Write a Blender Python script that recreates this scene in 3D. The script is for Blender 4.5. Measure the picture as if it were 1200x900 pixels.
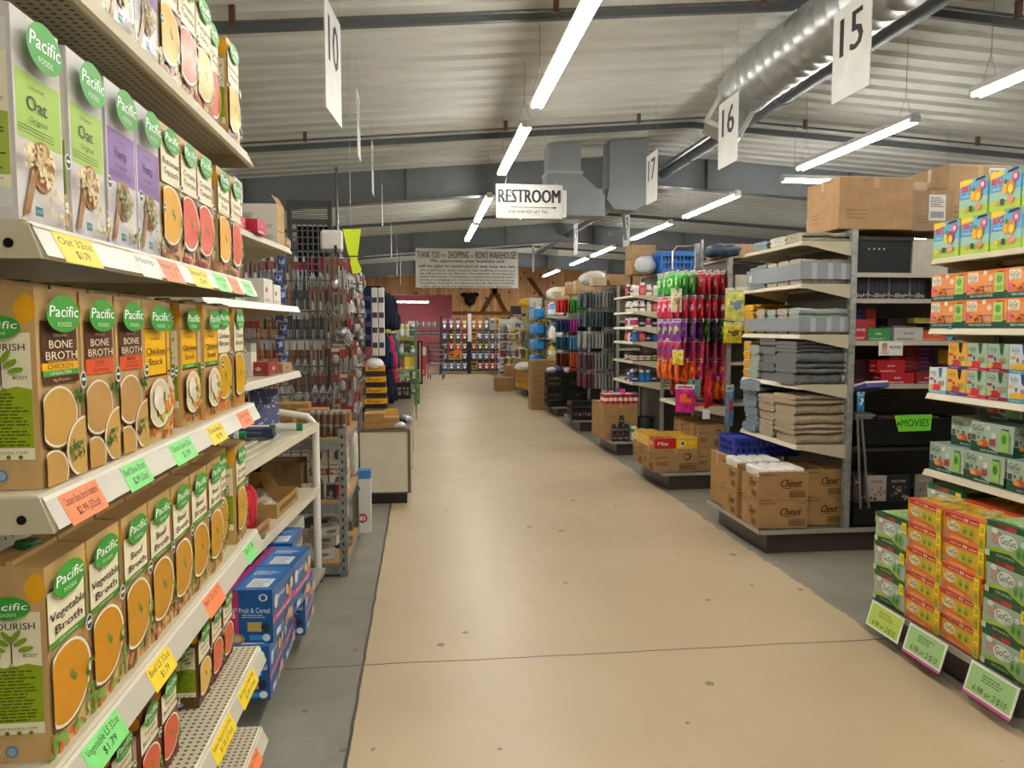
import bpy, math, random
from mathutils import Vector, Matrix
PI = math.pi
R = math.radians
for _o in list(bpy.data.objects):
    bpy.data.objects.remove(_o)
scene = bpy.context.scene
COL = scene.collection
rnd = random.Random(7)

# ------------------------------------------------------------------ camera, world, exposure
YAW = math.atan(106 / 900 * math.cos(math.atan(66 / 900)))
PITCH = math.atan(66 / 900)
cam_d = bpy.data.cameras.new('camera')
cam_d.sensor_width = 36.0
cam_d.lens = 27.0                      # 900 px over 1200 px
cam_d.clip_start = 0.05
cam_d.clip_end = 200
cam = bpy.data.objects.new('camera', cam_d)
COL.objects.link(cam)
cam.location = (0, 0, 1.5)
cam.rotation_euler = (PI / 2 - PITCH, 0, -YAW)
scene.camera = cam
world = bpy.data.worlds.new('world')
scene.world = world
world.use_nodes = True
world.node_tree.nodes['Background'].inputs[0].default_value = (0.75, 0.85, 1.0, 1)
world.node_tree.nodes['Background'].inputs[1].default_value = 0.25
scene.view_settings.view_transform = 'Standard'
scene.view_settings.look = 'None'
scene.view_settings.gamma = 1.0
scene.view_settings.use_curve_mapping = False
scene.view_settings.exposure = 0.62
LAMP_STRENGTH = 40.0
LAMP_COLOR = (1.0, 0.965, 0.90)
scene.cycles.max_bounces = 6
scene.cycles.diffuse_bounces = 4
scene.cycles.glossy_bounces = 3
scene.cycles.transparent_max_bounces = 12

# ------------------------------------------------------------------ colours and materials
def lin(c):
    if isinstance(c, str):
        c = c.lstrip('#')
        c = [int(c[i:i + 2], 16) / 255 for i in (0, 2, 4)]
        return tuple(x / 12.92 if x <= 0.04045 else ((x + 0.055) / 1.055) ** 2.4 for x in c)
    return tuple(c[:3])

def vary(h, amt=0.08):
    c = lin(h)
    k = 1 + rnd.uniform(-amt, amt)
    return tuple(min(1, max(0, x * k)) for x in c)

MATS = {}
def finish(name, rough=0.5, metal=0.0, noise=0.0, nscale=30, bump=0.0, bscale=60, coat=0.0, spec=0.5,
           perf=None, emit=0.0, alpha=1.0, stretch=(1, 1, 1)):
    m = bpy.data.materials.new(name)
    m.use_nodes = True
    nt = m.node_tree
    N, L = nt.nodes, nt.links
    b = N['Principled BSDF']
    at = N.new('ShaderNodeAttribute'); at.attribute_name = 'Col'
    src = at.outputs['Color']
    tc = N.new('ShaderNodeTexCoord')
    mp = N.new('ShaderNodeMapping'); L.new(tc.outputs['Object'], mp.inputs[0]); mp.inputs['Scale'].default_value = stretch
    if noise:
        n = N.new('ShaderNodeTexNoise'); n.inputs['Scale'].default_value = nscale; n.inputs['Detail'].default_value = 4
        L.new(mp.outputs[0], n.inputs[0])
        r = N.new('ShaderNodeMapRange'); r.inputs[1].default_value = 0.3; r.inputs[2].default_value = 0.7
        r.inputs[3].default_value = 1 - noise; r.inputs[4].default_value = 1 + noise * 0.5
        L.new(n.outputs[0], r.inputs[0])
        v = N.new('ShaderNodeVectorMath'); v.operation = 'SCALE'
        L.new(src, v.inputs[0]); L.new(r.outputs[0], v.inputs['Scale'])
        src = v.outputs[0]
    if perf:                           # punched holes on a regular pitch
        pitch, rad = perf
        sv = N.new('ShaderNodeVectorMath'); sv.operation = 'SCALE'; sv.inputs['Scale'].default_value = 1 / pitch
        L.new(tc.outputs['Object'], sv.inputs[0])
        fr = N.new('ShaderNodeVectorMath'); fr.operation = 'FRACTION'; L.new(sv.outputs[0], fr.inputs[0])
        sb = N.new('ShaderNodeVectorMath'); sb.operation = 'SUBTRACT'; sb.inputs[1].default_value = (0.5, 0.5, 0.5)
        L.new(fr.outputs[0], sb.inputs[0])
        sx = N.new('ShaderNodeSeparateXYZ'); L.new(sb.outputs[0], sx.inputs[0])
        ge = N.new('ShaderNodeNewGeometry')
        # drop the axis along the normal
        nx = N.new('ShaderNodeVectorTransform'); nx.vector_type = 'NORMAL'; nx.convert_from = 'WORLD'; nx.convert_to = 'OBJECT'
        L.new(ge.outputs['Normal'], nx.inputs[0])
        ab = N.new('ShaderNodeVectorMath'); ab.operation = 'ABSOLUTE'; L.new(nx.outputs[0], ab.inputs[0])
        inv = N.new('ShaderNodeVectorMath'); inv.operation = 'SUBTRACT'; inv.inputs[0].default_value = (1, 1, 1)
        L.new(ab.outputs[0], inv.inputs[1])
        mu = N.new('ShaderNodeVectorMath'); mu.operation = 'MULTIPLY'; L.new(sb.outputs[0], mu.inputs[0]); L.new(inv.outputs[0], mu.inputs[1])
        ln = N.new('ShaderNodeVectorMath'); ln.operation = 'LENGTH'; L.new(mu.outputs[0], ln.inputs[0])
        gt = N.new('ShaderNodeMath'); gt.operation = 'GREATER_THAN'; gt.inputs[1].default_value = rad
        L.new(ln.outputs['Value'], gt.inputs[0])
        mr = N.new('ShaderNodeMapRange'); mr.inputs[3].default_value = 0.08; mr.inputs[4].default_value = 1
        L.new(gt.outputs[0], mr.inputs[0])
        v = N.new('ShaderNodeVectorMath'); v.operation = 'SCALE'
        L.new(src, v.inputs[0]); L.new(mr.outputs[0], v.inputs['Scale'])
        src = v.outputs[0]
    L.new(src, b.inputs['Base Color'])
    b.inputs['Roughness'].default_value = rough
    b.inputs['Metallic'].default_value = metal
    b.inputs['Specular IOR Level'].default_value = spec
    b.inputs['Coat Weight'].default_value = coat
    b.inputs['Coat Roughness'].default_value = 0.08
    if bump:
        n = N.new('ShaderNodeTexNoise'); n.inputs['Scale'].default_value = bscale; n.inputs['Detail'].default_value = 3
        L.new(mp.outputs[0], n.inputs[0])
        bp = N.new('ShaderNodeBump'); bp.inputs['Strength'].default_value = bump; bp.inputs['Distance'].default_value = 0.004
        L.new(n.outputs[0], bp.inputs['Height'])
        L.new(bp.outputs[0], b.inputs['Normal']); L.new(bp.outputs[0], b.inputs['Coat Normal'])
    if emit:
        L.new(at.outputs['Color'], b.inputs['Emission Color']); b.inputs['Emission Strength'].default_value = emit
    if alpha < 1:
        b.inputs['Alpha'].default_value = alpha
    MATS[name] = m
    return m

finish('card', 0.5, noise=0.05, nscale=80)
finish('glosscard', 0.28, noise=0.04, nscale=80)
finish('kraft', 0.85, noise=0.14, nscale=12, spec=0.2)
finish('film', 0.42, noise=0.05, nscale=60, bump=0.25, bscale=22, coat=0.05, spec=0.2, stretch=(1, 1, 0.25))
finish('plastic', 0.3, noise=0.03)
finish('matte', 0.95, noise=0.10, nscale=25, spec=0.15)
finish('metal', 0.34, metal=0.85, noise=0.15, nscale=9)
finish('galv', 0.5, metal=0.55, noise=0.28, nscale=25)
finish('enamel', 0.38, noise=0.08, nscale=7)
finish('fabric', 1.0, noise=0.35, nscale=160, bump=0.9, bscale=150, spec=0.1)
finish('ductmetal', 0.42, metal=0.6, noise=0.10, nscale=3)
finish('knit', 1.0, noise=0.55, nscale=150, bump=0.7, bscale=180, spec=0.1)
finish('perf', 0.4, noise=0.06, nscale=7, perf=(0.0127, 0.24))
finish('peg', 0.6, noise=0.06, nscale=7, perf=(0.0254, 0.14))
finish('mesh', 0.5, metal=0.3, noise=0.1, perf=(0.02, 0.36))
finish('clear', 0.08, coat=0.5, alpha=0.3)
finish('poly', 0.35, noise=0.12, nscale=18, bump=0.8, bscale=18)
finish('lamp', 0.5, emit=LAMP_STRENGTH)
finish('glow', 0.5, emit=2.5)

# ------------------------------------------------------------------ mesh builder
TXT = {}
def text_mesh(s, bold=0.0):
    k = (s, bold)
    if k in TXT:
        return TXT[k]
    cu = bpy.data.curves.new('lettering', 'FONT')
    cu.body = s
    cu.resolution_u = 2
    cu.offset = bold
    ob = bpy.data.objects.new('lettering', cu)
    me = ob.to_mesh()
    vs = [(v.co.x, v.co.y) for v in me.vertices]
    fs = [tuple(p.vertices) for p in me.polygons]
    ob.to_mesh_clear()
    bpy.data.objects.remove(ob)
    bpy.data.curves.remove(cu)
    if vs:
        x0 = min(v[0] for v in vs); x1 = max(v[0] for v in vs)
    else:
        x0 = x1 = 0
    TXT[k] = ([(x - x0, y) for x, y in vs], fs, max(x1 - x0, 1e-6))
    return TXT[k]

class MB:
    def __init__(s):
        s.v = []; s.f = []; s.c = []; s.m = []; s.sm = []; s.M = None
    def add(s, vs, fs, col, mat='card', smooth=False):
        n = len(s.v)
        if s.M is not None:
            vs = [tuple(s.M @ Vector(p)) for p in vs]
        s.v += [tuple(p) for p in vs]
        c = lin(col)
        for f in fs:
            s.f.append(tuple(n + i for i in f)); s.c.append(c); s.m.append(mat); s.sm.append(smooth)
        return s
    def box(s, x0, x1, y0, y1, z0, z1, col, mat='card', bev=0.0):
        if not bev:
            vs = [(x, y, z) for z in (z0, z1) for y in (y0, y1) for x in (x0, x1)]
            return s.add(vs, [(0, 2, 3, 1), (4, 5, 7, 6), (0, 1, 5, 4), (1, 3, 7, 5), (3, 2, 6, 7), (2, 0, 4, 6)], col, mat)
        b = min(bev, (x1 - x0) * .49, (y1 - y0) * .49, (z1 - z0) * .49)
        def ring(z, i):
            return [(x0 + i, y0 + 0 * i + (b if i == 0 else i), z)]
        # chamfered box: 24 vertices
        vs = []; idx = {}
        X = (x0, x1); Y = (y0, y1); Z = (z0, z1)
        for i in (0, 1):
            for j in (0, 1):
                for k in (0, 1):
                    sx = 1 if i == 0 else -1; sy = 1 if j == 0 else -1; sz = 1 if k == 0 else -1
                    idx[i, j, k, 'x'] = len(vs); vs.append((X[i], Y[j] + sy * b, Z[k] + sz * b))
                    idx[i, j, k, 'y'] = len(vs); vs.append((X[i] + sx * b, Y[j], Z[k] + sz * b))
                    idx[i, j, k, 'z'] = len(vs); vs.append((X[i] + sx * b, Y[j] + sy * b, Z[k]))
        q = lambda *a: tuple(idx[t] for t in a)
        fs = []
        for i in (0, 1):
            f = q((i, 0, 0, 'x'), (i, 1, 0, 'x'), (i, 1, 1, 'x'), (i, 0, 1, 'x')); fs.append(f if i else f[::-1])
            f = q((0, i, 0, 'y'), (0, i, 1, 'y'), (1, i, 1, 'y'), (1, i, 0, 'y')); fs.append(f if i else f[::-1])
            f = q((0, 0, i, 'z'), (1, 0, i, 'z'), (1, 1, i, 'z'), (0, 1, i, 'z')); fs.append(f if i else f[::-1])
        for i in (0, 1):
            for j in (0, 1):
                f = q((i, j, 0, 'x'), (i, j, 1, 'x'), (i, j, 1, 'y'), (i, j, 0, 'y')); fs.append(f if (i != j) else f[::-1])
                f = q((i, 0, j, 'x'), (i, 1, j, 'x'), (i, 1, j, 'z'), (i, 0, j, 'z')); fs.append(f if (i == j) else f[::-1])
                f = q((0, i, j, 'y'), (1, i, j, 'y'), (1, i, j, 'z'), (0, i, j, 'z')); fs.append(f if (i != j) else f[::-1])
        for i in (0, 1):
            for j in (0, 1):
                for k in (0, 1):
                    f = q((i, j, k, 'x'), (i, j, k, 'y'), (i, j, k, 'z')); fs.append(f if (i + j + k) % 2 else f[::-1])
        return s.add(vs, fs, col, mat)
    def prism(s, pts, axis, a0, a1, col, mat='card', smooth=False):
        """polygon pts in the plane across axis ('x': (y,z); 'y': (x,z); 'z': (x,y)) run from a0 to a1"""
        mk = {'x': lambda p, a: (a, p[0], p[1]), 'y': lambda p, a: (p[0], a, p[1]), 'z': lambda p, a: (p[0], p[1], a)}[axis]
        n = len(pts)
        vs = [mk(p, a0) for p in pts] + [mk(p, a1) for p in pts]
        s.add(vs, [(i, (i + 1) % n, n + (i + 1) % n, n + i) for i in range(n)], col, mat, smooth)
        s.add(vs, [tuple(range(n))[::-1], tuple(range(n, 2 * n))], col, mat)
        return s
    def tube(s, path, r, col, mat='metal', n=8, closed=False, caps=True):
        P = [Vector(p) for p in path]
        k = len(P)
        rs = r if isinstance(r, (list, tuple)) else [r] * k
        vs = []
        up0 = None
        for i, p in enumerate(P):
            if closed:
                t = (P[(i + 1) % k] - P[i - 1])
            else:
                t = (P[min(i + 1, k - 1)] - P[max(i - 1, 0)])
            if t.length < 1e-9:
                t = Vector((0, 0, 1))
            t.normalize()
            if up0 is None:
                up0 = Vector((0, 0, 1)) if abs(t.z) < 0.9 else Vector((1, 0, 0))
            a = t.cross(up0)
            if a.length < 1e-6:
                a = t.orthogonal()
            a.normalize(); bq = a.cross(t).normalized(); up0 = bq
            for j in range(n):
                th = 2 * PI * j / n
                vs.append(tuple(p + (a * math.cos(th) + bq * math.sin(th)) * rs[i]))
        fs = []
        for i in range(k if closed else k - 1):
            i2 = (i + 1) % k
            for j in range(n):
                fs.append((i * n + j, i2 * n + j, i2 * n + (j + 1) % n, i * n + (j + 1) % n))
        s.add(vs, fs, col, mat, n > 4)
        if caps and not closed:
            s.add(vs, [tuple(range(n)), tuple(range((k - 1) * n, k * n))[::-1]], col, mat)
        return s
    def lathe(s, prof, cx, cy, z0, col, mat='plastic', n=16, smooth=True, cols=None):
        vs = []
        for r, z in prof:
            for j in range(n):
                th = 2 * PI * j / n
                vs.append((cx + r * math.cos(th), cy + r * math.sin(th), z0 + z))
        for i in range(len(prof) - 1):
            s.add(vs[i * n:(i + 2) * n], [(j, (j + 1) % n, n + (j + 1) % n, n + j) for j in range(n)], cols[i] if cols else col, mat, smooth)
        if prof[0][0] > 1e-5: s.add(vs[:n], [tuple(range(n))[::-1]], cols[0] if cols else col, mat)
        if prof[-1][0] > 1e-5: s.add(vs[-n:], [tuple(range(n))], cols[-1] if cols else col, mat)
        return s
    def blob(s, c, r, col, mat='fabric', nu=10, nv=7, jit=0.0, smooth=True, pw=1.0):
        vs = [(c[0], c[1], c[2] - r[2])]
        for i in range(1, nv):
            ph = -PI / 2 + PI * i / nv
            for j in range(nu):
                th = 2 * PI * j / nu
                k = 1 + rnd.uniform(-jit, jit)
                f = lambda t: math.copysign(abs(t) ** pw, t)
                vs.append((c[0] + r[0] * f(math.cos(ph)) * f(math.cos(th)) * k, c[1] + r[1] * f(math.cos(ph)) * f(math.sin(th)) * k, c[2] + r[2] * f(math.sin(ph)) * (1 + rnd.uniform(-jit, jit) * .5)))
        vs.append((c[0], c[1], c[2] + r[2]))
        fs = [(0, 1 + (j + 1) % nu, 1 + j) for j in range(nu)]
        for i in range(nv - 2):
            for j in range(nu):
                a = 1 + i * nu + j; b2 = 1 + i * nu + (j + 1) % nu
                fs.append((a, b2, b2 + nu, a + nu))
        l = len(vs) - 1; o = 1 + (nv - 2) * nu
        fs += [(l, o + j, o + (j + 1) % nu) for j in range(nu)]
        return s.add(vs, fs, col, mat, smooth)
    def grid(s, fn, nu, nv, col, mat='fabric', smooth=True, colfn=None):
        vs = [fn(i / nu, j / nv) for j in range(nv + 1) for i in range(nu + 1)]
        base = len(s.v)
        fs = [(j * (nu + 1) + i, j * (nu + 1) + i + 1, (j + 1) * (nu + 1) + i + 1, (j + 1) * (nu + 1) + i) for j in range(nv) for i in range(nu)]
        s.add(vs, fs, col, mat, smooth)
        if colfn:
            k = len(s.f) - len(fs)
            for q in range(len(fs)):
                s.c[k + q] = lin(colfn((q % nu) / nu, (q // nu) / nv))
        return s
    def mesh(s, name):
        me = bpy.data.meshes.new(name)
        me.from_pydata(s.v, [], s.f)
        names = []
        for m in s.m:
            if m not in names: names.append(m)
        for m in names: me.materials.append(MATS[m])
        me.polygons.foreach_set('material_index', [names.index(m) for m in s.m])
        me.polygons.foreach_set('use_smooth', s.sm)
        at = me.color_attributes.new('Col', 'FLOAT_COLOR', 'CORNER')
        buf = []
        for f, c in zip(s.f, s.c):
            buf += [c[0], c[1], c[2], 1.0] * len(f)
        at.data.foreach_set('color', buf)
        me.update()
        return me

class Fr:
    """a face to print on: origin o, right u, up v"""
    def __init__(s, mb, o, u, v, w=1, h=1, step=0.0002):
        s.mb = mb; s.o = Vector(o); s.u = Vector(u).normalized(); s.v = Vector(v).normalized(); s.n = s.u.cross(s.v)
        s.w = w; s.h = h; s.d = step; s.step = step
    def pts(s, L2):
        return [tuple(s.o + s.u * a + s.v * b + s.n * s.d) for a, b in L2]
    def up(s):
        s.d += s.step; return s
    def poly(s, L2, col, mat='card'):
        s.mb.add(s.pts(L2), [tuple(range(len(L2)))], col, mat); return s.up()
    def rect(s, a0, b0, a1, b1, col, mat='card'):
        return s.poly([(a0, b0), (a1, b0), (a1, b1), (a0, b1)], col, mat)
    def rel(s, a0, b0, a1, b1, col, mat='card'):
        return s.rect(a0 * s.w, b0 * s.h, a1 * s.w, b1 * s.h, col, mat)
    def ell(s, ca, cb, ra, rb, col, mat='card', n=20, rot=0, clip=None, egg=0.0):
        P = []
        for i in range(n):
            t = 2 * PI * i / n
            x = ra * math.cos(t); y = rb * math.sin(t)
            x *= 1 - egg * math.sin(t)
            x, y = x * math.cos(rot) - y * math.sin(rot), x * math.sin(rot) + y * math.cos(rot)
            a, b = ca + x, cb + y
            if clip: a = min(max(a, clip[0]), clip[2]); b = min(max(b, clip[1]), clip[3])
            P.append((a, b))
        return s.poly(P, col, mat)
    def text(s, t, ca, cb, h, col, w=None, mat='card', shear=0.0, bold=0.0, align='c', maxw=None):
        vs, fs, tw = text_mesh(t)
        k = h / 0.7
        kx = (w / tw) if w else k
        if maxw and tw * kx > maxw: kx = maxw / tw
        x0 = {'c': ca - tw * kx / 2, 'l': ca, 'r': ca - tw * kx}[align]
        for dx in ((0,) if not bold else (-bold * k * .7, bold * k * .7)):
            s.mb.add(s.pts([(x0 + dx + x * kx + y * k * shear, cb - h / 2 + y * k) for x, y in vs]), fs, col, mat)
            s.d += s.step * .2
        return s.up()
    def lines(s, a0, a1, b0, b1, n, col, mat='card', fill=0.45, ragged=0.3):
        """a block of print too small to read"""
        dh = (b1 - b0) / n
        F = []; V = []
        for i in range(n):
            e = a1 - (a1 - a0) * ragged * rnd.random()
            y = b0 + i * dh
            x = a0
            while x < e - 1e-6:
                x2 = min(x + (a1 - a0) * rnd.uniform(.08, .25), e)
                k = len(V)
                V += [(x, y), (x2, y), (x2, y + dh * fill), (x, y + dh * fill)]
                F.append((k, k + 1, k + 2, k + 3))
                x = x2 + (a1 - a0) * .03
        s.mb.add(s.pts(V), F, col, mat)
        return s.up()
    def bits(s, a0, b0, a1, b1, n, r, cols, mat='card', clipell=None, asp=.6):
        for i in range(n):
            if clipell:
                ca, cb, ra, rb = clipell
                t = rnd.uniform(0, 2 * PI); q = math.sqrt(rnd.random()) * .86
                x = ca + ra * q * math.cos(t); y = cb + rb * q * math.sin(t)
            else:
                x = rnd.uniform(a0, a1); y = rnd.uniform(b0, b1)
            rr = r * rnd.uniform(.6, 1.2)
            s.ell(x, y, rr, rr * asp, rnd.choice(cols), mat, n=7, rot=rnd.uniform(0, PI))
            s.d -= s.step * .7
        return s.up()

def faces(mb, w, d, h, z=0.0, step=0.0002, x=0.0, y=0.0):
    return dict(
        f=Fr(mb, (x - w / 2, y, z), (1, 0, 0), (0, 0, 1), w, h, step),
        r=Fr(mb, (x + w / 2, y, z), (0, 1, 0), (0, 0, 1), d, h, step),
        l=Fr(mb, (x - w / 2, y + d, z), (0, -1, 0), (0, 0, 1), d, h, step),
        b=Fr(mb, (x + w / 2, y + d, z), (-1, 0, 0), (0, 0, 1), w, h, step),
        t=Fr(mb, (x - w / 2, y, z + h), (1, 0, 0), (0, 1, 0), w, d, step))

# ------------------------------------------------------------------ scene objects
def tag(o, label=None, cat=None, group=None, kind=None):
    if label: o['label'] = label
    if cat: o['category'] = cat
    if group: o['group'] = group
    if kind: o['kind'] = kind
    return o
def obj(name, mb, parent=None, loc=None, rotz=0.0, label=None):
    me = mb if isinstance(mb, bpy.types.Mesh) else mb.mesh(name)
    o = bpy.data.objects.new(name, me)
    COL.objects.link(o)
    if parent is not None: o.parent = parent
    if loc is not None: o.location = loc
    if rotz: o.rotation_euler = (0, 0, rotz)
    if label: o['label'] = label
    return o
def thing(name, label, cat, loc=(0, 0, 0), rotz=0.0, group=None):
    o = bpy.data.objects.new(name, None)
    COL.objects.link(o)
    o.empty_display_size = 0.1
    o.location = loc; o.rotation_euler = (0, 0, rotz)
    return tag(o, label, cat, group)
def struct(name, mb, **k):
    return tag(obj(name, mb, **k), kind='structure')
def put(name, me, loc, rotz, label, cat, group=None, kids=(), tilt=None):
    """one thing that is one mesh (a copy shares it), with its parts under it"""
    o = obj(name, me, None, loc, rotz)
    if tilt: o.rotation_euler = (tilt[0], tilt[1], rotz)
    tag(o, label, cat, group)
    for kn, km in kids:
        obj(kn, km, o)
    return o
ORD = ['first', 'second', 'third', 'fourth', 'fifth', 'sixth', 'seventh', 'eighth', 'ninth', 'tenth', 'eleventh', 'twelfth',
       'thirteenth', 'fourteenth', 'fifteenth', 'sixteenth', 'seventeenth', 'eighteenth', 'nineteenth', 'twentieth']
def nth(i, n, a='left', b='right'):
    """place words in a row of n"""
    if n == 1: return 'alone'
    w = {'left': 'leftmost', 'right': 'rightmost', 'near': 'nearest', 'far': 'farthest', 'top': 'topmost', 'bottom': 'bottommost'}
    if i == 0: return w[a]
    if i == n - 1: return w[b]
    if n == 3: return 'in the middle'
    return '%s from %s' % (ORD[i], a if a not in ('near', 'far') else 'the ' + a + ' end')
def lvl(i, n):
    if n == 1: return ''
    if i == 0: return 'bottom'
    if i == n - 1: return 'top'
    if n == 3: return 'middle'
    return ORD[i] + ' from bottom'
FACE_PX = R(90)     # fronts look towards +X
FACE_NX = R(-90)    # fronts look towards -X
# ================================================================== the building
RX, RZ = 3.43, 4.12                     # ridge
def ceil_z(x):
    return RZ - (0.0835 * (RX - x) if x < RX else 0.06 * (x - RX))
XW, XE, YS, YN = -8.0, 16.0, -6.5, 28.6

def node_mat(name):
    m = bpy.data.materials.new(name); m.use_nodes = True
    MATS[name] = m
    return m, m.node_tree.nodes, m.node_tree.links, m.node_tree.nodes['Principled BSDF']

# painted concrete floor: a tan painted aisle between bare grey edges, saw joints, chips
m, N, L, B = node_mat('floor_concrete')
tc = N.new('ShaderNodeTexCoord'); sp = N.new('ShaderNodeSeparateXYZ'); L.new(tc.outputs['Object'], sp.inputs[0])
def math_n(op, a, b=None, c=None):
    n = N.new('ShaderNodeMath'); n.operation = op
    for i, q in enumerate((a, b, c)):
        if q is None: continue
        if isinstance(q, (int, float)): n.inputs[i].default_value = q
        else: L.new(q, n.inputs[i])
    return n.outputs[0]
def noise_n(scale, detail=4, rough=.55, stretch=None, dist=0):
    n = N.new('ShaderNodeTexNoise'); n.inputs['Scale'].default_value = scale; n.inputs['Detail'].default_value = detail
    n.inputs['Roughness'].default_value = rough; n.inputs['Distortion'].default_value = dist
    if stretch:
        mp = N.new('ShaderNodeMapping'); mp.inputs['Scale'].default_value = stretch
        L.new(tc.outputs['Object'], mp.inputs[0]); L.new(mp.outputs[0], n.inputs[0])
    else: L.new(tc.outputs['Object'], n.inputs[0])
    return n.outputs[0]
def mix_n(fac, a, b):
    n = N.new('ShaderNodeMix'); n.data_type = 'RGBA'
    if isinstance(fac, float): n.inputs[0].default_value = fac
    else: L.new(fac, n.inputs[0])
    for i, q in ((6, a), (7, b)):
        if isinstance(q, str): n.inputs[i].default_value = (*lin(q), 1)
        else: L.new(q, n.inputs[i])
    return n.outputs[2]
def ramp01(src, lo, hi):
    n = N.new('ShaderNodeMapRange'); n.inputs[1].default_value = lo; n.inputs[2].default_value = hi
    L.new(src, n.inputs[0]); return n.outputs[0]
X, Y = sp.outputs[0], sp.outputs[1]
wob = math_n('MULTIPLY', math_n('SUBTRACT', noise_n(5.0, 5, .7), .5), .13)
wob2 = math_n('MULTIPLY', math_n('SUBTRACT', noise_n(.8), .5), .07)
leftm = math_n('GREATER_THAN', X, -0.268)
rightm = math_n('LESS_THAN', math_n('ADD', X, math_n('ADD', wob, wob2)), 2.2)
aisle = math_n('MULTIPLY', leftm, rightm)
blot = ramp01(noise_n(.7, 5, .6), .3, .7)
fine = ramp01(noise_n(14, 5, .7), .25, .75)
tan = mix_n(blot, '#b09c7e', '#c2af90')
tan = mix_n(math_n('MULTIPLY', fine, .25), tan, '#b5a388')
scuff = ramp01(noise_n(2.2, 6, .7, (1.0, .35, 1)), .56, .74)
tan = mix_n(math_n('MULTIPLY', scuff, .35), tan, '#9b8a70')
grey = mix_n(blot, '#767266', '#928d80')
grey = mix_n(math_n('MULTIPLY', ramp01(noise_n(5, 6, .7), .45, .7), .5), grey, '#67645b')
base = mix_n(aisle, grey, tan)
# paint chips
vor = N.new('ShaderNodeTexVoronoi'); vor.inputs['Scale'].default_value = 4.2; L.new(tc.outputs['Object'], vor.inputs[0])
chipsz = math_n('MULTIPLY', ramp01(noise_n(2.6, 2), .40, .62), .10)
nz = math_n('MULTIPLY', math_n('SUBTRACT', noise_n(22, 3), .5), .06)
chip = math_n('LESS_THAN', math_n('ADD', vor.outputs['Distance'], nz), math_n('SUBTRACT', chipsz, .004))
vor2 = N.new('ShaderNodeTexVoronoi'); vor2.inputs['Scale'].default_value = 1.3; L.new(tc.outputs['Object'], vor2.inputs[0])
nz2 = math_n('MULTIPLY', math_n('SUBTRACT', noise_n(9, 3), .5), .09)
chip2 = math_n('LESS_THAN', math_n('ADD', vor2.outputs['Distance'], nz2), math_n('MULTIPLY', ramp01(noise_n(.9, 1), .42, .7), .07))
allchip = math_n('MULTIPLY', math_n('MAXIMUM', chip, chip2), .75)
base = mix_n(allchip, base, '#6f675b')
# the joints: one along the left paint edge, one across
cw = math_n('MULTIPLY', math_n('SUBTRACT', noise_n(6, 4), .5), .018)
j1 = math_n('LESS_THAN', math_n('ABSOLUTE', math_n('ADD', math_n('ADD', X, .272), cw)), .0065)
cr = math_n('MULTIPLY', math_n('SUBTRACT', noise_n(2.5, 5), .5), .03)
yy = math_n('ADD', Y, cr)
j2 = math_n('LESS_THAN', math_n('ABSOLUTE', math_n('SUBTRACT', math_n('PINGPONG', math_n('SUBTRACT', yy, 3.375), 4.6), 0)), .0048)
base = mix_n(math_n('MULTIPLY', math_n('MAXIMUM', j1, j2), .9), base, '#37322b')
L.new(base, B.inputs['Base Color'])
L.new(math_n('ADD', math_n('MULTIPLY', noise_n(4, 5), .22), math_n('ADD', .27, math_n('MULTIPLY', allchip, .3))), B.inputs['Roughness'])
B.inputs['Specular IOR Level'].default_value = .45
bp = N.new('ShaderNodeBump'); bp.inputs['Strength'].default_value = .12; bp.inputs['Distance'].default_value = .01
L.new(noise_n(5, 6), bp.inputs['Height']); L.new(bp.outputs[0], B.inputs['Normal'])
mb = MB(); mb.add([(XW, YS, 0), (XE, YS, 0), (XE, YN + 4, 0), (XW, YN + 4, 0)], [(0, 1, 2, 3)], '#ffffff', 'floor_concrete')
struct('floor', mb)

# ribbed steel roof deck seen from below
prof = []
y = YS
while y < YN + .2:
    prof += [(y, 0), (y + .17, 0), (y + .195, .038), (y + .275, .038)]
    y += .30
def deck(x0, x1):
    mb = MB(); n = len(prof)
    vs = [(x0, a, ceil_z(x0) + b) for a, b in prof] + [(x1, a, ceil_z(x1) + b) for a, b in prof]
    mb.add(vs, [(i, i + 1, n + i + 1, n + i) for i in range(n - 1)], '#e2e3dc', 'roofsteel')
    return mb
finish('roofsteel', 0.5, noise=0.12, nscale=2.5, spec=0.5, stretch=(.3, 2, 1))
struct('ceiling', deck(XW, RX)); struct('ceiling', deck(RX, XE))
mb = MB()
for x0, x1 in ((XW, RX), (RX, XE)):
    mb.add([(x0, YS, ceil_z(x0) + .06), (x1, YS, ceil_z(x1) + .06), (x1, YN + 4, ceil_z(x1) + .06), (x0, YN + 4, ceil_z(x0) + .06)], [(0, 1, 2, 3)], '#8d897e', 'matte')
struct('ceiling_insulation', mb)

# walls (ribbed siding on the sides)
def plain_wall(name, p0, p1, h0, h1, col):
    mb = MB(); mb.add([(*p0, 0), (*p1, 0), (*p1, h1), (*p0, h0)], [(0, 1, 2, 3)], col, 'enamel'); return struct(name, mb)
plain_wall('wall_left', (XW, YS), (XW, YN + 4), ceil_z(XW) + .06, ceil_z(XW) + .06, '#c4beae')
plain_wall('wall_right', (XE, YS), (XE, YN + 4), ceil_z(XE) + .06, ceil_z(XE) + .06, '#c4beae')
mb = MB(); mb.add([(XW, YS, 0), (XE, YS, 0), (XE, YS, ceil_z(XE)), (RX, YS, RZ), (XW, YS, ceil_z(XW))], [(0, 1, 2, 3, 4)], '#c4beae', 'enamel')
struct('wall_front', mb)

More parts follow.
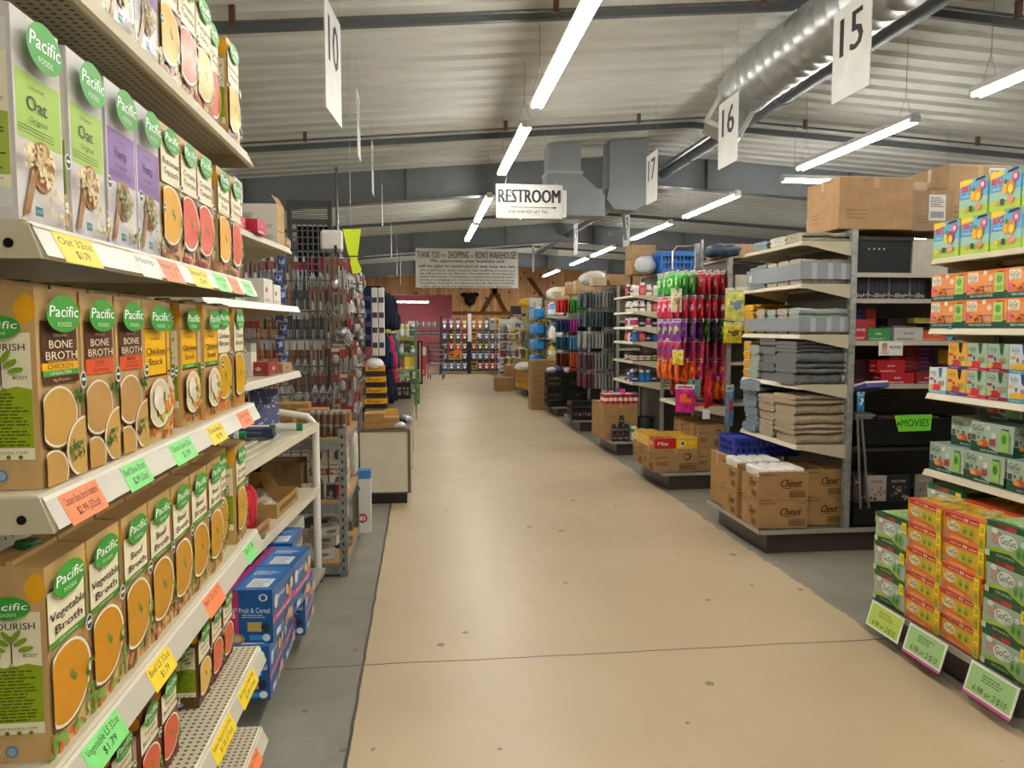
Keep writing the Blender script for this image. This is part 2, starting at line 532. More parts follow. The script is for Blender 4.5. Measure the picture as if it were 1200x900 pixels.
# back wall of knotty pine boards with an opening to a maroon room
m, N, L, B = node_mat('pine_boards')
tc = N.new('ShaderNodeTexCoord'); sp = N.new('ShaderNodeSeparateXYZ'); L.new(tc.outputs['Object'], sp.inputs[0])
bx = math_n('DIVIDE', sp.outputs[0], .14)
cell = math_n('FLOOR', bx); frac = math_n('SUBTRACT', bx, cell)
wn = N.new('ShaderNodeTexWhiteNoise'); wn.noise_dimensions = '1D'; L.new(cell, wn.inputs['W'])
col = mix_n(wn.outputs[0], '#c99259', '#ecbb86')
gr = ramp01(noise_n(6, 5, .6, (7, 7, .5), 1.0), .35, .68)
col = mix_n(math_n('MULTIPLY', gr, .55), col, '#94642f')
vor = N.new('ShaderNodeTexVoronoi'); vor.inputs['Scale'].default_value = 3.4; L.new(tc.outputs['Object'], vor.inputs[0])
col = mix_n(math_n('MULTIPLY', math_n('LESS_THAN', vor.outputs['Distance'], .17), .85), col, '#4a2c16')
col = mix_n(math_n('LESS_THAN', frac, .05), col, '#3d2614')
L.new(col, B.inputs['Base Color']); B.inputs['Roughness'].default_value = .6
OX0, OX1, OZ = -2.2, 1.13, 2.71
mb = MB()
def wallrect(x0, x1, z0, z1, col='#c0905a', mat='pine_boards'):
    mb.box(x0, x1, YN, YN + .12, z0, z1, col, mat)
wallrect(XW, OX0, 0, 4.2); wallrect(OX1, XE, 0, 4.2); wallrect(OX0, OX1, OZ, 4.2)
struct('wall_back', mb)
mb = MB()
mb.box(OX0 - .1, OX0, YN, YN + 3, 0, 3.4, '#a85c62', 'matte'); mb.box(OX1, OX1 + .1, YN + .12, YN + 3, 0, 3.4, '#a85c62', 'matte')
mb.box(OX0, OX1, YN + 2.9, YN + 3, 0, 3.4, '#b86a70', 'matte')
struct('wall_alcove', mb)
mb = MB(); mb.box(OX0 - .1, OX1 + .1, YN + .12, YN + 3, 3.2, 3.3, '#8a8578', 'matte'); struct('ceiling_alcove', mb)
# trim rail and diagonal braces on the pine wall
mb = MB(); mb.box(OX1, 7.5, YN - .05, YN, 1.98, 2.1, '#80552d', 'matte')
struct('trim_1', mb)
for i, (xa, za, xb, zb) in enumerate(((2.25, 2.1, 3.0, 3.35), (3.1, 2.1, 2.45, 3.35), (4.9, 2.1, 4.0, 3.35))):
    mb = MB(); dx = .09
    mb.prism([(xa - dx, za), (xa + dx, za), (xb + dx, zb), (xb - dx, zb)], 'y', YN - .05, YN, '#6b4322', 'matte')
    struct('trim_%d' % (i + 2), mb)

# rigid frames and purlins
for gy in (-3.9, 3.8 - .0, 11.5, 19.2, 27.0):
    if 0 < gy < 5: continue
    mb = MB()
    for x0, x1 in ((XW, RX), (RX, XE)):
        zt0, zt1 = ceil_z(x0), ceil_z(x1)
        for a, b, t, c in ((0.0, .46, .012, '#565a5e'), ):
            mb.prism([(x0, zt0 - .46), (x1, zt1 - .46), (x1, zt1 - .005), (x0, zt0 - .005)], 'y', gy - .008, gy + .008, '#83888d', 'enamel')
        mb.prism([(x0, zt0 - .475), (x1, zt1 - .475), (x1, zt1 - .46), (x0, zt0 - .46)], 'y', gy - .1, gy + .1, '#777c81', 'enamel')
        x = x0 + .9
        while x < x1 - .3:
            mb.box(x - .006, x + .006, gy - .09, gy, ceil_z(x) - .46, ceil_z(x) - .02, '#72777c', 'enamel')
            x += 2.3
    struct('girder', mb)
for py in (-1.4, 2.3, 6.0, 9.7, 13.4, 17.1, 20.8, 24.5):
    mb = MB()
    for x0, x1 in ((XW, RX), (RX, XE)):
        mb.prism([(x0, ceil_z(x0) - .065), (x1, ceil_z(x1) - .065), (x1, ceil_z(x1) - .002), (x0, ceil_z(x0) - .002)], 'y', py - .025, py + .025, '#62666a', 'enamel')
    struct('purlin', mb)

# ================================================================== overhead: lamps, duct, pipe, signs
def chain(mb, x, y, z0, z1, r=.0025, col='#8f9296'):
    mb.tube([(x, y, z0), (x, y, z1)], r, col, 'metal', n=5)
def make_lamp(cx, y0, y1, z, label, along='y'):
    Lh = (y1 - y0) / 2
    t = thing('strip_light', label, 'ceiling light', (cx, (y0 + y1) / 2, z) if along == 'y' else ((y0 + y1) / 2, cx, z), 0 if along == 'y' else R(90), 'fluorescent strip lights')
    mb = MB()
    mb.prism([(-.05, .03), (-.03, .08), (.03, .08), (.05, .03)], 'y', -Lh, Lh, '#ecebe6', 'enamel')
    mb.box(-.045, .045, -Lh - .006, -Lh + .03, .0, .06, '#d8d8d4', 'enamel'); mb.box(-.045, .045, Lh - .03, Lh + .006, 0, .06, '#d8d8d4', 'enamel')
    mb.box(-.045, .045, -.02, .02, .005, .06, '#d8d8d4', 'enamel')
    obj('housing', mb, t)
    for sx in (-.032, .032):
        mb = MB()
        for a, b in ((-Lh + .03, -.02), (.02, Lh - .03)):
            mb.tube([(sx, a, .01), (sx, b, .01)], .017, LAMP_COLOR, 'lamp', n=8)
        obj('tube', mb, t)
    x = t.location[0]
    for sy in (-Lh * .86, Lh * .86):
        mb = MB()
        for dx in (-.06, .06):
            mb.tube([(dx, sy, .075), (0, sy, .28)], .002, '#a9abad', 'metal', n=5)
        chain(mb, 0, sy, .28, ceil_z(x) - z)
        obj('chain', mb, t)
    return t
ZL = 3.29
for i, (a, b, l) in enumerate(((3.95, 6.37, 'long double-tube strip light hanging closest to the camera over the aisle'),
                   (6.95, 9.15, 'strip light hanging just in front of the restroom sign'),
                   (10.75, 13.25, 'strip light over the aisle beyond the restroom sign, bigger of the two'),
                   (13.6, 16.1, 'strip light over the aisle right above the thank-you banner'),
                   (20.0, 22.4, 'added strip light hidden right behind the thank-you banner'), (23.2, 25.6, 'added unseen strip light behind the banner, closest to the pet food racks'),  # both added out of sight to brighten the far end
                   (.9, 3.3, 'strip light overhead, just out of the top of the picture'),
                   (-2.1, .3, 'strip light directly over the camera spot'), (-5.2, -2.8, 'strip light behind the camera over the aisle'))):
    make_lamp(.95, a, b, ZL, l)
for i, (a, b, l) in enumerate(((3.3, 5.68, 'strip light cut off by the right edge of the picture'),
                   (6.4, 8.48, 'strip light hanging right of the number sixteen sign'),
                   (10.2, 12.35, 'strip light right of the number seventeen sign'),
                   (13.05, 15.5, 'strip light right of the number eighteen sign'),
                   (17.0, 19.2, 'strip light far back, right-hand one of the four small ones'),
                   (19.8, 22.0, 'strip light far back, just left of the right-hand small one'),
                   (24.0, 27.0, 'farthest strip light, close to the pine wall'),
                   (.2, 2.6, 'strip light right of the camera over the snack shelves'), (-3.2, -.8, 'strip light behind the camera over the right aisles'))):
    make_lamp(4.3, a, b, ZL, l)
make_lamp(9.13, 4.4, 6.75, ZL, 'strip light hung crosswise above the big brown cartons on the towel shelves', 'x')
for i, yy in enumerate((1.5, 7.5, 13.5, 19.5)):  # extra row out of view, added only for its light
    make_lamp(9.5, yy, yy + 2.4, ZL - .1, 'added unseen strip light over the far right aisles, %s from the front' % ORD[i])
for i, yy in enumerate((-1.5, 3.2, 8.2, 14.0, 20.0)):  # added row, set far enough left to stay unseen while lighting the hall
    make_lamp(-5.6, yy, yy + 2.4, ZL - .1, 'added unseen strip light over the left department, %s from the front' % ORD[i])
make_lamp(29.3, -1.4, .3, 2.45, 'strip light in front of the maroon room opening', 'x')

# spiral duct with register
t = thing('spiral_duct', 'round galvanised spiral duct ending in a square register', 'air duct', (3.0, 0, 3.72))
mb = MB()
n = 28
yy0, yy1 = .5, 6.75
k = int((yy1 - yy0) / .16)
vs = []; path = []
for i in range(k + 1):
    y = yy0 + (yy1 - yy0) * i / k
    path += [((0, y - .006, 0), .2365), ((0, y, 0), .239), ((0, y + .006, 0), .2365)]
mb.tube([p for p, r in path], [r for p, r in path], '#c4c7c6', 'metal', n=n)
obj('duct_pipe', mb, t)
mb = MB()
# square transition bending down and towards the aisle
def loft(rings, col, mat):
    for a, b in zip(rings[:-1], rings[1:]):
        m_ = len(a)
        mb.add(list(a) + list(b), [(i, (i + 1) % m_, m_ + (i + 1) % m_, m_ + i) for i in range(m_)], col, mat)
def sq(c, u, v, s_):
    c = Vector(c); u = Vector(u).normalized(); v = Vector(v).normalized()
    return [tuple(c + u * a * s_ + v * b * s_) for a, b in ((-1, -1), (1, -1), (1, 1), (-1, 1))]
mb.tube([(0, 6.72, 0), (0, 6.98, -.02), (-.06, 7.12, -.08)], [.238, .236, .20], '#b4b7b6', 'ductmetal', n=20)
obj('elbow', mb, t)
mb = MB()
gc = Vector((-.16, 6.93, -.26)); gu = Vector((1, -.38, -.55)).normalized(); gv = Vector((.52, .2, 1)); gv = (gv - gu * gv.dot(gu)).normalized(); gn = gu.cross(gv)
if gn.y > 0: gn = -gn
def slab(c, hw, hh, d0, d1, col, mat):
    P = []
    for dd in (d0, d1):
        for a, b in ((-hw, -hh), (hw, -hh), (hw, hh), (-hw, hh)):
            P.append(tuple(c + gu * a + gv * b + gn * dd))
    mb.add(P, [(0, 1, 2, 3), (4, 5, 6, 7), (0, 1, 5, 4), (1, 2, 6, 5), (2, 3, 7, 6), (3, 0, 4, 7)], col, mat)
slab(gc, .17, .18, -.2, 0, '#b0b3b2', 'ductmetal')
for a0, b0, w, h in ((-.165, 0, .02, .185), (.165, 0, .02, .185), (0, -.17, .185, .02), (0, .17, .185, .02), (0, 0, .006, .16)):
    slab(gc + gu * a0 + gv * b0, w, h, 0, .02, '#dcdcd6', 'enamel')
slab(gc - gu * .075, .07, .15, 0, .006, '#a9aaa6', 'enamel'); slab(gc + gu * .078, .07, .15, 0, .006, '#8d8f8e', 'enamel')
for i in range(14):
    b_ = -.145 + i * .022
    slab(gc + gv * b_, .145, .003, .006, .012, '#b9bab6', 'enamel')
obj('register', mb, t)

# long ridge pipe with its strut
t = thing('ridge_pipe', 'long dark steel pipe running under the roof ridge', 'pipe', (3.66, 0, 3.84))
mb = MB(); mb.tube([(0, 1.0, 0), (0, 24, 0)], .085, '#5a6166', 'enamel', n=12)
for y in (2.5, 5.0, 7.6, 10.3, 13, 16, 19, 22): mb.tube([(0, y - .03, 0), (0, y + .03, 0)], .1, '#6d7478', 'enamel', n=12)
obj('pipe_run', mb, t)
mb = MB(); mb.box(-.18, -.14, 1.0, 24, -.03, .01, '#aeb3b5', 'metal'); obj('strut_channel', mb, t)
for y in (5, 9.7, 13.4, 17.1, 20.8):
    mb = MB(); mb.tube([(0, y, .08), (0, y, ceil_z(3.66) - 3.84)], .012, '#70767a', 'metal', n=6)
    obj('hanger', mb, t)
# small conduits across the deck
for cy, l in ((9.15, 'thin conduit run across the roof deck in front of the first girder'), (5.75, 'thin conduit run across the roof deck near the camera')):
    mb = MB(); mb.tube([(XW + .5, cy, ceil_z(XW + .5) - .09), (RX, cy, ceil_z(RX) - .09), (XE - 1, cy, ceil_z(XE - 1) - .09)], .012, '#7d8285', 'metal', n=6)
    for x in (-4, -1.3, 1.0, 2.6, 4.7, 7): mb.box(x - .02, x + .02, cy - .02, cy + .02, ceil_z(x) - .11, ceil_z(x) + .03, '#8a6a5e', 'metal')
    tag(obj('conduit', mb), l, 'conduit')
# air handler drops above the restroom sign
t = thing('supply_duct', 'pale rectangular duct drop with mitred boot behind the restroom sign', 'air duct', (2.0, 10.6, 0))
mb = MB(); mb.box(-.28, .16, -.2, .2, 3.60, 3.985, '#b4babd', 'ductmetal'); mb.box(-.31, .19, -.22, .22, 3.58, 3.61, '#c7cccd', 'ductmetal')
mb.prism([(-.3, 3.58), (.16, 3.58), (.50, 3.30), (.50, 3.02), (-.3, 3.02)], 'y', -.2, .2, '#adb4b8', 'ductmetal')
obj('boot', mb, t)
mb = MB(); mb.box(-.62, -.05, -.22, .2, 3.0, 3.02, '#c9cdcd', 'ductmetal'); obj('flange', mb, t)
t = thing('return_duct', 'pale bent sheet metal duct right of the restroom sign duct', 'air duct', (2.83, 10.6, 0))
mb = MB(); mb.box(-.27, .27, -.2, .2, 3.42, 4.055, '#a4abaf', 'ductmetal'); mb.prism([(-.27, 3.42), (-.31, 3.25), (-.2, 3.12), (.1, 3.10), (.27, 3.22), (.27, 3.42)], 'y', -.2, .2, '#a9b0b4', 'ductmetal')
obj('duct_body', mb, t)
mb = MB(); mb.tube([(-.02, 0, 3.1), (.02, 0, 2.72)], .03, '#6f767a', 'enamel', n=8); mb.box(-.22, .02, -.02, .02, 2.78, 2.83, '#6f767a', 'enamel'); obj('stub_pipe', mb, t)

# number signs
def number_sign(x, y, z, txt, label, rz=0.0, w=.42, h=.56):
    t = thing('aisle_sign', label, 'sign', (x, y, z), rz, 'hanging aisle number signs')
    mb = MB(); mb.box(-.003, .003, -w / 2, w / 2, -h / 2, h / 2, '#e4e3de', 'enamel')
    f = Fr(mb, (.0032, -w / 2, -h / 2), (0, 1, 0), (0, 0, 1), w, h, .0006); f.text(txt, w * .5, h * .68, h * .42, '#25282b', bold=.03, maxw=w * .82)
    f = Fr(mb, (-.0032, w / 2, -h / 2), (0, -1, 0), (0, 0, 1), w, h, .0006); f.text(txt, w * .5, h * .68, h * .42, '#25282b', bold=.03, maxw=w * .82)
    obj('panel', mb, t)
    for sy in (-w * .4, w * .4):
        mb = MB(); mb.tube([(0, sy, h / 2), (0, sy, ceil_z(x) - z)], .0015, '#b9bab8', 'metal', n=4); obj('wire', mb, t)
number_sign(-.505, 4.75, 3.05, '10', 'white sign with black number 10 hanging at upper left', R(-5), .46, .62)
number_sign(2.62, 4.55, 3.20, '15', 'white sign with black number 15 below the spiral duct')
number_sign(2.62, 6.45, 3.17, '16', 'white sign with black number 16 under the duct register')
number_sign(2.62, 8.65, 3.2, '17', 'white sign with black number 17 right of the ducts')
number_sign(3.5, 13.0, 3.17, '18', 'white sign with black number 18 left of a strip light')
for i, (x, y, z, h) in enumerate(((2.62, 13.0, 3.0, .52), (2.5, 17.2, 3.05, .6), (2.5, 21.0, 2.95, .7))):
    number_sign(x, y, z, '19', 'small far number sign beside the banner, %s of the right-hand ones' % ORD[i], 0, .3, h)
for i, (y, z, w, txt) in enumerate(((6.95, 3.25, .3, '11'), (8.9, 3.28, .3, '12'), (11.0, 3.2, .2, '13'), (14.2, 3.05, .25, '14'), (17.4, 2.95, .25, '14'), (20.4, 2.9, .25, '14'))):
    number_sign(-.53, y, z, txt, 'white aisle number sign seen edge-on left of the aisle, %s going back' % ORD[i], 0, w, .56)

# restroom sign
t = thing('restroom_sign', 'white hanging RESTROOM sign with an arrow pointing right', 'sign', (1.29, 9.2, 2.80))
w, h = .80, .40
mb = MB(); mb.box(-w / 2, w / 2, 0, .006, 0, h, '#c9c9c4', 'matte')
mb.box(-w / 2 + .06, w / 2 + .05, .012, .018, .02, h - .06, '#dededa', 'enamel')
f = Fr(mb, (-w / 2, -.0003, 0), (1, 0, 0), (0, 0, 1), w, h, .0005)
f.text('RESTROOM', w / 2, h * .66, .155, '#15181b', w=w * .92, bold=.05)
f.rect(w * .22, h * .315, w * .86, h * .335, '#15181b'); f.poly([(w * .86, h * .29), (w * .92, h * .325), (w * .86, h * .36)], '#15181b')
f.text('ASK FOR KEY AT TILL', w * .48, h * .2, .035, '#15181b', shear=.25, bold=.01)
obj('panel', mb, t)
for x, y2 in ((-w * .36, .0), (w * .42, 0)):
    mb = MB(); mb.tube([(x, .003, h), (x + .12 * (1 if x < 0 else -1.6), .003, ceil_z(1.2) - 2.80)], .003, '#b5b8b8', 'metal', n=5); obj('wire', mb, t)

# thank-you banner
t = thing('thank_you_banner', 'long white THANK-YOU FOR SHOPPING banner of black lettering hung over the aisle', 'banner', (1.12, 18.9, 2.47))
w, h = 2.5, .95
mb = MB(); mb.box(-w / 2, w / 2, 0, .01, 0, h, '#f2f1ea', 'enamel')
f = Fr(mb, (-w / 2, -.0005, 0), (1, 0, 0), (0, 0, 1), w, h, .001)
K = '#33363a'
f.text('THANK-YOU', .30, .80, .17, K, w=.55, bold=.01); f.text('FOR', .68, .77, .07, K, w=.13); f.text('SHOPPING', 1.04, .80, .17, K, w=.5, bold=.01)
f.text('AT', 1.38, .77, .07, K, w=.09); f.text("RON'S WAREHOUSE!", 1.96, .80, .17, K, w=1.0, bold=.01)
f.text('We appreciate your business and', w / 2, .655, .075, K, w=1.8, bold=.025)
f.text('will be glad to assist you in any way we can.', w / 2, .53, .075, K, w=2.38, bold=.025)
for i, s_ in enumerate(('We would like to remind everyone that shoplifting is a crime and', 'we will prosecute all offenders. The definition of merchandise',
                        'and/or destruction of packaging or merchandise (opening sealed', 'boxes or packaging) is a crime and carries the same penalty as',
                        'shoplifting. And again, we will prosecute all offenders. PLEASE', 'ask a store clerk for assistance, if you have questions.')):
    f.text(s_, w / 2, .425 - i * .077, .045, K, w=2.3 if i < 5 else 2.2, bold=.02)
obj('panel', mb, t)
for x in (-w * .45, w * .45):
    mb = MB(); mb.tube([(x, .005, h), (x, .005, ceil_z(1.12) - 2.47)], .004, '#909494', 'metal', n=5); obj('wire', mb, t)
# ================================================================== gondola shelving helpers
CREAM = '#c2b99f'
def shelf_mesh(name, depth, width, mat='enamel', col=CREAM, lip=.036, taper=0.0, rail=True):
    """shelf with its lip at local y=0 facing -y, back at y=depth, centred in x, top at z=0"""
    mb = MB(); w = width / 2
    mb.box(-w, w, .004, depth, -.008, 0, col, mat)
    mb.prism([(.004, 0), (0, -.002), (-.014, -lip + .004), (-.010, -lip), (0, -lip + .006), (.006, -.010)], 'x', -w, w, col, 'enamel')
    for sx in (-1, 1):                 # end flanges, deeper towards the upright
        x0 = sx * w - .003; x1 = sx * w + .003
        mb.prism([(-.012, -lip), (.0, -.001), (depth, -.001), (depth, -lip - taper * 1.5), (.03, -lip)], 'x', x0, x1, col, 'enamel')
    mb.box(-w, w, depth - .01, depth, -lip, 0, col, 'enamel')
    return mb
def rail_mesh(width, lip=.036, col='#c2bcab'):
    mb = MB(); w = width / 2
    mb.add([(-w, -.0022, -.004), (w, -.0022, -.004), (w, -.0158, -lip + .003), (-w, -.0158, -lip + .003)], [(0, 1, 2, 3)], col, 'plastic')
    mb.add([(-w, -.0018, -.002), (w, -.0018, -.002), (w, -.0042, -.006), (-w, -.0042, -.006)], [(0, 1, 2, 3)], '#dcd7c8', 'plastic')
    return mb
def hole_disc(mb, x, y, z, r=.006):  # near-black disc painting the shade inside a hole in the shelf end
    mb.tube([(x, y, z), (x - .0008 if x < 0 else x + .0008, y, z)], r, '#15130f', 'matte', n=10)

# ================================================================== printed cartons
GRN = '#3f9a34'
def pacific_logo(f, ca, cb, r, egg=True, k=.6):
    if egg: f.ell(ca, cb, r, r * k, GRN, 'film', n=26, egg=.06)
    else: f.ell(ca, cb, r, r * .52, GRN, 'film', n=26)
    kk = k if egg else .52
    f.text('Pacific', ca, cb + r * kk * .15, r * kk * .62, '#ffffff', w=r * 1.7, shear=.18, bold=.015, mat='film')
    f.text('FOODS', ca, cb - r * kk * .56, r * kk * .24, '#e8f4e2', w=r * .8, mat='film')
def usda(f, ca, cb, r):
    f.ell(ca, cb, r, r * 1.15, '#f4f4ee', 'film', n=14); f.ell(ca, cb, r * .82, r * .95, '#3b4a3f', 'film', n=14)
    f.rect(ca - r * .6, cb - r * .15, ca + r * .6, cb + r * .25, '#f4f4ee', 'film')
def bowl(f, ca, cb, ra, rb, col, rim='#efe6cf', dk='#5d4022', clip=None):
    f.ell(ca, cb - rb * .03, ra * 1.12, rb * 1.06, dk, 'film', n=26, clip=clip)
    f.ell(ca, cb, ra * 1.06, rb * 1.03, rim, 'film', n=26, clip=clip)
    f.ell(ca, cb, ra * .97, rb * .95, col, 'film', n=26, clip=clip)
def carton_mesh(kind, W=.093, D=.062, H=.197):
    """kind: dict(style, bg, ...)"""
    k = kind; mb = MB(); bg = k.get('bg', '#c5a26a')
    # body with a slightly peaked, folded top
    pk = .006
    vs = [(-W/2, 0, 0), (W/2, 0, 0), (W/2, D, 0), (-W/2, D, 0), (-W/2, 0, H), (W/2, 0, H), (W/2, D, H + pk), (-W/2, D, H + pk)]
    mb.add(vs, [(0, 3, 2, 1), (0, 1, 5, 4), (1, 2, 6, 5), (2, 3, 7, 6), (3, 0, 4, 7)], bg, 'film')
    mb.add(vs, [(4, 5, 6, 7)], k.get('top', bg), 'film')
    mb.box(-W/2, W/2, D * .46, D * .56, H + .003, H + .008, bg, 'film')
    for sx in (-1, 1):                 # corner ears folded down
        x = sx * (W/2 + .0004)
        mb.add([(x, D * .12, H - .001), (x, D * .88, H + .004), (x, D * .55, H - .028), (x, D * .45, H - .028)], [(0, 1, 2, 3) if sx > 0 else (3, 2, 1, 0)], k.get('ear', '#bf9c68'), 'film')
    F = faces(mb, W, D, H)
    f = F['f']; w, h = W, H; cl = (0.001, 0.001, w - .001, h - .001)
    st = k['style']
    if st == 'bone':
        for i in range(5): f.rel(0, .02 + i * .2, 1, .026 + i * .2, '#b8945c', 'film')
        f.rel(.08, .55, .93, .84, '#56331c', 'film')
        if k['v'] == 'chicken':
            f.rel(.08, .585, .93, .625, '#f0b11e', 'film'); f.text('CHICKEN', w * .5, h * .605, h * .026, '#5a3416', w=w * .6, mat='film')
            f.rel(.08, .555, .93, .585, '#4f9a37', 'film'); f.text('UNSALTED', w * .5, h * .57, h * .016, '#f0f0e0', w=w * .5, mat='film')
            f.rel(.08, .515, .93, .555, '#56331c', 'film'); f.text('9g Protein', w * .5, h * .535, h * .014, '#e8c98a', w=w * .4, mat='film')
        else:
            f.rel(.08, .535, .93, .625, '#d8572a', 'film'); f.text('BEEF', w * .5, h * .603, h * .02, '#5a2410', w=w * .3, mat='film')
            f.rel(.3, .583, .74, .5855, '#5a2410', 'film'); f.text('9g Protein', w * .52, h * .56, h * .018, '#5a2410', w=w * .46, mat='film')
        f.text('ORGANIC', w * .5, h * .765, h * .014, '#d9b981', w=w * .34, mat='film')
        f.text('BONE', w * .5, h * .72, h * .042, '#f0e0bd', w=w * .56, mat='film', bold=.012)
        f.text('BROTH', w * .5, h * .662, h * .042, '#f0e0bd', w=w * .74, mat='film', bold=.012)
        f.text('SIPPING AND COOKING', w * .5, h * .633, h * .01, '#d9b981', w=w * .66, mat='film')
        bowl(f, w * .36, h * .345, w * .43, h * .155, '#c49a4c' if k['v'] == 'chicken' else '#b98f55', clip=cl)
        bowl(f, w * .98, h * .15, w * .46, h * .165, '#c8a05a', clip=cl)
        bowl(f, w * .15, h * .06, w * .34, h * .12, '#bf9450', clip=cl)
        f.bits(w * .74, h * .40, w * .97, h * .47, 16, w * .05, ['#3f6b2a', '#55803a', '#2f5421'], 'film')
        f.bits(w * .55, h * .1, w * .85, h * .2, 16, w * .06, ['#4f7a33', '#355c24'], 'film', asp=.3)
        usda(f, w * .9, h * .52, w * .085)
        pacific_logo(f, w * .46, h * .875, w * .40, k=.50)
    elif st == 'stock':
        f.rel(.05, .455, .96, .80, '#4a2c14', 'film'); f.rel(.05, .47, .91, .795, '#f2b705', 'film')
        if k.get('v') == 'low': f.rel(.05, .47, .91, .505, '#4f9a37', 'film'); f.text('UNSALTED', w * .48, h * .487, h * .016, '#f0f0e0', w=w * .4, mat='film')
        f.text('ORGANIC', w * .48, h * .725, h * .014, '#6a4a16', w=w * .4, mat='film')
        f.text('Chicken', w * .48, h * .64, h * .046, '#3a1e10', w=w * .78, mat='film', bold=.015)
        f.rect(w * .1, h * .607, w * .86, h * .61, '#3a1e10', 'film')
        f.text('Stock', w * .46, h * .565, h * .046, '#3a1e10', w=w * .58, mat='film', bold=.015)
        f.bits(0, h * .01, w * .98, h * .42, 70, w * .06, ['#d9762a', '#c65f1f', '#6b8f33', '#3f6b2a', '#e0a55a'], 'film')
        bowl(f, w * .42, h * .27, w * .44, h * .17, '#e0cfa8', clip=cl)
        f.bits(0, 0, 0, 0, 26, w * .08, ['#e37f27', '#d96a1c', '#9fae2f', '#d2c52c', '#5d8a2f'], 'film', clipell=(w * .5, h * .25, w * .38, h * .14))
        f.ell(w * .30, h * .31, w * .2, h * .085, '#efe5d2', 'film', n=12, rot=.5); f.ell(w * .38, h * .25, w * .14, h * .07, '#e2d4bb', 'film', n=12, rot=.9)
        usda(f, w * .92, h * .46, w * .085)
        pacific_logo(f, w * .46, h * .87, w * .40, k=.50)
    elif st == 'broth':
        bc = k.get('border', '#b33a24')
        f.bits(0, h * .01, w * .98, h * .12, 26, w * .08, k.get('veg', ['#c9692b', '#7d8f3a', '#8a4b2a', '#b98f55']), 'film')
        f.rel(.06, .565, .93, .875, bc, 'film'); f.rel(.0, .585, .88, .862, '#efe6c4', 'film')
        f.rel(0, .565, .93, .60, k.get('bar', '#4f8a37'), 'film'); f.text('LOW SODIUM', w * .45, h * .583, h * .012, '#f2f0de', w=w * .42, mat='film')
        if k.get('red'): f.rel(0, .552, .93, .565, '#b33a24', 'film')
        f.text('ORGANIC', w * .44, h * .793, h * .013, '#7a6a48', w=w * .34, mat='film')
        f.text(k['t1'], w * .46, h * .728, h * .046, '#3a1e16', w=w * k.get('w1', .6), mat='film', bold=.012)
        f.text(k['t2'], w * .46, h * .655, h * .046, '#3a1e16', w=w * k.get('w2', .66), mat='film', bold=.012)
        bowl(f, w * .37, h * .335, w * .55, h * .215, k['soup'], clip=(0.001, h * .09, w * .97, h * .552))
        f.ell(w * .45, h * .36, w * .05, h * .03, '#7a8a2c', 'film', n=8, rot=.4); f.ell(w * .52, h * .33, w * .04, h * .025, '#5d7a2a', 'film', n=8)
        f.bits(w * .82, h * .1, w * .99, h * .35, 14, w * .05, ['#5d8a2f', '#7fa043', '#456b24'], 'film')
        usda(f, w * .90, h * .56, w * .085)
        pacific_logo(f, w * .44, h * .89, w * .38, k=.50)
    elif st == 'milk':
        pc = k['panel']
        f.rel(.04, .40, .97, .72, pc, 'film')
        for i in range(3): f.rel(.06, .43 + i * .016, .8, .434 + i * .016, '#5d6b3a' if k['v'] == 'Oat' else '#4a3460', 'film')
        f.text(k['v'], w * .45, h * .585, h * .07, '#2f3a1e' if k['v'] == 'Oat' else '#3f2a58', w=w * .42, mat='film', bold=.008)
        f.text('ORGANIC', w * .45, h * .66, h * .016, '#3a4426', w=w * .34, mat='film')
        f.text('Original', w * .45, h * .505, h * .028, '#3a4426', w=w * .38, mat='film', shear=.3)
        cols = ['#d9bf8c', '#e8d5a6', '#c7a66b', '#f0e2bd'] if k['v'] == 'Oat' else ['#8a8150', '#a39a64', '#6d6a44', '#c9c08c']
        f.tri = None
        f.poly([(w * .05, h * .02), (w * .2, h * .05), (w * .42, h * .28), (w * .3, h * .3)], '#9c6b34', 'film')
        f.ell(w * .5, h * .29, w * .25, h * .125, '#a87438', 'film', n=20)
        f.bits(0, 0, 0, 0, 60, w * .05, cols, 'film', clipell=(w * .5, h * .29, w * .235, h * .12))
        f.bits(w * .5, h * .04, w * .97, h * .18, 26, w * .045, cols, 'film'); f.bits(w * .02, h * .22, w * .2, h * .38, 18, w * .045, cols, 'film')
        f.rel(.14, .03, .30, .075, '#2f5f9c', 'film'); f.rel(.16, .045, .28, .06, '#6fae4a', 'film')
        usda(f, w * .9, h * .36, w * .075)
        pacific_logo(f, w * .46, h * .86, w * .38, k=.66)
    # narrow sides: the NOURISH EVERY BODY panel
    for key in ('l', 'r'):
        f = F[key]; w2 = D
        if st == 'milk': f.rel(.06, .06, .94, .93, '#dcdad2', 'film')
        else: f.ell(w2 * .86, h * .90, w2 * .16, h * .075, '#e3a71f', 'film', n=16)
        f.rel(.05, .15, .92, .78, '#efe8c6', 'film')
        f.poly([(w2 * .05, h * .21), (w2 * .92, h * .21), (w2 * .92, h * .50), (w2 * .7, h * .515), (w2 * .4, h * .495), (w2 * .05, h * .51)], '#8fa51f' if st != 'milk' else '#a3b54a', 'film')
        f.lines(w2 * .12, w2 * .86, h * .22, h * .49, 16, '#4d5a14', 'film', ragged=.35)
        f.text('NOURISH', w2 * .48, h * .71, h * .035, '#4a3420', w=w2 * .72, mat='film', bold=.01)
        f.text('EVERY', w2 * .22, h * .56, h * .018, '#4a3420', w=w2 * .22, mat='film'); f.text('BODY', w2 * .76, h * .56, h * .018, '#4a3420', w=w2 * .22, mat='film')
        f.rect(w2 * .47, h * .52, w2 * .49, h * .66, '#4a3420', 'film')
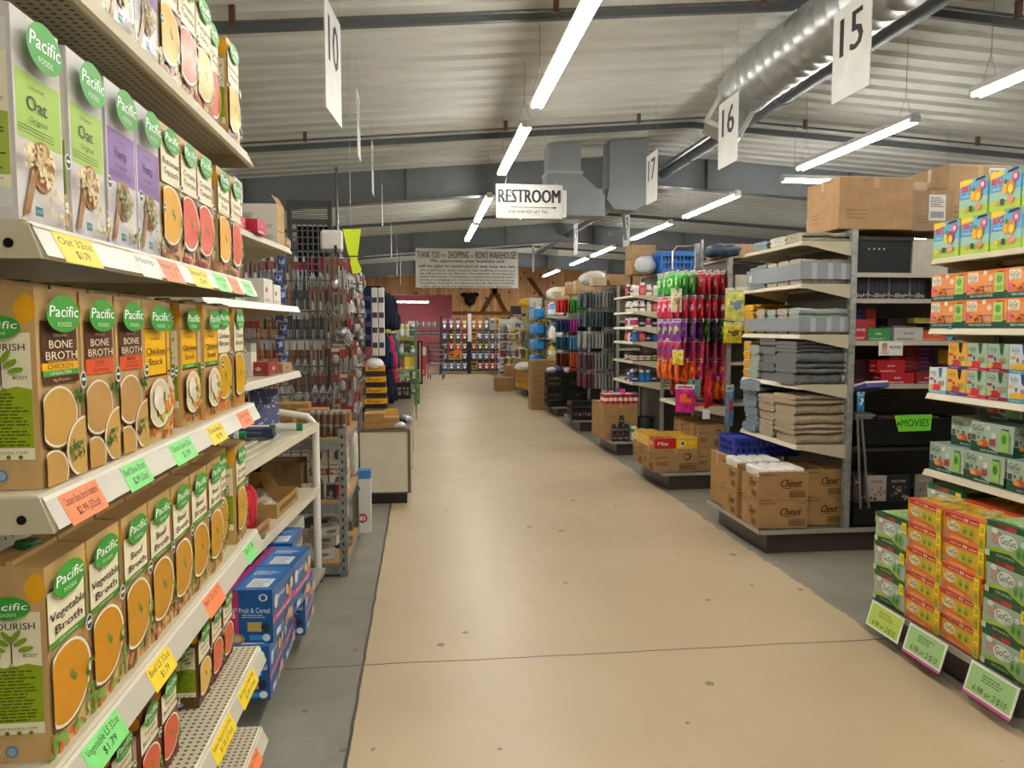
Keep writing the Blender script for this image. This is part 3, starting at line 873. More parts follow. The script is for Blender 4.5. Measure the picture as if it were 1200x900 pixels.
        for a, b, r_ in ((.34, .63, .5), (.62, .63, -.5), (.28, .595, .2), (.7, .595, -.2), (.42, .66, .9), (.56, .665, -.9)):
            f.ell(w2 * a, h * b, w2 * .12, h * .014, '#7d9a22', 'film', n=10, rot=-r_)
        for a in (.4, .45, .51, .56): f.poly([(w2 * .48, h * .525), (w2 * a, h * .495), (w2 * (a + .02), h * .495)], '#4a3420', 'film')
        f.text('PACIFICFOODS.COM', w2 * .48, h * .188, h * .013, '#6a5a38', w=w2 * .7, mat='film')
        for a in (.2, .38, .56, .74): f.ell(w2 * a, h * .166, w2 * .035, h * .011, '#6a7a24', 'film', n=8)
        pacific_logo(f, w2 * .46, h * .81, w2 * .36, egg=False)
        f.ell(w2 * .18, h * .075, w2 * .10, h * .032, '#e9e4d2', 'film', n=14); f.ell(w2 * .18, h * .075, w2 * .07, h * .022, '#3a352c', 'film', n=12)
        f.ell(w2 * .45, h * .075, w2 * .10, h * .032, '#5d7fa0', 'film', n=14); f.ell(w2 * .45, h * .075, w2 * .07, h * .022, '#8fa9bd', 'film', n=12)
        f.ell(w2 * .22, h * .93, w2 * .14, h * .045, '#3a352c', 'film', n=16); f.poly([(w2 * .14, h * .925), (w2 * .3, h * .925), (w2 * .22, h * .95)], '#e9e4d2', 'film')
    f = F['t']
    f.lines(W * .1, W * .55, D * .1, D * .35, 3, '#8a7a52', 'film')
    return mb.mesh('carton')
def cap_mesh(D=.062, H=.197):
    mb = MB(); mb.lathe([(.0125, 0), (.0125, .008), (.0118, .010), (0, .010)], .02, D * .74, H + .001, '#1f7a45', 'plastic', n=18)
    for i in range(18):
        a = 2 * PI * i / 18
        mb.box(.02 + .0126 * math.cos(a) - .0006, .02 + .0126 * math.cos(a) + .0006, D * .74 + .0126 * math.sin(a) - .0006, D * .74 + .0126 * math.sin(a) + .0006, H + .001, H + .008, '#1a6a3b', 'plastic')
    return mb.mesh('cap')
CAP = cap_mesh()
def K(**a): return a
CK = {
 'bone_chicken': (K(style='bone', v='chicken'), 'chicken bone broth carton, dark brown panel with a yellow band'),
 'bone_beef': (K(style='bone', v='beef'), 'beef bone broth carton, dark brown panel with an orange band'),
 'stock': (K(style='stock', bg='#cba468'), 'chicken stock carton with a plain yellow panel'),
 'stock_low': (K(style='stock', v='low', bg='#cba468'), 'chicken stock carton, yellow panel with a green strip'),
 'broth_chicken': (K(style='broth', t1='Chicken', t2='Broth', w1=.74, soup='#cf9c0e', bar='#efe6c4', border='#d9c58c', veg=['#d9762a', '#e08a3a', '#b98f55']), 'chicken broth carton with cream panel and golden bowl'),
 'broth_chicken_ls': (K(style='broth', t1='Chicken', t2='Broth', w1=.74, soup='#be8a1a', border='#c98a2a'), 'low sodium chicken broth carton with green strip'),
 'beef': (K(style='broth', t1='Beef', t2='Broth', w1=.46, soup='#bd8618', border='#b33a24'), 'beef broth carton with red border'),
 'beef_ls': (K(style='broth', t1='Beef', t2='Broth', w1=.46, soup='#bb8418', border='#b33a24', red=1), 'low sodium beef broth carton with green and red strips'),
 'veg': (K(style='broth', t1='Vegetable', t2='Broth', w1=.86, soup='#c58612', border='#2f5a2a', veg=['#5d8a2f', '#c9692b', '#7fa043']), 'vegetable broth carton with dark green border'),
 'oat': (K(style='milk', v='Oat', bg='#cfcbc6', panel='#9fc24f', ear='#c3beb6'), 'silver oat drink carton with lime panel and wooden spoon'),
 'hemp': (K(style='milk', v='Hemp', bg='#cfcbcd', panel='#8a67a8', ear='#c3beb6'), 'silver hemp drink carton with purple panel'),
 'butternut': (K(style='broth', t1='Butternut', t2='Squash', w1=.8, w2=.7, soup='#dda31c', bar='#efe6c4', border='#c9a04a', veg=['#8a3b22', '#a8522a', '#6b2f1c']), 'squash soup carton with a yellow bowl'),
 'tomato': (K(style='broth', t1='Creamy', t2='Tomato', w1=.7, w2=.72, soup='#cf4a22', bar='#efe6c4', border='#b33a24', veg=['#8a2a1c', '#a83a2a', '#5a2416']), 'tomato soup carton with a red bowl'),
 'pumpkin': (K(style='broth', t1='Pumpkin', t2='Soup', w1=.76, w2=.5, soup='#e0a01f', bar='#e0c98a', border='#b8813a', veg=['#b8622a', '#8a5a2a', '#c9692b']), 'pumpkin soup carton with an orange-yellow bowl'),
 'small_tomato': (K(style='broth', t1='Tomato', t2='Basil Soup', w1=.6, w2=.78, soup='#c9562f', bar='#efe6c4', border='#8a2a1c', bg='#8a4a32', veg=['#8a2a1c', '#5a2416']), 'small red tomato soup carton'),
 'small_corn': (K(style='broth', t1='Poblano', t2='Corn', w1=.6, w2=.5, soup='#dfae4a', bar='#efe6c4', border='#5a3a20', bg='#6a4a2c', veg=['#5a3a20', '#7a5a2c']), 'small dark corn chowder carton'),
}
CM = {}
def carton(kind, small=False):
    key = (kind, small)
    if key not in CM:
        CM[key] = carton_mesh(CK[kind][0], *((.078, .055, .146) if small else (.093, .062, .197)))
    return CM[key]

# ------------------------------------------------------------------ the broth gondola
GX = -.36; GY0, GY1 = .765, 1.69; GW = GY1 - GY0; GC = (GY0 + GY1) / 2
SH = [1.868, 1.600, 1.341, 1.066, .805, .622]
g = thing('shelving_unit', 'cream gondola shelving in the left foreground stocked with broth and soup cartons', 'shelving', (GX, GC, 0), FACE_PX)
mb = MB(); mb.box(-GW / 2, GW / 2, .42, .44, .12, 2.35, '#bdb49c', 'peg'); obj('back_panel', mb, g)
for s_ in (-1, 1):
    mb = MB(); mb.box(s_ * GW / 2 - .015, s_ * GW / 2 + .015, .41, .46, 0, 2.37, '#b8ae96', 'enamel'); obj('upright', mb, g)
mb = MB(); mb.box(-GW / 2, GW / 2, .03, .42, .0, .13, '#4a463e', 'enamel'); mb.box(-GW / 2, GW / 2, 0, .42, .13, .16, CREAM, 'enamel'); obj('base', mb, g)
for i, z in enumerate(SH + [.38]):
    mt = 'perf' if z in (SH[0], SH[4], SH[5]) else 'enamel'
    mb = shelf_mesh('shelf', .42, GW, mt)
    hole_disc(mb, -GW / 2 - .0032, .016, -.022, .0045)
    s_ = obj('shelf', mb, g, (0, 0, z))
    if i: obj('price_rail', rail_mesh(GW), s_)
ROWS = [
 (0, 'top', [(.81, 'oat', 0), (.905, 'oat', 0), (1.0, 'hemp', 0), (1.095, 'hemp', 0), (1.19, 'butternut', 0), (1.285, 'tomato', 0), (1.38, 'pumpkin', 0), (1.485, 'tomato', .012), (1.59, 'butternut', 0)]),
 (1, 'second', [(.775, 'oat', 0), (.885, 'oat', 0), (.985, 'hemp', 0), (1.08, 'hemp', 0), (1.175, 'butternut', 0), (1.268, 'tomato', 0), (1.36, 'tomato', 0), (1.487, 'pumpkin', 0), (1.583, 'tomato', 0)]),
 (2, 'third', [(.795, 'bone_chicken', 0), (.893, 'bone_beef', 0), (.990, 'bone_beef', 0), (1.087, 'stock', 0), (1.18, 'stock', .022), (1.279, 'stock_low', .01), (1.374, 'stock_low', 0), (1.482, 'broth_chicken', .006), (1.579, 'broth_chicken', 0)]),
 (3, 'fourth', [(.79, 'veg', .0), (.886, 'veg', -.0), (.985, 'beef', 0), (1.080, 'beef_ls', 0), (1.175, 'beef_ls', 0), (1.272, 'beef', 0), (1.37, 'beef', 0), (1.470, 'broth_chicken_ls', .016), (1.566, 'broth_chicken_ls', 0)]),
]
SHN = {0: 'highest shelf', 1: 'second shelf down', 2: 'bone broth shelf', 3: 'beef broth shelf'}
for kk_ in CK: CK[kk_] = (CK[kk_][0], ' '.join(CK[kk_][1].split()[:8]))
rng2 = random.Random(3)
for si, nm, row in ROWS:
    for i, (y0, kd, back) in enumerate(row):
        desc = CK[kd][1]
        o = put('carton', carton(kd), (GX - .012 - back, y0 + .0465, SH[si] + .0005), FACE_PX + rng2.uniform(-.02, .02),
                '%s, %s, %s' % (desc, nth(i, len(row), 'near', 'far'), SHN[si]), 'carton', 'cartons on the left shelving', kids=[('cap', CAP)])
small = [(1.02, 'small_tomato', .05), (1.11, 'small_tomato', .045), (1.20, 'small_tomato', .045), (1.415, 'small_corn', .05), (1.505, 'small_tomato', .05), (1.59, 'small_tomato', .05)]
CAPS = cap_mesh(.055, .146)
for i, (y0, kd, back) in enumerate(small):
    put('carton', carton(kd, True), (GX - back, y0 + .039, SH[4] + .0005), FACE_PX, '%s, %s of punched shelf' % (CK[kd][1], nth(i, len(small), 'near', 'far')), 'carton', 'small cartons on the punched shelf', kids=[('cap', CAPS)])
for i, y0 in enumerate((1.30, 1.39, 1.50, 1.59)):
    put('carton', carton('small_tomato' if i % 2 else 'small_corn', True), (GX - .05, y0 + .039, SH[5] + .0005), FACE_PX, 'small soup carton on the lowest shelf, %s' % nth(i, 4, 'near', 'far'), 'carton', 'small cartons on the lowest shelf', kids=[('cap', CAPS)])

# paper price tags tucked into the rails
def tag_mesh(L_, col, l1, l2, h=.036):
    mb = MB(); th = math.atan2(.0136, h - .007)
    n_ = 8; hh = math.hypot(.0136, h - .007)
    o_ = Vector((-L_ / 2, -.0162, -h + .002))
    v_ = Vector((0, .0140, h - .006)).normalized()
    f = Fr(mb, o_, (1, 0, 0), v_, L_, hh, .00015)
    f.d = .0004
    def curl(a): return 0
    f.rel(0, -.08, 1, 1.0, col, 'card')
    if l1: f.text(l1, L_ * .5, hh * .68, hh * .27, '#3a3020', w=L_ * .86)
    if l2: f.text(l2, L_ * .55, hh * .27, hh * .27, '#3a3020', w=L_ * min(.6, .07 * len(l2)))
    return mb.mesh('price_tag')
OR, GR_, YE = '#f4844e', '#7edb7c', '#f2d22a'
TAGS = [
 (1, .80, .090, YE, 'Oat 32oz', '$1.79', 'yellow price tag for the oat drink'), (1, 1.01, .07, '#e9e4d4', 'Hemp', '', 'blank cream price tag right of the yellow oat tag'), (1, 1.10, .085, OR, 'Hemp 32oz', '$1.79', 'orange price tag under the hemp drink'),
 (1, 1.235, .10, YE, 'Butternut 32oz', '$2.49', 'yellow price tag under the squash soup'), (1, 1.375, .085, GR_, 'Tomato 32oz', '$2.49', 'green price tag under the tomato soup'), (1, 1.475, .08, OR, 'Pumpkin', '$2.49', 'orange price tag under the pumpkin soup'), (1, 1.585, .08, GR_, 'Tomato', '$2.49', 'green price tag at the far end of the silver carton shelf'),
 (2, .79, .088, OR, 'Chicken Bone Broth Unsalted', '$2.99 (32oz)', 'orange tag reading chicken bone broth unsalted'), (2, .945, .078, GR_, 'Beef Bone Broth', '$2.99 (32oz)', 'green tag reading beef bone broth'),
 (2, 1.12, .10, GR_, 'Chicken Stock 32oz', '$1.99', 'green tag under the chicken stock'), (2, 1.31, .095, YE, 'Chicken Stock LS', '$1.99', 'yellow tag under the low sodium stock'), (2, 1.52, .10, OR, 'Chicken Broth', '$1.79', 'orange tag under the chicken broth'),
 (3, .815, .095, GR_, 'Vegetable LS 32oz', '$1.79', 'green tag reading vegetable LS 32oz'), (3, 1.005, .085, YE, 'Beef LS 32oz', '$1.79', 'yellow tag reading beef LS 32oz'), (3, 1.26, .10, OR, 'Beef 32oz $1.79', '', 'orange tag under the beef broth'), (3, 1.545, .08, GR_, '2/3', '', 'green tag at the far end under the beef broth'),
 (4, 1.13, .1, GR_, 'Tomato soup', '$1.00', 'green tag on the punched shelf near end'), (4, 1.28, .13, YE, 'Poblano Pepper & Corn Soup', '$1.00 (17oz)', 'yellow tag on the punched shelf, nearer of the two'), (4, 1.47, .13, YE, 'Red Pepper & Tomato Soup', '$1.00 (17oz)', 'yellow tag on the punched shelf, farther of the two'),
 (5, 1.50, .12, OR, 'Tomato 17oz', '', 'orange tag on the lowest visible shelf lip')]
for si, y0, L_, c, a, b, lb in TAGS:
    put('price_tag', tag_mesh(L_, c, a, b), (GX, y0 + L_ / 2, SH[si]), FACE_PX, lb + ' on the left shelving', 'price tag', 'price tags on the left shelving')
# ================================================================== small goods used in many places
PM = {}
def cached(key, fn):
    if key not in PM: PM[key] = fn()
    return PM[key]
def kbox(w, d, h, col='#b08a5c', text=None, tcol='#4a3018', tape=True, name='cardboard_box', mark=None):
    """closed corrugated box with flaps seam, tape and print"""
    def fn():
        mb = MB(); mb.box(-w/2, w/2, 0, d, 0, h, col, 'kraft', bev=.004)
        F = faces(mb, w, d, h, step=.0004)
        dk = tuple(x * .72 for x in lin(col)); lt = tuple(min(1, x * 1.18) for x in lin(col))
        for f in (F['f'], F['r'], F['l'], F['b']):
            f.rel(.03, .94, .97, .945, dk, 'kraft')
            if tape: f.rel(.46, .80, .54, 1, lt, 'glosscard')
            if mark == 'leaf':
                f.lines(f.w * .07, f.w * .38, f.h * .3, f.h * .48, 3, tcol, 'kraft'); f.text('SNACKS', f.w * .2, f.h * .64, f.h * .1, tcol, w=f.w * .28, mat='kraft')
                f.ell(f.w * .76, f.h * .66, f.w * .085, f.h * .15, tcol, 'kraft', n=14, rot=.5); f.ell(f.w * .75, f.h * .66, f.w * .06, f.h * .10, col, 'kraft', n=14, rot=.5)
                f.rel(.58, .1, .95, .36, tcol, 'kraft'); f.rel(.595, .13, .935, .33, col, 'kraft')
                for i in range(7): f.rel(.61 + i * .045, .16, .635 + i * .045, .30, tcol, 'kraft')
            elif text:
                f.text(text, f.w * .68, f.h * .70, f.h * .17, tcol, w=f.w * .36, mat='kraft', shear=.25, bold=.03)
                f.rect(f.w * .5, f.h * .56, f.w * .84, f.h * .575, tcol, 'kraft')
                f.rel(.62, .14, .95, .36, tcol, 'kraft'); f.rel(.63, .155, .94, .345, col, 'kraft')
                for i in range(10): f.rel(.64 + i * .03, .17, .652 + i * .03, .33, tcol, 'kraft')
                f.lines(f.w * .04, f.w * .4, f.h * .86, f.h * .92, 2, tcol, 'kraft'); f.lines(f.w * .04, f.w * .3, f.h * .05, f.h * .1, 1, tcol, 'kraft', ragged=0)
            else:
                f.lines(f.w * .1, f.w * .45, f.h * .2, f.h * .42, 3, dk, 'kraft')
        t = F['t']; t.rel(0, .49, 1, .51, dk, 'kraft')
        if tape: t.rel(0, .44, 1, .56, lt, 'glosscard')
        return mb.mesh(name)
    return cached(('kbox', w, d, h, col, text, tape, mark), fn)
def pbox(w, d, h, col, band=None, text=None, tcol='#ffffff', spots=(), mat='card', name='box'):
    """printed packet"""
    def fn():
        mb = MB(); mb.box(-w/2, w/2, 0, d, 0, h, col, mat)
        F = faces(mb, w, d, h, step=.0004)
        for f in (F['f'], F['r'], F['l'], F['t']):
            if band: f.rel(0, .62, 1, .86, band, mat)
            if text: f.text(text, f.w * .5, f.h * .74 if band else f.h * .55, f.h * .16, tcol, maxw=f.w * .86, mat=mat, bold=.02)
            for a, b, r_, c in spots: f.ell(f.w * a, f.h * b, f.w * r_, f.h * r_, c, mat, n=12)
            f.lines(f.w * .1, f.w * .8, f.h * .08, f.h * .22, 2, tcol, mat)
        return mb.mesh(name)
    return cached(('pbox', w, d, h, col, band, text, tcol, str(spots)), fn)
def bottle(r, h, col, cap='#f0f0ee', label='#e8e8e0', shape='round', name='bottle', lab2=None):
    def fn():
        mb = MB()
        if shape == 'round':   # pill bottle
            mb.lathe([(r * .9, 0), (r, h * .03), (r, h * .70), (r * .8, h * .78), (r * .62, h * .80)], 0, r, 0, col, 'plastic', n=14)
            mb.lathe([(r * 1.008, h * .14), (r * 1.008, h * .62)], 0, r, 0, label, 'card', n=14, smooth=True)
            mb.lathe([(r * .72, h * .80), (r * .72, h * .98), (r * .66, h), (0, h)], 0, r, 0, cap, 'plastic', n=14)
        elif shape == 'can':
            mb.lathe([(r * .86, 0), (r, h * .05), (r, h * .93), (r * .84, h), (r * .80, h * .985), (0, h * .985)], 0, r, 0, col, 'metal' if False else 'plastic', n=14,
                     cols=['#b9bcbc', col, '#b9bcbc', '#c9cccc', '#b9bcbc'])
            mb.lathe([(r * 1.006, h * .3), (r * 1.006, h * .62)], 0, r, 0, label, 'card', n=14)
        elif shape == 'tall':
            mb.lathe([(r * .92, 0), (r, h * .02), (r, h * .6), (r * .85, h * .72), (r * .38, h * .84), (r * .34, h * .9)], 0, r, 0, col, 'plastic', n=14)
            mb.lathe([(r * 1.008, h * .1), (r * 1.008, h * .52)], 0, r, 0, label, 'card', n=14)
            mb.lathe([(r * .44, h * .88), (r * .44, h), (0, h)], 0, r, 0, cap, 'plastic', n=12)
        if lab2: mb.lathe([(r * 1.012, h * .30), (r * 1.012, h * .44)], 0, r, 0, lab2, 'card', n=14)
        return mb.mesh(name)
    return cached(('bottle', r, h, col, cap, label, shape, lab2), fn)
def hangbag(w, h, col, head='#e8e8e0', accent='#ffffff', thick=.02, name='hanging_bag', mat='film', seed=0):
    """pouch with a header card and hang hole; hangs from local origin (top)"""
    def fn():
        mb = MB(); rs = random.Random(seed + int(w * 1000) + int(h * 1000))
        hh = h * .16
        mb.box(-w/2, w/2, -.001, .001, -hh, 0, head, 'card')
        cs = [lin(col), lin(accent), tuple(x * .7 for x in lin(col)), tuple(min(1, x * 1.25) for x in lin(col))]
        ph = rs.uniform(0, 6)
        def fnn(sg):
            def g(u, v):
                x = -w/2 + w * u; z = -hh - (h - hh) * v
                b = math.sin(PI * u) ** .6 * math.sin(PI * min(1, v * 1.05)) ** .5 if 0 < u < 1 and 0 < v < 1 else 0
                return (x, sg * (-.001 - thick / 2 * b * (1 + .25 * math.sin(9 * u + 7 * v + ph))), z)
            return g
        def cf(u, v):
            k = math.sin(11 * u + 5 * v + ph) + math.sin(13 * v - 4 * u + ph * 2)
            e_ = ((u - .5) / .33) ** 2 + ((v - .38) / .2) ** 2
            return cs[1] if e_ < 1 and k > -.4 else cs[2] if k < -1.2 else cs[3] if k > 1.0 else cs[0]
        mb.grid(fnn(1), 12, 16, col, mat, colfn=cf); mb.grid(fnn(-1), 6, 8, col, mat)
        f = Fr(mb, (-w/2, -.0012, -hh), (1, 0, 0), (0, 0, 1), w, hh, .0004)
        f.rel(.1, .2, .9, .6, col); f.ell(w/2, hh * .8, .006, .006, '#222222', n=8)
        return mb.mesh(name)
    return cached(('hb', w, h, col, head, accent, thick, seed), fn)
def crate_mesh(w, d, h, col='#1b1c1e', name='crate'):
    """ribbed plastic milk crate, open top"""
    def fn():
        mb = MB(); t = .012
        mb.box(-w/2, w/2, 0, d, 0, .008, col, 'plastic')
        for (x0, x1, y0, y1) in ((-w/2, w/2, 0, t), (-w/2, w/2, d - t, d), (-w/2, -w/2 + t, t, d - t), (w/2 - t, w/2, t, d - t)):
            mb.box(x0, x1, y0, y1, 0, h * .22, col, 'plastic'); mb.box(x0, x1, y0, y1, h * .78, h, col, 'plastic'); mb.box(x0, x1, y0, y1, h * .46, h * .54, col, 'plastic')
            horiz = (x1 - x0) > (y1 - y0)
            L_ = (x1 - x0) if horiz else (y1 - y0); n = max(4, int(L_ / .045))
            for i in range(n + 1):
                a = L_ * i / n; wd = .006 if 0 < i < n else .02
                if horiz: mb.box(max(x0, x0 + a - wd), min(x1, x0 + a + wd), y0 - .002, y1 + .002, 0, h, col, 'plastic')
                else: mb.box(x0 - .002, x1 + .002, max(y0, y0 + a - wd), min(y1, y0 + a + wd), 0, h, col, 'plastic')
        mb.box(-w/2 - .006, w/2 + .006, -.006, d + .006, h - .018, h - .012, col, 'plastic')
        return mb.mesh(name)
    return cached(('crate', w, d, h, col), fn)
def towel_mesh(L_, W_, T, c1, c2, seed=0, layers=3, name='folded_towel', stripe=None, mat='knit'):
    """folded cloth: a fold seen at the front (local -y), open layers behind; long axis x"""
    def fn():
        rs = random.Random(seed); mb = MB()
        lt = T / layers
        for k in range(layers):
            z0 = k * lt; off = rs.uniform(-.01, .01); ph = rs.uniform(0, 6)
            n = 10
            def g(u, v, z0=z0, off=off, ph=ph):
                x = -L_/2 + L_ * v
                a = 2 * PI * u
                # flattened loop in y-z
                cy = W_/2; ry = W_/2 - .004 + off * .5; rz = lt * .53
                f_ = lambda t, p: math.copysign(abs(t) ** p, t)
                y = cy + ry * f_(math.cos(a), .30); z = z0 + lt/2 + rz * f_(math.sin(a), .8)
                z += .003 * math.sin(9 * v + ph) + .0015 * math.sin(23 * v + ph * 2)
                y += .005 * math.sin(9 * v + ph)
                return (x, y, max(z, z0 * .96 + .0005))
            def cf(u, v):
                if stripe and v > .93: return stripe
                return tuple(a_ * .82 + b_ * .18 for a_, b_ in zip(c1, c2)) if rs.random() < .6 else tuple(a_ * .6 + b_ * .4 for a_, b_ in zip(c1, c2))
            mb.grid(g, 22, 16, c1, mat, colfn=cf)
            for v in (0, 1):
                P = [g(i / 22, v) for i in range(22)]
                mb.add(P, [tuple(range(22)) if v else tuple(range(22))[::-1]], stripe if (stripe and v) else c1, mat)
        return mb.mesh(name)
    return cached(('towel', L_, W_, T, c1, c2, seed, layers, stripe), fn)
def roll_row(**k): pass
def utensil(kind):
    def fn():
        mb = MB()
        if kind == 'spatula':
            mb.tube([(0, 0, 0), (0, 0, -.11)], .006, '#26282a', 'plastic', n=6); mb.tube([(0, 0, -.11), (0, 0, -.19)], .003, '#b9bcbd', 'metal', n=5)
            mb.box(-.03, .03, -.002, .002, -.27, -.19, '#b4b7b8', 'metal')
        elif kind == 'spoon':
            mb.tube([(0, 0, 0), (0, 0, -.18)], .005, '#9a5a32', 'plastic', n=6); mb.blob((0, 0, -.21), (.026, .008, .036), '#c0c3c4', 'metal', 8, 6)
        elif kind == 'whisk':
            mb.tube([(0, 0, 0), (0, 0, -.12)], .007, '#8d2626', 'plastic', n=6)
            for a in range(4):
                ca, sa = math.cos(a * PI / 4), math.sin(a * PI / 4)
                mb.tube([(0, 0, -.12), (.025 * ca, .025 * sa, -.19), (.028 * ca, .028 * sa, -.22), (0, 0, -.25), (-.028 * ca, -.028 * sa, -.22), (-.025 * ca, -.025 * sa, -.19), (0, 0, -.12)], .0012, '#c0c3c4', 'metal', n=4)
        elif kind == 'peeler':
            mb.box(-.03, .03, -.001, .001, -.2, 0, '#8f877c', 'card'); mb.box(-.026, .026, -.0016, -.001, -.05, -.01, '#7a2f28', 'card')
            mb.tube([(0, -.008, -.07), (0, -.008, -.17)], .007, '#2a2c2e', 'plastic', n=6); mb.box(-.012, .012, -.012, -.006, -.18, -.15, '#b9bcbd', 'metal')
        elif kind == 'knife':
            mb.box(-.024, .024, -.001, .001, -.26, 0, '#84786a', 'card'); mb.box(-.028, .028, -.0016, -.001, -.06, -.015, '#7a5a44', 'card')
            mb.box(-.008, .008, -.010, -.003, -.13, -.06, '#5a3322', 'plastic'); mb.add([(-.008, -.006, -.13), (.008, -.006, -.13), (.012, -.006, -.2), (-.008, -.006, -.25)], [(0, 1, 2, 3)], '#c3c6c7', 'metal')
        elif kind == 'strainer':
            mb.tube([(0, 0, 0), (0, 0, -.1)], .005, '#3a3c3e', 'plastic', n=6)
            mb.tube([(.05 * math.cos(t), 0, -.15 + .05 * math.sin(t)) for t in [i * PI / 6 for i in range(12)]], .003, '#b9bcbd', 'metal', n=4, closed=True)
            mb.blob((0, .015, -.15), (.046, .03, .046), '#8f9293', 'metal', 8, 5)
        elif kind == 'cutter':
            mb.box(-.04, .04, -.001, .001, -.16, 0, '#6a4238', 'card'); mb.box(-.036, .036, -.0016, -.001, -.04, -.01, '#b9a894', 'card')
            mb.blob((0, -.012, -.1), (.028, .012, .04), '#8f8c86', 'film', 8, 6)
        elif kind == 'tongs':
            for s_ in (-1, 1): mb.tube([(0, 0, 0), (s_ * .014, 0, -.1), (s_ * .02, 0, -.26)], .005, '#b2b5b6', 'metal', n=5)
            mb.box(-.022, .022, -.006, .006, -.1, -.04, '#7a2a2a', 'plastic')
        return mb.mesh('utensil')
    return cached(('ut', kind), fn)
UKINDS = ['spatula', 'spoon', 'whisk', 'peeler', 'knife', 'strainer', 'cutter', 'tongs']
def sag_bag(rx, ry, rz, col, seed, name='bag', mat='film'):
    def fn():
        mb = MB(); rs = random.Random(seed); ph = [rs.uniform(0, 6) for _ in range(4)]
        def g(u, v):
            a = 2 * PI * u; p = -PI/2 + PI * v
            k = 1 + .16 * math.sin(3 * a + ph[0] + 3 * v) + .10 * math.sin(7 * a + ph[1]) * math.sin(5 * p + ph[2]) + rs.uniform(-.07, .07) * (math.cos(p) > .2)
            return (rx * math.cos(a) * math.cos(p) ** .6 * k if abs(math.cos(p)) > 1e-6 else 0, ry + ry * math.sin(a) * (max(0, math.cos(p)) ** .6) * k, rz + rz * math.sin(p) * (1 + .12 * math.sin(4 * a + ph[3])) if v > .3 else max(0, rz + rz * math.sin(p)))
        mb.grid(g, 20, 12, col, mat, colfn=lambda u, v: tuple(min(1, x * rs.uniform(.85, 1.1)) for x in lin(col)))
        return mb.mesh(name)
    return cached(('bag', rx, ry, rz, col, seed), fn)
# ================================================================== second unit on the left
_before = set(o.name for o in bpy.data.objects)
t = thing('shelving_unit', 'white-posted shelving unit beyond the broth shelving, with mixed boxed goods', 'shelving', (-.70, 3.75, 0), FACE_PX)
LW = 1.5
mb = MB(); mb.box(-LW/2, LW/2, .44, .46, .12, 2.3, '#a9a18c', 'peg'); obj('back_panel', mb, t)
for z, yo in ((1.95, .04), (1.62, 0), (1.255, 0)):
    s_ = obj('shelf', shelf_mesh('shelf', .44 - yo, LW, taper=.05), t, (0, yo, z)); obj('price_rail', rail_mesh(LW), s_)
mb = MB()
mb.box(-LW/2, LW/2, -.09, .44, -.012, 0, '#b9b09a', 'enamel')
for i in range(9): mb.box(-LW/2 + .02, LW/2 - .02, -.07 + i * .055, -.05 + i * .055, 0, .006, '#c9c1ab', 'enamel')
mb.box(-LW/2, LW/2, -.11, -.09, -.035, .006, '#dcd4bd', 'enamel'); mb.box(-LW/2 - .01, -LW/2, -.11, .44, -.04, .004, '#c9c1ab', 'enamel')
obj('shelf', mb, t, (0, 0, .95))
mb = MB(); mb.box(-LW/2, LW/2, -.09, .44, -.02, 0, '#cfc6ad', 'enamel'); mb.box(-LW/2, LW/2, -.105, -.09, -.03, .003, '#dcd4bd', 'enamel'); obj('shelf', mb, t, (0, 0, .575))
mb = MB(); mb.box(-LW/2 - .35, LW/2, -.13, .44, .07, .1, '#a39c8c', 'enamel'); mb.box(-LW/2 - .3, LW/2, -.03, .44, 0, .07, '#3c3830', 'enamel'); obj('base', mb, t)
for x, y in ((LW/2 + .06, -.075), (LW/2 + .02, .40)):
    mb = MB(); mb.tube([(x, y, .0), (x, y, .93)], .022, '#e6e4da', 'enamel', n=10); mb.tube([(x, y, 0), (x, y, .03)], .026, '#2a2824', 'plastic', n=10); obj('post', mb, t)
mb = MB(); mb.tube([(LW/2 + .06, -.075, .93), (LW/2 + .05, -.03, .985), (LW/2 + .04, .12, 1.01), (LW/2 + .03, .3, .985), (LW/2 + .02, .40, .93)], .02, '#dad8ce', 'enamel', n=8); obj('handrail', mb, t)
mb = MB(); mb.box(LW/2 - .2, LW/2 + .05, .0, .05, .33, .4, '#dedcd2', 'enamel'); obj('drawer_front', mb, t)

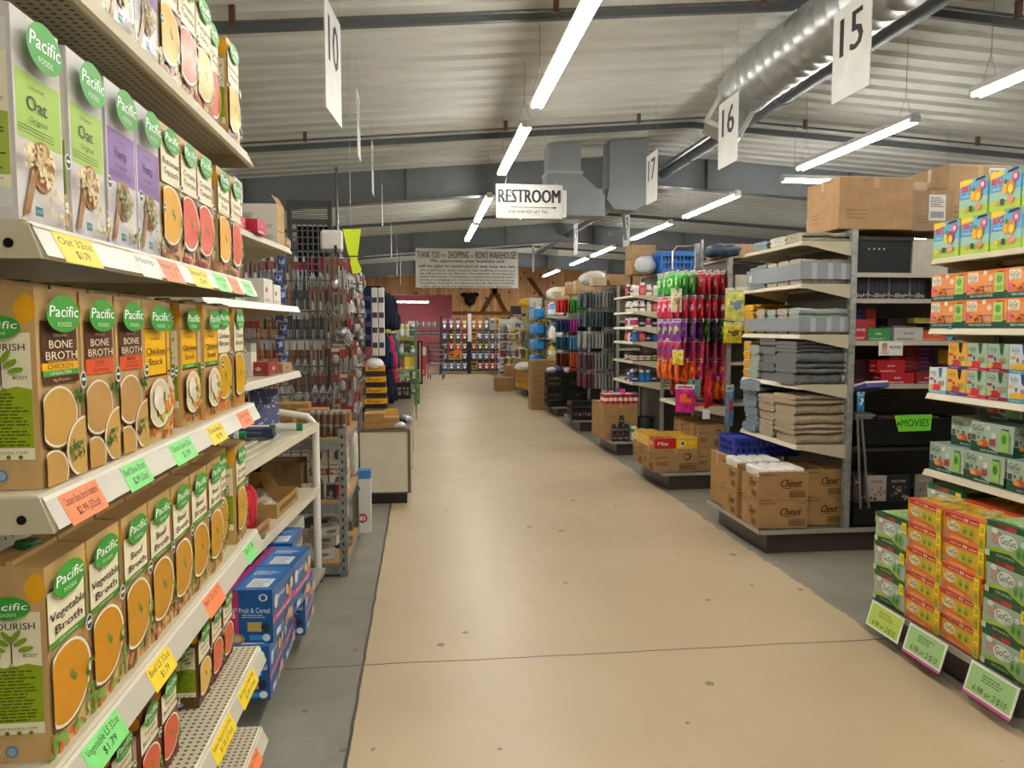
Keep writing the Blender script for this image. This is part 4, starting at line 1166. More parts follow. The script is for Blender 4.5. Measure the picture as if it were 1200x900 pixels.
# baby food boxes
_unit = [o for o in bpy.data.objects if o.name not in _before]
def gerber():
    mb = MB(); w, d, h = .34, .285, .205       # w runs into the shelf
    mb.box(-w/2, w/2, 0, d, 0, h, '#1c5a9c', 'glosscard')
    F = faces(mb, w, d, h, step=.0004)
    f = F['f']
    f.rel(0, 0, .55, 1, '#1f65aa', 'glosscard'); f.rel(.50, 0, .62, 1, '#c2316f', 'glosscard')
    f.text('VARIETY', w * .56, h * .62, h * .07, '#ffffff', w=w * .10, mat='glosscard')
    f.text('PACK', w * .56, h * .5, h * .05, '#ffffff', w=w * .07, mat='glosscard')
    f.text('Fruit & Cereal', w * .80, h * .62, h * .10, '#e8f1fa', w=w * .34, mat='glosscard', bold=.01)
    f.lines(w * .66, w * .92, h * .48, h * .56, 2, '#bcd4ea', 'glosscard')
    f.ell(w * .9, h * .86, w * .05, h * .07, '#dfe6ea', 'glosscard', n=14); f.ell(w * .9, h * .86, w * .03, h * .05, '#1c5a9c', 'glosscard', n=12)
    f.rel(.72, .22, .88, .40, '#c9a860', 'glosscard'); f.ell(w * .92, h * .30, w * .05, h * .09, '#26364a', 'glosscard', n=10)
    f.rel(.74, .06, .95, .16, '#3f8fd0', 'glosscard'); f.ell(w * .93, h * .11, w * .045, h * .07, '#e8f1fa', 'glosscard', n=14)
    f.ell(w * .60, h * .08, w * .09, h * .11, '#b9895a', 'glosscard', n=14); f.ell(w * .60, h * .08, w * .055, h * .06, '#d9b98a', 'glosscard', n=14)
    for f in (F['r'], F['l']):
        f.rel(0, .30, 1, .52, '#174d88', 'glosscard'); f.poly([(0, f.h * .34), (f.w, f.h * .40), (f.w, f.h * .52), (0, f.h * .46)], '#c2316f', 'glosscard')
        f.text('Snacks for Baby', f.w * .5, f.h * .42, f.h * .05, '#ffffff', w=f.w * .7, mat='glosscard')
        f.text('Variety', f.w * .35, f.h * .78, f.h * .11, '#ffffff', w=f.w * .44, mat='glosscard', shear=.15)
        f.ell(f.w * .14, f.h * .72, f.w * .08, f.h * .13, '#dfe6ea', 'glosscard', n=14)
        for a, b, c in ((.66, .70, '#d9b27a'), (.78, .62, '#c98a5a'), (.88, .74, '#e0c38a'), (.72, .2, '#d9a07a'), (.84, .16, '#c9a860'), (.58, .14, '#b97a5a')):
            f.ell(f.w * a, f.h * b, f.w * .07, f.h * .11, c, 'glosscard', n=12)
        f.rel(.1, .08, .3, .2, '#dfe6ea', 'glosscard'); f.lines(f.w * .34, f.w * .5, f.h * .08, f.h * .24, 4, '#9dc0e0', 'glosscard')
    f = F['t']
    f.rel(.0, .0, 1, 1, '#174a82', 'glosscard'); f.rel(.55, .0, .98, 1, '#1f65aa', 'glosscard'); f.rel(.48, 0, .55, 1, '#c2316f', 'glosscard')
    f.rel(.68, .1, .93, .45, '#dfe3e4', 'glosscard'); f.lines(w * .70, w * .91, d * .14, d * .42, 6, '#7a8288', 'glosscard')
    f.lines(w * .62, w * .94, d * .62, d * .8, 3, '#cfe0f0', 'glosscard')
    return mb.mesh('baby_food_box')
GB = gerber()
gx = -.578 - .17
for x, y, z, a, lb in ((gx, 2.89, .101, 0, 'bottom front one nearest the camera'), (gx, 3.18, .101, 0, 'bottom row, second back from the camera'), (gx + .04, 3.50, .101, 0, 'bottom row, sticking out farther into the aisle'),
                    (gx + .01, 2.94, .307, -6, 'stacked on top of the nearest bottom box'), (gx + .04, 3.23, .307, -6, 'upper row, second back from the camera'), (gx - .02, 3.56, .307, 0, 'upper row, third back under the tray shelf')):
    put('baby_food_box', GB, (x, y, z), R(a), 'blue and magenta baby snack variety box, ' + lb, 'box', 'blue baby snack boxes')
gb2 = [(-1.10, 2.92, .101), (-1.10, 3.22, .101), (-1.1, 2.95, .307), (-1.1, 3.25, .307)]
for i, (x, y, z) in enumerate(gb2):
    put('baby_food_box', GB, (x, y, z), 0, 'blue baby snack variety box in the inner stack against the back, %s' % ('lower near', 'lower far', 'upper near', 'upper far')[i], 'box', 'blue baby snack boxes')

_before2 = set(o.name for o in bpy.data.objects)
# goods on its upper shelves
def place_box(name, w, d, h, x, y, z, rz, lb, cat='box', **k):
    me = pbox(w, d, h, k.pop('col', '#e6e2da'), name=name, **k)
    return put(name, me, (x, y, z), rz, lb, cat)
Z1, Z2, Z3, Z4, Z5 = 1.951, 1.621, 1.256, .957, .576
def whitebox():
    mb = MB(); w, d, h = .31, .15, .21
    mb.box(-w/2, w/2, 0, d, 0, h, '#dcd8ce', 'card')
    F = faces(mb, w, d, h); f = F['f']; f.rel(.22, .28, .58, .78, '#b9b5a8'); f.lines(w * .24, w * .56, h * .3, h * .72, 8, '#7a776c'); f.text('100', w * .85, h * .16, h * .12, '#6a675e'); f.lines(w * .7, w * .95, h * .4, h * .5, 2, '#8a877c')
    F['r'].rel(0, 0, 1, 1, '#b99a6c', 'kraft'); F['r'].rel(.1, .3, .9, .34, '#8a6f48', 'kraft')
    for x0, a in ((w/2, .5), (-w/2, -.4)):
        mb.add([(x0, 0, h), (x0, d, h), (x0 - .03 * (1 if a > 0 else -1), d, h + .05), (x0 - .03 * (1 if a > 0 else -1), 0, h + .05)], [(0, 1, 2, 3)], '#a98a5c', 'kraft')
    return mb.mesh('open_box')
put('open_box', whitebox(), (-.90, 4.27, Z1), 0, 'large open white box with a kraft side at the end of the top shelf', 'box')
place_box('appliance_box', .17, .2, .11, -1.0, 4.1, Z1 + .212, .1, 'pale grey pictured box sitting on top of the open white box', col='#b9bab6', spots=((.3, .4, .1, '#6a6c6c'), (.7, .6, .12, '#8a8c8c')), tcol='#55585a')
place_box('carton_box', .10, .12, .16, -.86, 3.30, Z1, .05, 'white carton with a magenta panel at the near end of the top shelf', col='#e9e6e0', spots=((.5, .5, .2, '#a03a68'),), tcol='#8a4a6a')
place_box('carton_box', .13, .16, .055, -.83, 3.62, Z1 + .065, .1, 'small white lidded box lying on a pink box on the top shelf', col='#ece9e2', tcol='#b0aca2')
place_box('candy_box', .16, .16, .06, -.83, 3.60, Z1, .06, 'flat pink-red box under the small white box on the top shelf', col='#c2405a', tcol='#f0c0c8')
place_box('candy_box', .15, .15, .065, -.79, 3.80, Z1, .0, 'flat red box with a white price on its front, top shelf', col='#b8203a', text='5.00')
place_box('candy_box', .10, .10, .06, -.765, 3.955-.2, Z1 + .066, .0, 'little pink box on top of the red price box', col='#e08aa0') if False else None
for i in range(7):
    me = pbox(.022, .11, .10, '#3f8a62', band='#d8e4d4', name='tin')
    put('tin', me, (-.93 + i * .028, 3.55, Z2), 0, 'green and white slim tin, %s of the row on the second shelf' % nth(i, 7), 'tin', 'green tins on the second shelf')
for i, (x, y, w, h, d) in enumerate(((-.87, 3.85, .11, .11, .16), (-.765, 3.88, .10, .12, .16), (-.93, 4.12, .12, .13, .14), (-.80, 4.15, .12, .105, .14))):
    place_box('medicine_box', w, d, h, x, y, Z2, 0, 'white box with a plum stripe on the second shelf, ' + ('near left', 'near right', 'far left', 'far right')[i], col='#ded9cf', spots=((.3, .55, .12, '#8a3050'),), tcol='#7a766c')
for i, (x, y, w, h, d, c, s_) in enumerate(((-.90, 3.45, .1, .13, .1, '#ded8d0', '#a03a3a'), (-.85, 3.95, .09, .12, .09, '#d8cfc2', '#a9705a'), (-.78, 3.98, .10, .07, .2, '#8a2a22', '#c9a08a'), (-.8, 4.22, .16, .05, .2, '#a9845a', '#7a5a3a'), (-.93, 4.2, .1, .16, .1, '#c9c2b4', '#8a6a3a'))):
    place_box('carton_box', w, d, h, x, y, Z3, 0, ('white carton with a red spot', 'tan carton', 'low dark red carton', 'flat brown carton', 'tall beige carton')[i] + ' on the third shelf above the grooved table shelf', col=c, spots=((.5, .5, .15, s_),), tcol='#8a8276')
# on the grooved shelf
mb = MB(); mb.box(-.075, .075, 0, .022, 0, .23, '#4a5078', 'glosscard'); mb.box(-.077, -.072, -.001, .024, 0, .23, '#d9cda8', 'card'); f = Fr(mb, (-.072, -.0008, 0), (1, 0, 0), (0, 0, 1), .147, .23)
f.bits(0, 0, .147, .23, 50, .007, ['#8a90b8', '#b8bcd8', '#6a70a0', '#c9a8b8'], 'glosscard'); f.text('STAR', .07, .13, .02, '#d8dcf0')
put('book', mb.mesh('book'), (-.79, 4.12, Z4 + .006), R(20), 'blue-violet patterned book leaning back on the grooved shelf', 'book', tilt=(R(-24), 0))
place_box('snack_box', .16, .10, .17, -.93, 4.22, Z4, .3, 'yellow-brown box behind the leaning blue book', col='#8a5f2c', tcol='#d9b45a', spots=((.5, .5, .2, '#c99a3a'),))
for i, (x, y) in enumerate(((-.88, 3.75), (-.80, 3.98), (-.68, 4.05))):
    mb = MB(); mb.M = Matrix.Translation((0, 0, .022)) @ Matrix.Rotation(PI/2, 4, 'Y')
    mb.lathe([(.02, 0), (.021, .005), (.021, .12), (.019, .125)], 0, 0, 0, '#d5d6cc', 'plastic', n=14); mb.lathe([(.022, .125), (.022, .155), (0, .155)], 0, 0, 0, '#1f7a4a', 'plastic', n=14)
    put('tube_bottle', mb.mesh('tube_bottle'), (x - .06, y, Z4 + .006), R(10), 'white tube with a green cap lying on the grooved shelf, %s one' % ('nearest', 'middle', 'farthest')[i], 'bottle', 'green-capped tubes')
for i, (x, y, z) in enumerate(((-.74, 3.80, 0), (-.75, 3.82, .024), (-.86, 3.5, 0), (-.86, 3.52, .024), (-.85, 3.5, .048))):
    me = pbox(.15, .08, .022, '#2a3352', name='pencil_box'); put('pencil_box', me, (x, y, Z4 + .006 + z), .1, ('bottom dark blue flat box by the green-capped tubes', 'top dark blue flat box by the green-capped tubes', 'lowest flat box in the near stack of three on the grooved shelf', 'middle flat box in the near stack of three on the grooved shelf', 'top flat box in the near stack of three on the grooved shelf')[i], 'box', 'dark blue flat boxes')
# on the lower shelf: kraft trays and a red bag
def tray(w, d, h, back, col='#a3824f', stripes=False):
    mb = MB(); t_ = .004
    mb.box(-w/2, w/2, 0, d, 0, t_, col, 'kraft'); mb.box(-w/2, w/2, 0, t_, 0, h, col, 'kraft'); mb.box(-w/2, w/2, d - t_, d, 0, back, col, 'kraft')
    for sx in (-1, 1):
        x0 = sx * w/2
        mb.prism([(0, 0), (d, 0), (d, back), (d * .6, back), (d * .4, h), (0, h)], 'x', x0 - t_/2, x0 + t_/2, col, 'kraft')
    f = Fr(mb, (-w/2, -.0005, 0), (1, 0, 0), (0, 0, 1), w, h, .0004)
    if stripes:
        for i in range(9): f.poly([(w * (.04 + i * .1), h * .55), (w * (.08 + i * .1), h * .55), (w * (.12 + i * .1), h * .9), (w * (.08 + i * .1), h * .9)], '#e9dcc0', 'kraft')
    else: f.rel(.1, .3, .9, .7, '#7a5c34', 'kraft')
    return mb.mesh('display_tray')
put('display_tray', tray(.42, .26, .07, .15, '#a88450'), (-.645, 3.98, Z5), R(90), 'open kraft display tray on the lower shelf nearest the edge', 'tray')
put('display_tray', tray(.40, .3, .09, .2, '#8f6c3c', True), (-.98, 4.0, Z5), R(20), 'larger kraft tray with white slanted stripes behind, lower shelf', 'tray')
put('display_tray', tray(.30, .22, .06, .10, '#a37f55'), (-.625, 3.42, Z5), R(90), 'low kraft tray holding a red bag', 'tray')
for i in range(6):
    me = pbox(.05, .16, .10, '#4a3c30', name='chocolate_bar', tcol='#c9b48a'); put('chocolate_bar', me, (-.93 + .0 * i, 3.5 + i * .055, Z5 + .006), R(70), 'dark wrapped bar standing in the nearest kraft tray, %s' % nth(i, 6, 'near', 'far'), 'candy bar', 'dark bars in the tray') if i < 0 else None
mb = MB(); mb.box(-.1, .1, 0, .02, 0, .13, '#5d4c3c', 'glosscard'); f = Fr(mb, (-.1, -.001, 0), (1, 0, 0), (0, 0, 1), .2, .13); f.rel(.1, .4, .9, .6, '#a89878'); f.lines(.02, .18, .01, .04, 2, '#a89878')
put('chocolate_bar', mb.mesh('chocolate_bar'), (-.74, 3.95, Z5 + .006), R(75), 'dark grey flat packet leaning in the open kraft tray', 'packet', tilt=(R(-50), 0))
put('red_bag', sag_bag(.05, .05, .11, '#c22a38', 5, 'red_bag'), (-.70, 3.40, Z5 + .006), 0, 'glossy red bag slumped in the low kraft tray', 'bag')
place_box('snack_box', .12, .09, .07, -.75, 3.40, .307 + .206, .1, 'small dull green box on top of the blue baby snack boxes', col='#5a6a4a', tcol='#c9c2a0')
place_box('snack_box', .14, .12, .03, -.80, 3.60, .307 + .206, -.1, 'flat brown packet on the blue baby snack boxes', col='#7a6a44', tcol='#d9c98a')
# leaflets / strips of pouches on the end of the unit
for i in range(7):
    me = hangbag(.05, .10, '#4a5a8a', '#dfe3ea', '#b9c4de', seed=i % 3)
    put('clip_strip_pouch', me, (-.80 - .02 * (i % 2), 4.56, 1.93 - i * .095), R(0), 'blue and silver pouch on the hanging strip beyond the unit, %s' % nth(i, 7, 'top', 'bottom'), 'pouch', 'pouches on the hanging strip')

_unit += [o for o in bpy.data.objects if o.name not in _before2]
PV_ = Vector((-.62, 4.5, 0))               # the unit stands slightly askew to the aisle
for o in _unit:
    if o.parent is None and not o.name.startswith('snack_box') :
        q = Matrix.Rotation(R(-4.5), 3, 'Z') @ (o.location - PV_) + PV_
        o.location = q; o.rotation_euler[2] += R(-4.5)
# ------------------------------------------------------------------ galvanised rack
RX0, RX1, RY0, RY1 = -1.05, -.455, 4.63, 5.5
t = thing('metal_rack', 'galvanised slotted-angle rack with particleboard shelves', 'rack', ((RX0 + RX1) / 2, RY0, 0))
w = RX1 - RX0; d = RY1 - RY0
def angle_post(x, y, sx, sy, h):
    mb = MB(); mb.box(min(x, x + sx * .045), max(x, x + sx * .045), y - .0015, y + .0015, 0, h, '#8f918c', 'galv'); mb.box(x - .0015, x + .0015, min(y, y + sy * .045), max(y, y + sy * .045), 0, h, '#8f918c', 'galv')
    z = .04
    while z < h - .03:
        yy = y - .0018 if sy > 0 else y + .0018
        mb.box(x + sx * .018, x + sx * .028, yy - .0006, yy + .0006, z, z + .02, '#2e2e2c', 'matte') if sx > 0 else mb.box(x + sx * .028, x + sx * .018, yy - .0006, yy + .0006, z, z + .02, '#2e2e2c', 'matte')
        z += .05
    return mb
for x, sx in ((-w/2, 1), (w/2, -1)):
    for y, sy in ((0, 1), (d, -1)): obj('post', angle_post(x, y, sx, sy, .9), t)
for z in (.845, .46, .085):
    mb = MB(); mb.box(-w/2, w/2, .003, d - .003, z - .012, z, '#a5855c', 'kraft'); mb.box(-w/2, w/2, .0, .02, z - .07, z - .013, '#8a8c88', 'galv'); mb.box(-w/2, w/2, d - .02, d, z - .07, z - .013, '#8a8c88', 'galv'); mb.box(w/2 - .02, w/2, .02, d - .02, z - .05, z - .013, '#8a8c88', 'galv'); mb.box(-w/2, -w/2 + .02, .02, d - .02, z - .05, z - .013, '#8a8c88', 'galv')
    obj('shelf', mb, t)
RC = (RX0 + RX1) / 2
# middle shelf: boxed kitchen goods and jars
for i, (x, y, z) in enumerate(((-.66, 4.95, 0), (-.535, 4.95, 0), (-.66, 4.95, .17), (-.535, 4.95, .17))):
    me = pbox(.115, .12, .165, '#d4cfc6', band='#8a3a3a', name='appliance_box', text='MIXER', tcol='#f0ece4', spots=((.5, .35, .22, '#5a5a5a'),))
    put('appliance_box', me, (x, y, .461 + z), 0, 'white kitchen gadget box with a red band, %s' % ('lower left', 'lower right', 'upper left', 'upper right')[i] + ' on the rack', 'box', 'gadget boxes on the metal rack')
for i, (x, c) in enumerate(((-.70, '#d8d4cc'), (-.63, '#3a3432'), (-.555, '#2e2c2c'), (-.50, '#b3292a'))):
    me = pbox(.055, .06, .09, c, name='jar_box', tcol='#e8e4da', spots=((.5, .4, .2, '#8a8a86'),))
    put('gadget_packet', me, (x, 4.70, .461), 0, ('white', 'charcoal', 'black', 'red')[i] + ' gadget packet at the front of the middle rack shelf', 'packet', 'gadget packets')
me = kbox(.26, .25, .2, '#8f744a'); put('cardboard_box', me, (-.88, 4.85, .461), 0, 'brown carton at the back left of the middle rack shelf', 'box')
for i, (x, y, z, a) in enumerate(((-.62, 4.70, 0, .2), (-.57, 4.95, 0, -.3), (-.75, 4.75, 0, .5), (-.62, 4.8, .065, -.2), (-.55, 5.1, .065, .3), (-.72, 5.0, .065, .1), (-.58, 4.75, .13, .4), (-.68, 4.95, .13, -.4), (-.56, 4.98, .195, .1))):
    me = pbox(.17, .10, .06, ('#c9c4ba', '#4a4844', '#d9d4ca')[i % 3], name='gadget_packet', tcol='#5a564e', spots=((.6, .5, .2, '#7a7670'),), mat='glosscard')
    put('gadget_packet', me, (x, y, .086 + z), a, 'grey shrink-wrapped gadget pack heaped on the bottom rack shelf, %s in the heap' % (('front bottom', 'middle bottom', 'left bottom', 'front second layer', 'back second layer', 'left second layer', 'front third layer', 'left third layer', 'top')[i]), 'packet', 'gadget packs on the bottom rack shelf')
# top of rack: cartons, glass spice jars tray
for i, (x, y, w_, h_) in enumerate(((-.89, 4.75, .22, .12), (-.70, 4.98, .2, .13), (-.86, 5.1, .25, .16), (-.55, 5.2, .14, .09))):
    put('cardboard_box', kbox(w_, .2, h_, '#94713f'), (x, y, .846), .05, 'brown carton on top of the metal rack, ' + ('front left', 'middle', 'back left', 'back right')[i], 'box')
for i in range(12):
    me = bottle(.018, .075, '#5a4a3c', '#8a8c8c', '#6a4a3a')
    put('spice_jar', me, (-.66 + (i % 6) * .037, 4.68 + (i // 6) * .045, .846), 0, 'small brown spice jar, lower layer, %s row, %s' % (('front', 'back')[i // 6], nth(i % 6, 6)), 'jar', 'spice jars on the metal rack')
for i in range(12):
    me = bottle(.018, .075, '#5a4a3c', '#8a8c8c', '#6a4a3a')
    put('spice_jar', me, (-.66 + (i % 6) * .037, 4.68 + (i // 6) * .045, .922), 0, 'small brown spice jar, upper layer, %s row, %s' % (('front', 'back')[i // 6], nth(i % 6, 6)), 'jar', 'spice jars on the metal rack')
# box standing on the floor beyond the rack
mb = MB(); mb.box(-.06, .06, 0, .1, 0, .46, '#d9d6d0', 'card'); mb.box(-.061, .061, -.001, .101, .40, .461, '#3a78b0', 'card'); f = Fr(mb, (-.06, -.001, 0), (1, 0, 0), (0, 0, 1), .12, .46)
f.ell(.06, .11, .035, .035, '#c22a4a'); f.ell(.06, .11, .022, .022, '#d9d6d0'); f.text('2', .06, .11, .05, '#c22a4a'); f.ell(.03, .33, .015, .02, '#2a2c30')
put('fan_box', mb.mesh('fan_box'), (-.44, 5.62, 0), 0, 'tall narrow white box with a blue top standing on the floor by the cabinet', 'box')
put('cloth_bag', sag_bag(.05, .06, .16, '#cfcac0', 9, 'cloth_bag'), (-.49, 5.33, .846 - .37), 0, 'pale plastic bag hanging beside the far rack post', 'bag')

# ------------------------------------------------------------------ white cabinet counter
CX0, CX1, CY0, CY1 = -.53, -.105, 6.5, 9.9
t = thing('counter_cabinet', 'low cream laminate counter cabinet with dark trim and black toe kick', 'cabinet', (0, 0, 0))
mb = MB(); mb.box(CX0, CX1, CY0, CY1, .10, .625, '#d5ccb6', 'enamel'); obj('cabinet_body', mb, t)
mb = MB(); mb.box(CX0 + .09, CX1 - .03, CY0 + .06, CY1 - .05, 0, .10, '#24262a', 'plastic'); obj('toe_kick', mb, t)
mb = MB(); T_ = '#6f6353'
mb.box(CX0 - .004, CX1 + .004, CY0 - .006, CY1, .625, .645, T_, 'plastic'); mb.box(CX0, CX1 + .004, CY0 - .005, CY0, .10, .112, T_, 'plastic'); mb.box(CX1 - .022, CX1 + .004, CY0 - .005, CY0, .10, .63, T_, 'plastic'); mb.box(CX0 - .002, CX0 + .008, CY0 - .005, CY0, .10, .63, T_, 'plastic')
for y in (CY0, 7.6, 8.7): mb.box(CX1, CX1 + .005, y, y + .03, .10, .63, T_, 'plastic')
obj('trim', mb, t)
for i, (x, z, w_, h_) in enumerate(((-.44, .646, .16, .045), (-.44, .692, .16, .05), (-.435, .743, .17, .035), (-.30, .646, .15, .05), (-.30, .697, .15, .045))):
    put('cardboard_box', kbox(w_, .2, h_, '#a9814e'), (x + .03, 6.54, z), .02, 'flat brown carton stacked on the white cabinet, ' + ('left stack bottom', 'left stack middle', 'left stack top', 'right stack bottom', 'right stack top')[i], 'box')
put('white_bag', sag_bag(.06, .06, .025, '#dedede', 11, 'white_bag'), (-.20, 6.52, .646), 0, 'white plastic packet on the front right of the cabinet', 'bag')
put('black_bag', sag_bag(.07, .08, .04, '#1e1f21', 12, 'black_bag'), (-.21, 6.72, .646), 0, 'black bag lying behind the white packet on the cabinet', 'bag')
put('white_bag', sag_bag(.06, .05, .03, '#c9cbc9', 13, 'white_bag'), (-.16, 6.95, .646), 0, 'pale crumpled packet farther back on the cabinet', 'bag')
mb = MB(); mb.box(-.09, .09, 0, .2, 0, .05, '#b8bcbc', 'clear'); mb.box(-.07, .07, .02, .18, .003, .03, '#8a8c8a', 'matte'); put('plastic_tub', mb.mesh('plastic_tub'), (-.40, 7.0, .646), 0, 'clear shallow plastic tub below the yellow display', 'tub')
put('card_box', pbox(.12, .1, .09, '#c9962c', name='card_box', tcol='#6a4a1a'), (-.29, 7.2, .646), 0, 'small mustard box on the cabinet right of the clear tub', 'box')
# yellow four-tier display
t = thing('counter_display', 'yellow four-tier cardboard counter display with a white dome on top', 'display', (-.50, 8.2, .646))
for k in range(4):
    mb = MB(); z = k * .115; w_ = .26 - k * .015
    mb.box(-w_/2, w_/2, .03, .2, z, z + .05, '#1f1c18', 'card')
    mb.box(-w_/2, w_/2, .0 + k * .008, .2, z + .05, z + .105, '#dca31a', 'glosscard')
    f = Fr(mb, (-w_/2, .0 + k * .008, z + .05), (1, 0, 0), (0, 0, 1), w_, .055, .0005); f.text('Burger', w_ * .5, .028, .028, '#2a1c0c', w=w_ * .6, shear=.3, bold=.02)
    obj('tier', mb, t)
mb = MB(); mb.blob((0, .1, .46), (.1, .09, .075), '#d9d8d2', 'plastic', 14, 8); obj('dome', mb, t)
# red and black crate
c = put('crate', crate_mesh(.26, .3, .2, '#201c1e'), (-.27, 9.3, .646), 0, 'black crate on the far end of the cabinet holding red bottles', 'crate')
for i in range(5):
    me = bottle(.033, .24, '#b3321f', '#3a7a3a', '#e8d8c0', 'tall')
    put('sauce_bottle', me, (-.36 + (i % 3) * .085, 9.36 + (i // 3) * .1, .656), 0, 'red sauce bottle with a green cap in the black crate, %s' % nth(i, 5), 'bottle', 'red bottles in the crate')

# ------------------------------------------------------------------ kitchen utensil wall
t = thing('utensil_rack', 'tall black wire grid rack crowded with hanging kitchen utensils', 'rack', (0, 0, 0))
UX0, UX1, UY = -1.52, -.68, 6.35
def wire_grid(p0, ux, w_, z0, z1, step=.075, col='#3a3c3e', n4=4):
    mb = MB(); p0 = Vector(p0); ux = Vector(ux).normalized(); n = int(w_ / step)
    for i in range(n + 1):
        a = p0 + ux * (w_ * i / n); mb.tube([(a.x, a.y, z0), (a.x, a.y, z1)], .003, col, 'metal', n=4)
    k = int((z1 - z0) / step)
    b = p0 + ux * w_
    for i in range(k + 1):
        z = z0 + (z1 - z0) * i / k; mb.tube([(p0.x, p0.y, z), (b.x, b.y, z)], .003, col, 'metal', n=4)
    return mb
obj('grid_panel', wire_grid((UX0, UY, 0), (1, 0, 0), UX1 - UX0, .1, 2.12), t)
obj('grid_panel', wire_grid((UX1, UY, 0), (0, 1, 0), 1.9, .1, 2.12), t)
for x, y in ((UX0, UY), (UX1, UY), (UX1, UY + 1.9)):
    mb = MB(); mb.tube([(x, y, 0), (x, y, 2.16)], .012, '#2e3032', 'metal', n=8); obj('upright', mb, t)
rows = [2.06, 1.84, 1.60, 1.38, 1.17, .95]
mb = MB()
for z in rows:
    for i in range(14):
        x = UX0 + .05 + i * .062; mb.tube([(x, UY, z), (x, UY - .16, z), (x, UY - .17, z + .012)], .0025, '#6a6c6e', 'metal', n=4)
    mb.tube([(UX0, UY - .16, z + .03), (UX1, UY - .16, z + .03)], .006, '#8a8c8e', 'metal', n=5)
    for i in range(20):
        y = UY + .05 + i * .095; mb.tube([(UX1, y, z), (UX1 + .10, y, z)], .0025, '#6a6c6e', 'metal', n=4)
obj('hook_rail', mb, t)
ru = random.Random(21)
rownm = ['top row', 'second row', 'third row', 'fourth row', 'fifth row', 'lowest row']
dsc = {'spatula': 'steel turner with black grip', 'spoon': 'spoon with brown handle', 'whisk': 'wire whisk with red handle', 'peeler': 'carded peeler', 'knife': 'carded knife', 'strainer': 'round mesh strainer', 'cutter': 'carded gadget', 'tongs': 'steel tongs'}
for r_, z in enumerate(rows):
    seg = [ru.choice(['spatula', 'spoon', 'whisk', 'knife', 'strainer', 'tongs', 'spatula']) for _ in range(7)]
    for i in range(14):
        kd = seg[i // 2]
        for dpt in (0, 1):
            x = UX0 + .05 + i * .062 + ru.uniform(-.004, .004)
            if dpt == 1 and i % 3 == 0: continue
            put('utensil', utensil(kd), (x, UY - .14 + dpt * .08, z - .004), ru.uniform(-.25, .25),
                '%s on the camera-facing grid, %s, %s%s' % (dsc[kd], rownm[r_], nth(i, 14), ' behind' if dpt else ''), 'utensil', 'hanging kitchen utensils')
    seg = [ru.choice(UKINDS) for _ in range(7)]
    for i in range(20):
        kd = seg[i // 3]
        put('utensil', utensil(kd), (UX1 + .08, UY + .05 + i * .095, z - .004), FACE_PX + ru.uniform(-.4, .4),
            '%s on the aisle-facing grid, %s, %s' % (dsc[kd], rownm[r_], nth(i, 20, 'near', 'far')), 'utensil', 'hanging kitchen utensils')
for r_, z in enumerate(rows):
    for i in range(3):
        kd = ru.choice(['cutter', 'knife', 'peeler', 'spoon', 'strainer', 'tongs', 'whisk'])
        for dpt in (0, 1, 2):
            if dpt and ru.random() < .35: continue
            put('utensil', utensil(kd), (UX1 + .02 + i * .048, UY - .10 - dpt * .09, z - .004 + ru.uniform(-.03, .02)), ru.uniform(-.3, .3), '%s at the rack corner, %s, %s, %s' % (dsc[kd], rownm[r_], nth(i, 3), ('rear', 'middle', 'front')[dpt]), 'utensil', 'hanging kitchen utensils')
mb = MB()
for z in rows:
    for i in range(3): mb.tube([(UX1 + .02 + i * .048, UY, z + .01), (UX1 + .02 + i * .048, UY - .3, z + .01)], .0025, '#6a6c6e', 'metal', n=4)
    mb.tube([(UX1, UY - .02, z + .012), (UX1 + .22, UY - .02, z + .012)], .005, '#6a6c6e', 'metal', n=4)
obj('corner_rail', mb, bpy.data.objects['utensil_rack'])
for i, (x, y, c) in enumerate(((-1.2, 6.28, '#c9a890'), (-.72, 6.45, '#d8d4cc'))):
    put('storage_tub', (lambda mb: (mb.box(-.17 if i == 0 else -.09, .17 if i == 0 else .09, 0, .2, 0, .09 if i == 0 else .17, c, 'film', bev=.02), mb.mesh('storage_tub'))[1])(MB()), (x, y, 2.125), .1, ('long shrink-wrapped tray of rolls lying on top of the utensil rack', 'pale plastic tub on the right end of the utensil rack')[i], 'tub')
for i, (x, y, z, c) in enumerate(((-.58, 6.3, 1.30, '#c8c3b4'), (-.57, 6.55, 1.15, '#b8b3a4'), (-.57, 6.85, 1.25, '#8f9a8c'), (-.58, 6.4, .98, '#c4bfae'))):
    put('mitt_packet', hangbag(.09, .2, c, '#cfd2c8', '#8a4a3a', seed=i), (x, y, z), FACE_PX, 'hanging packet on the aisle side of the utensil rack, ' + ('highest near one', 'pale long one', 'greenish far one', 'lowest one')[i], 'packet', 'hanging packets on the utensil rack')

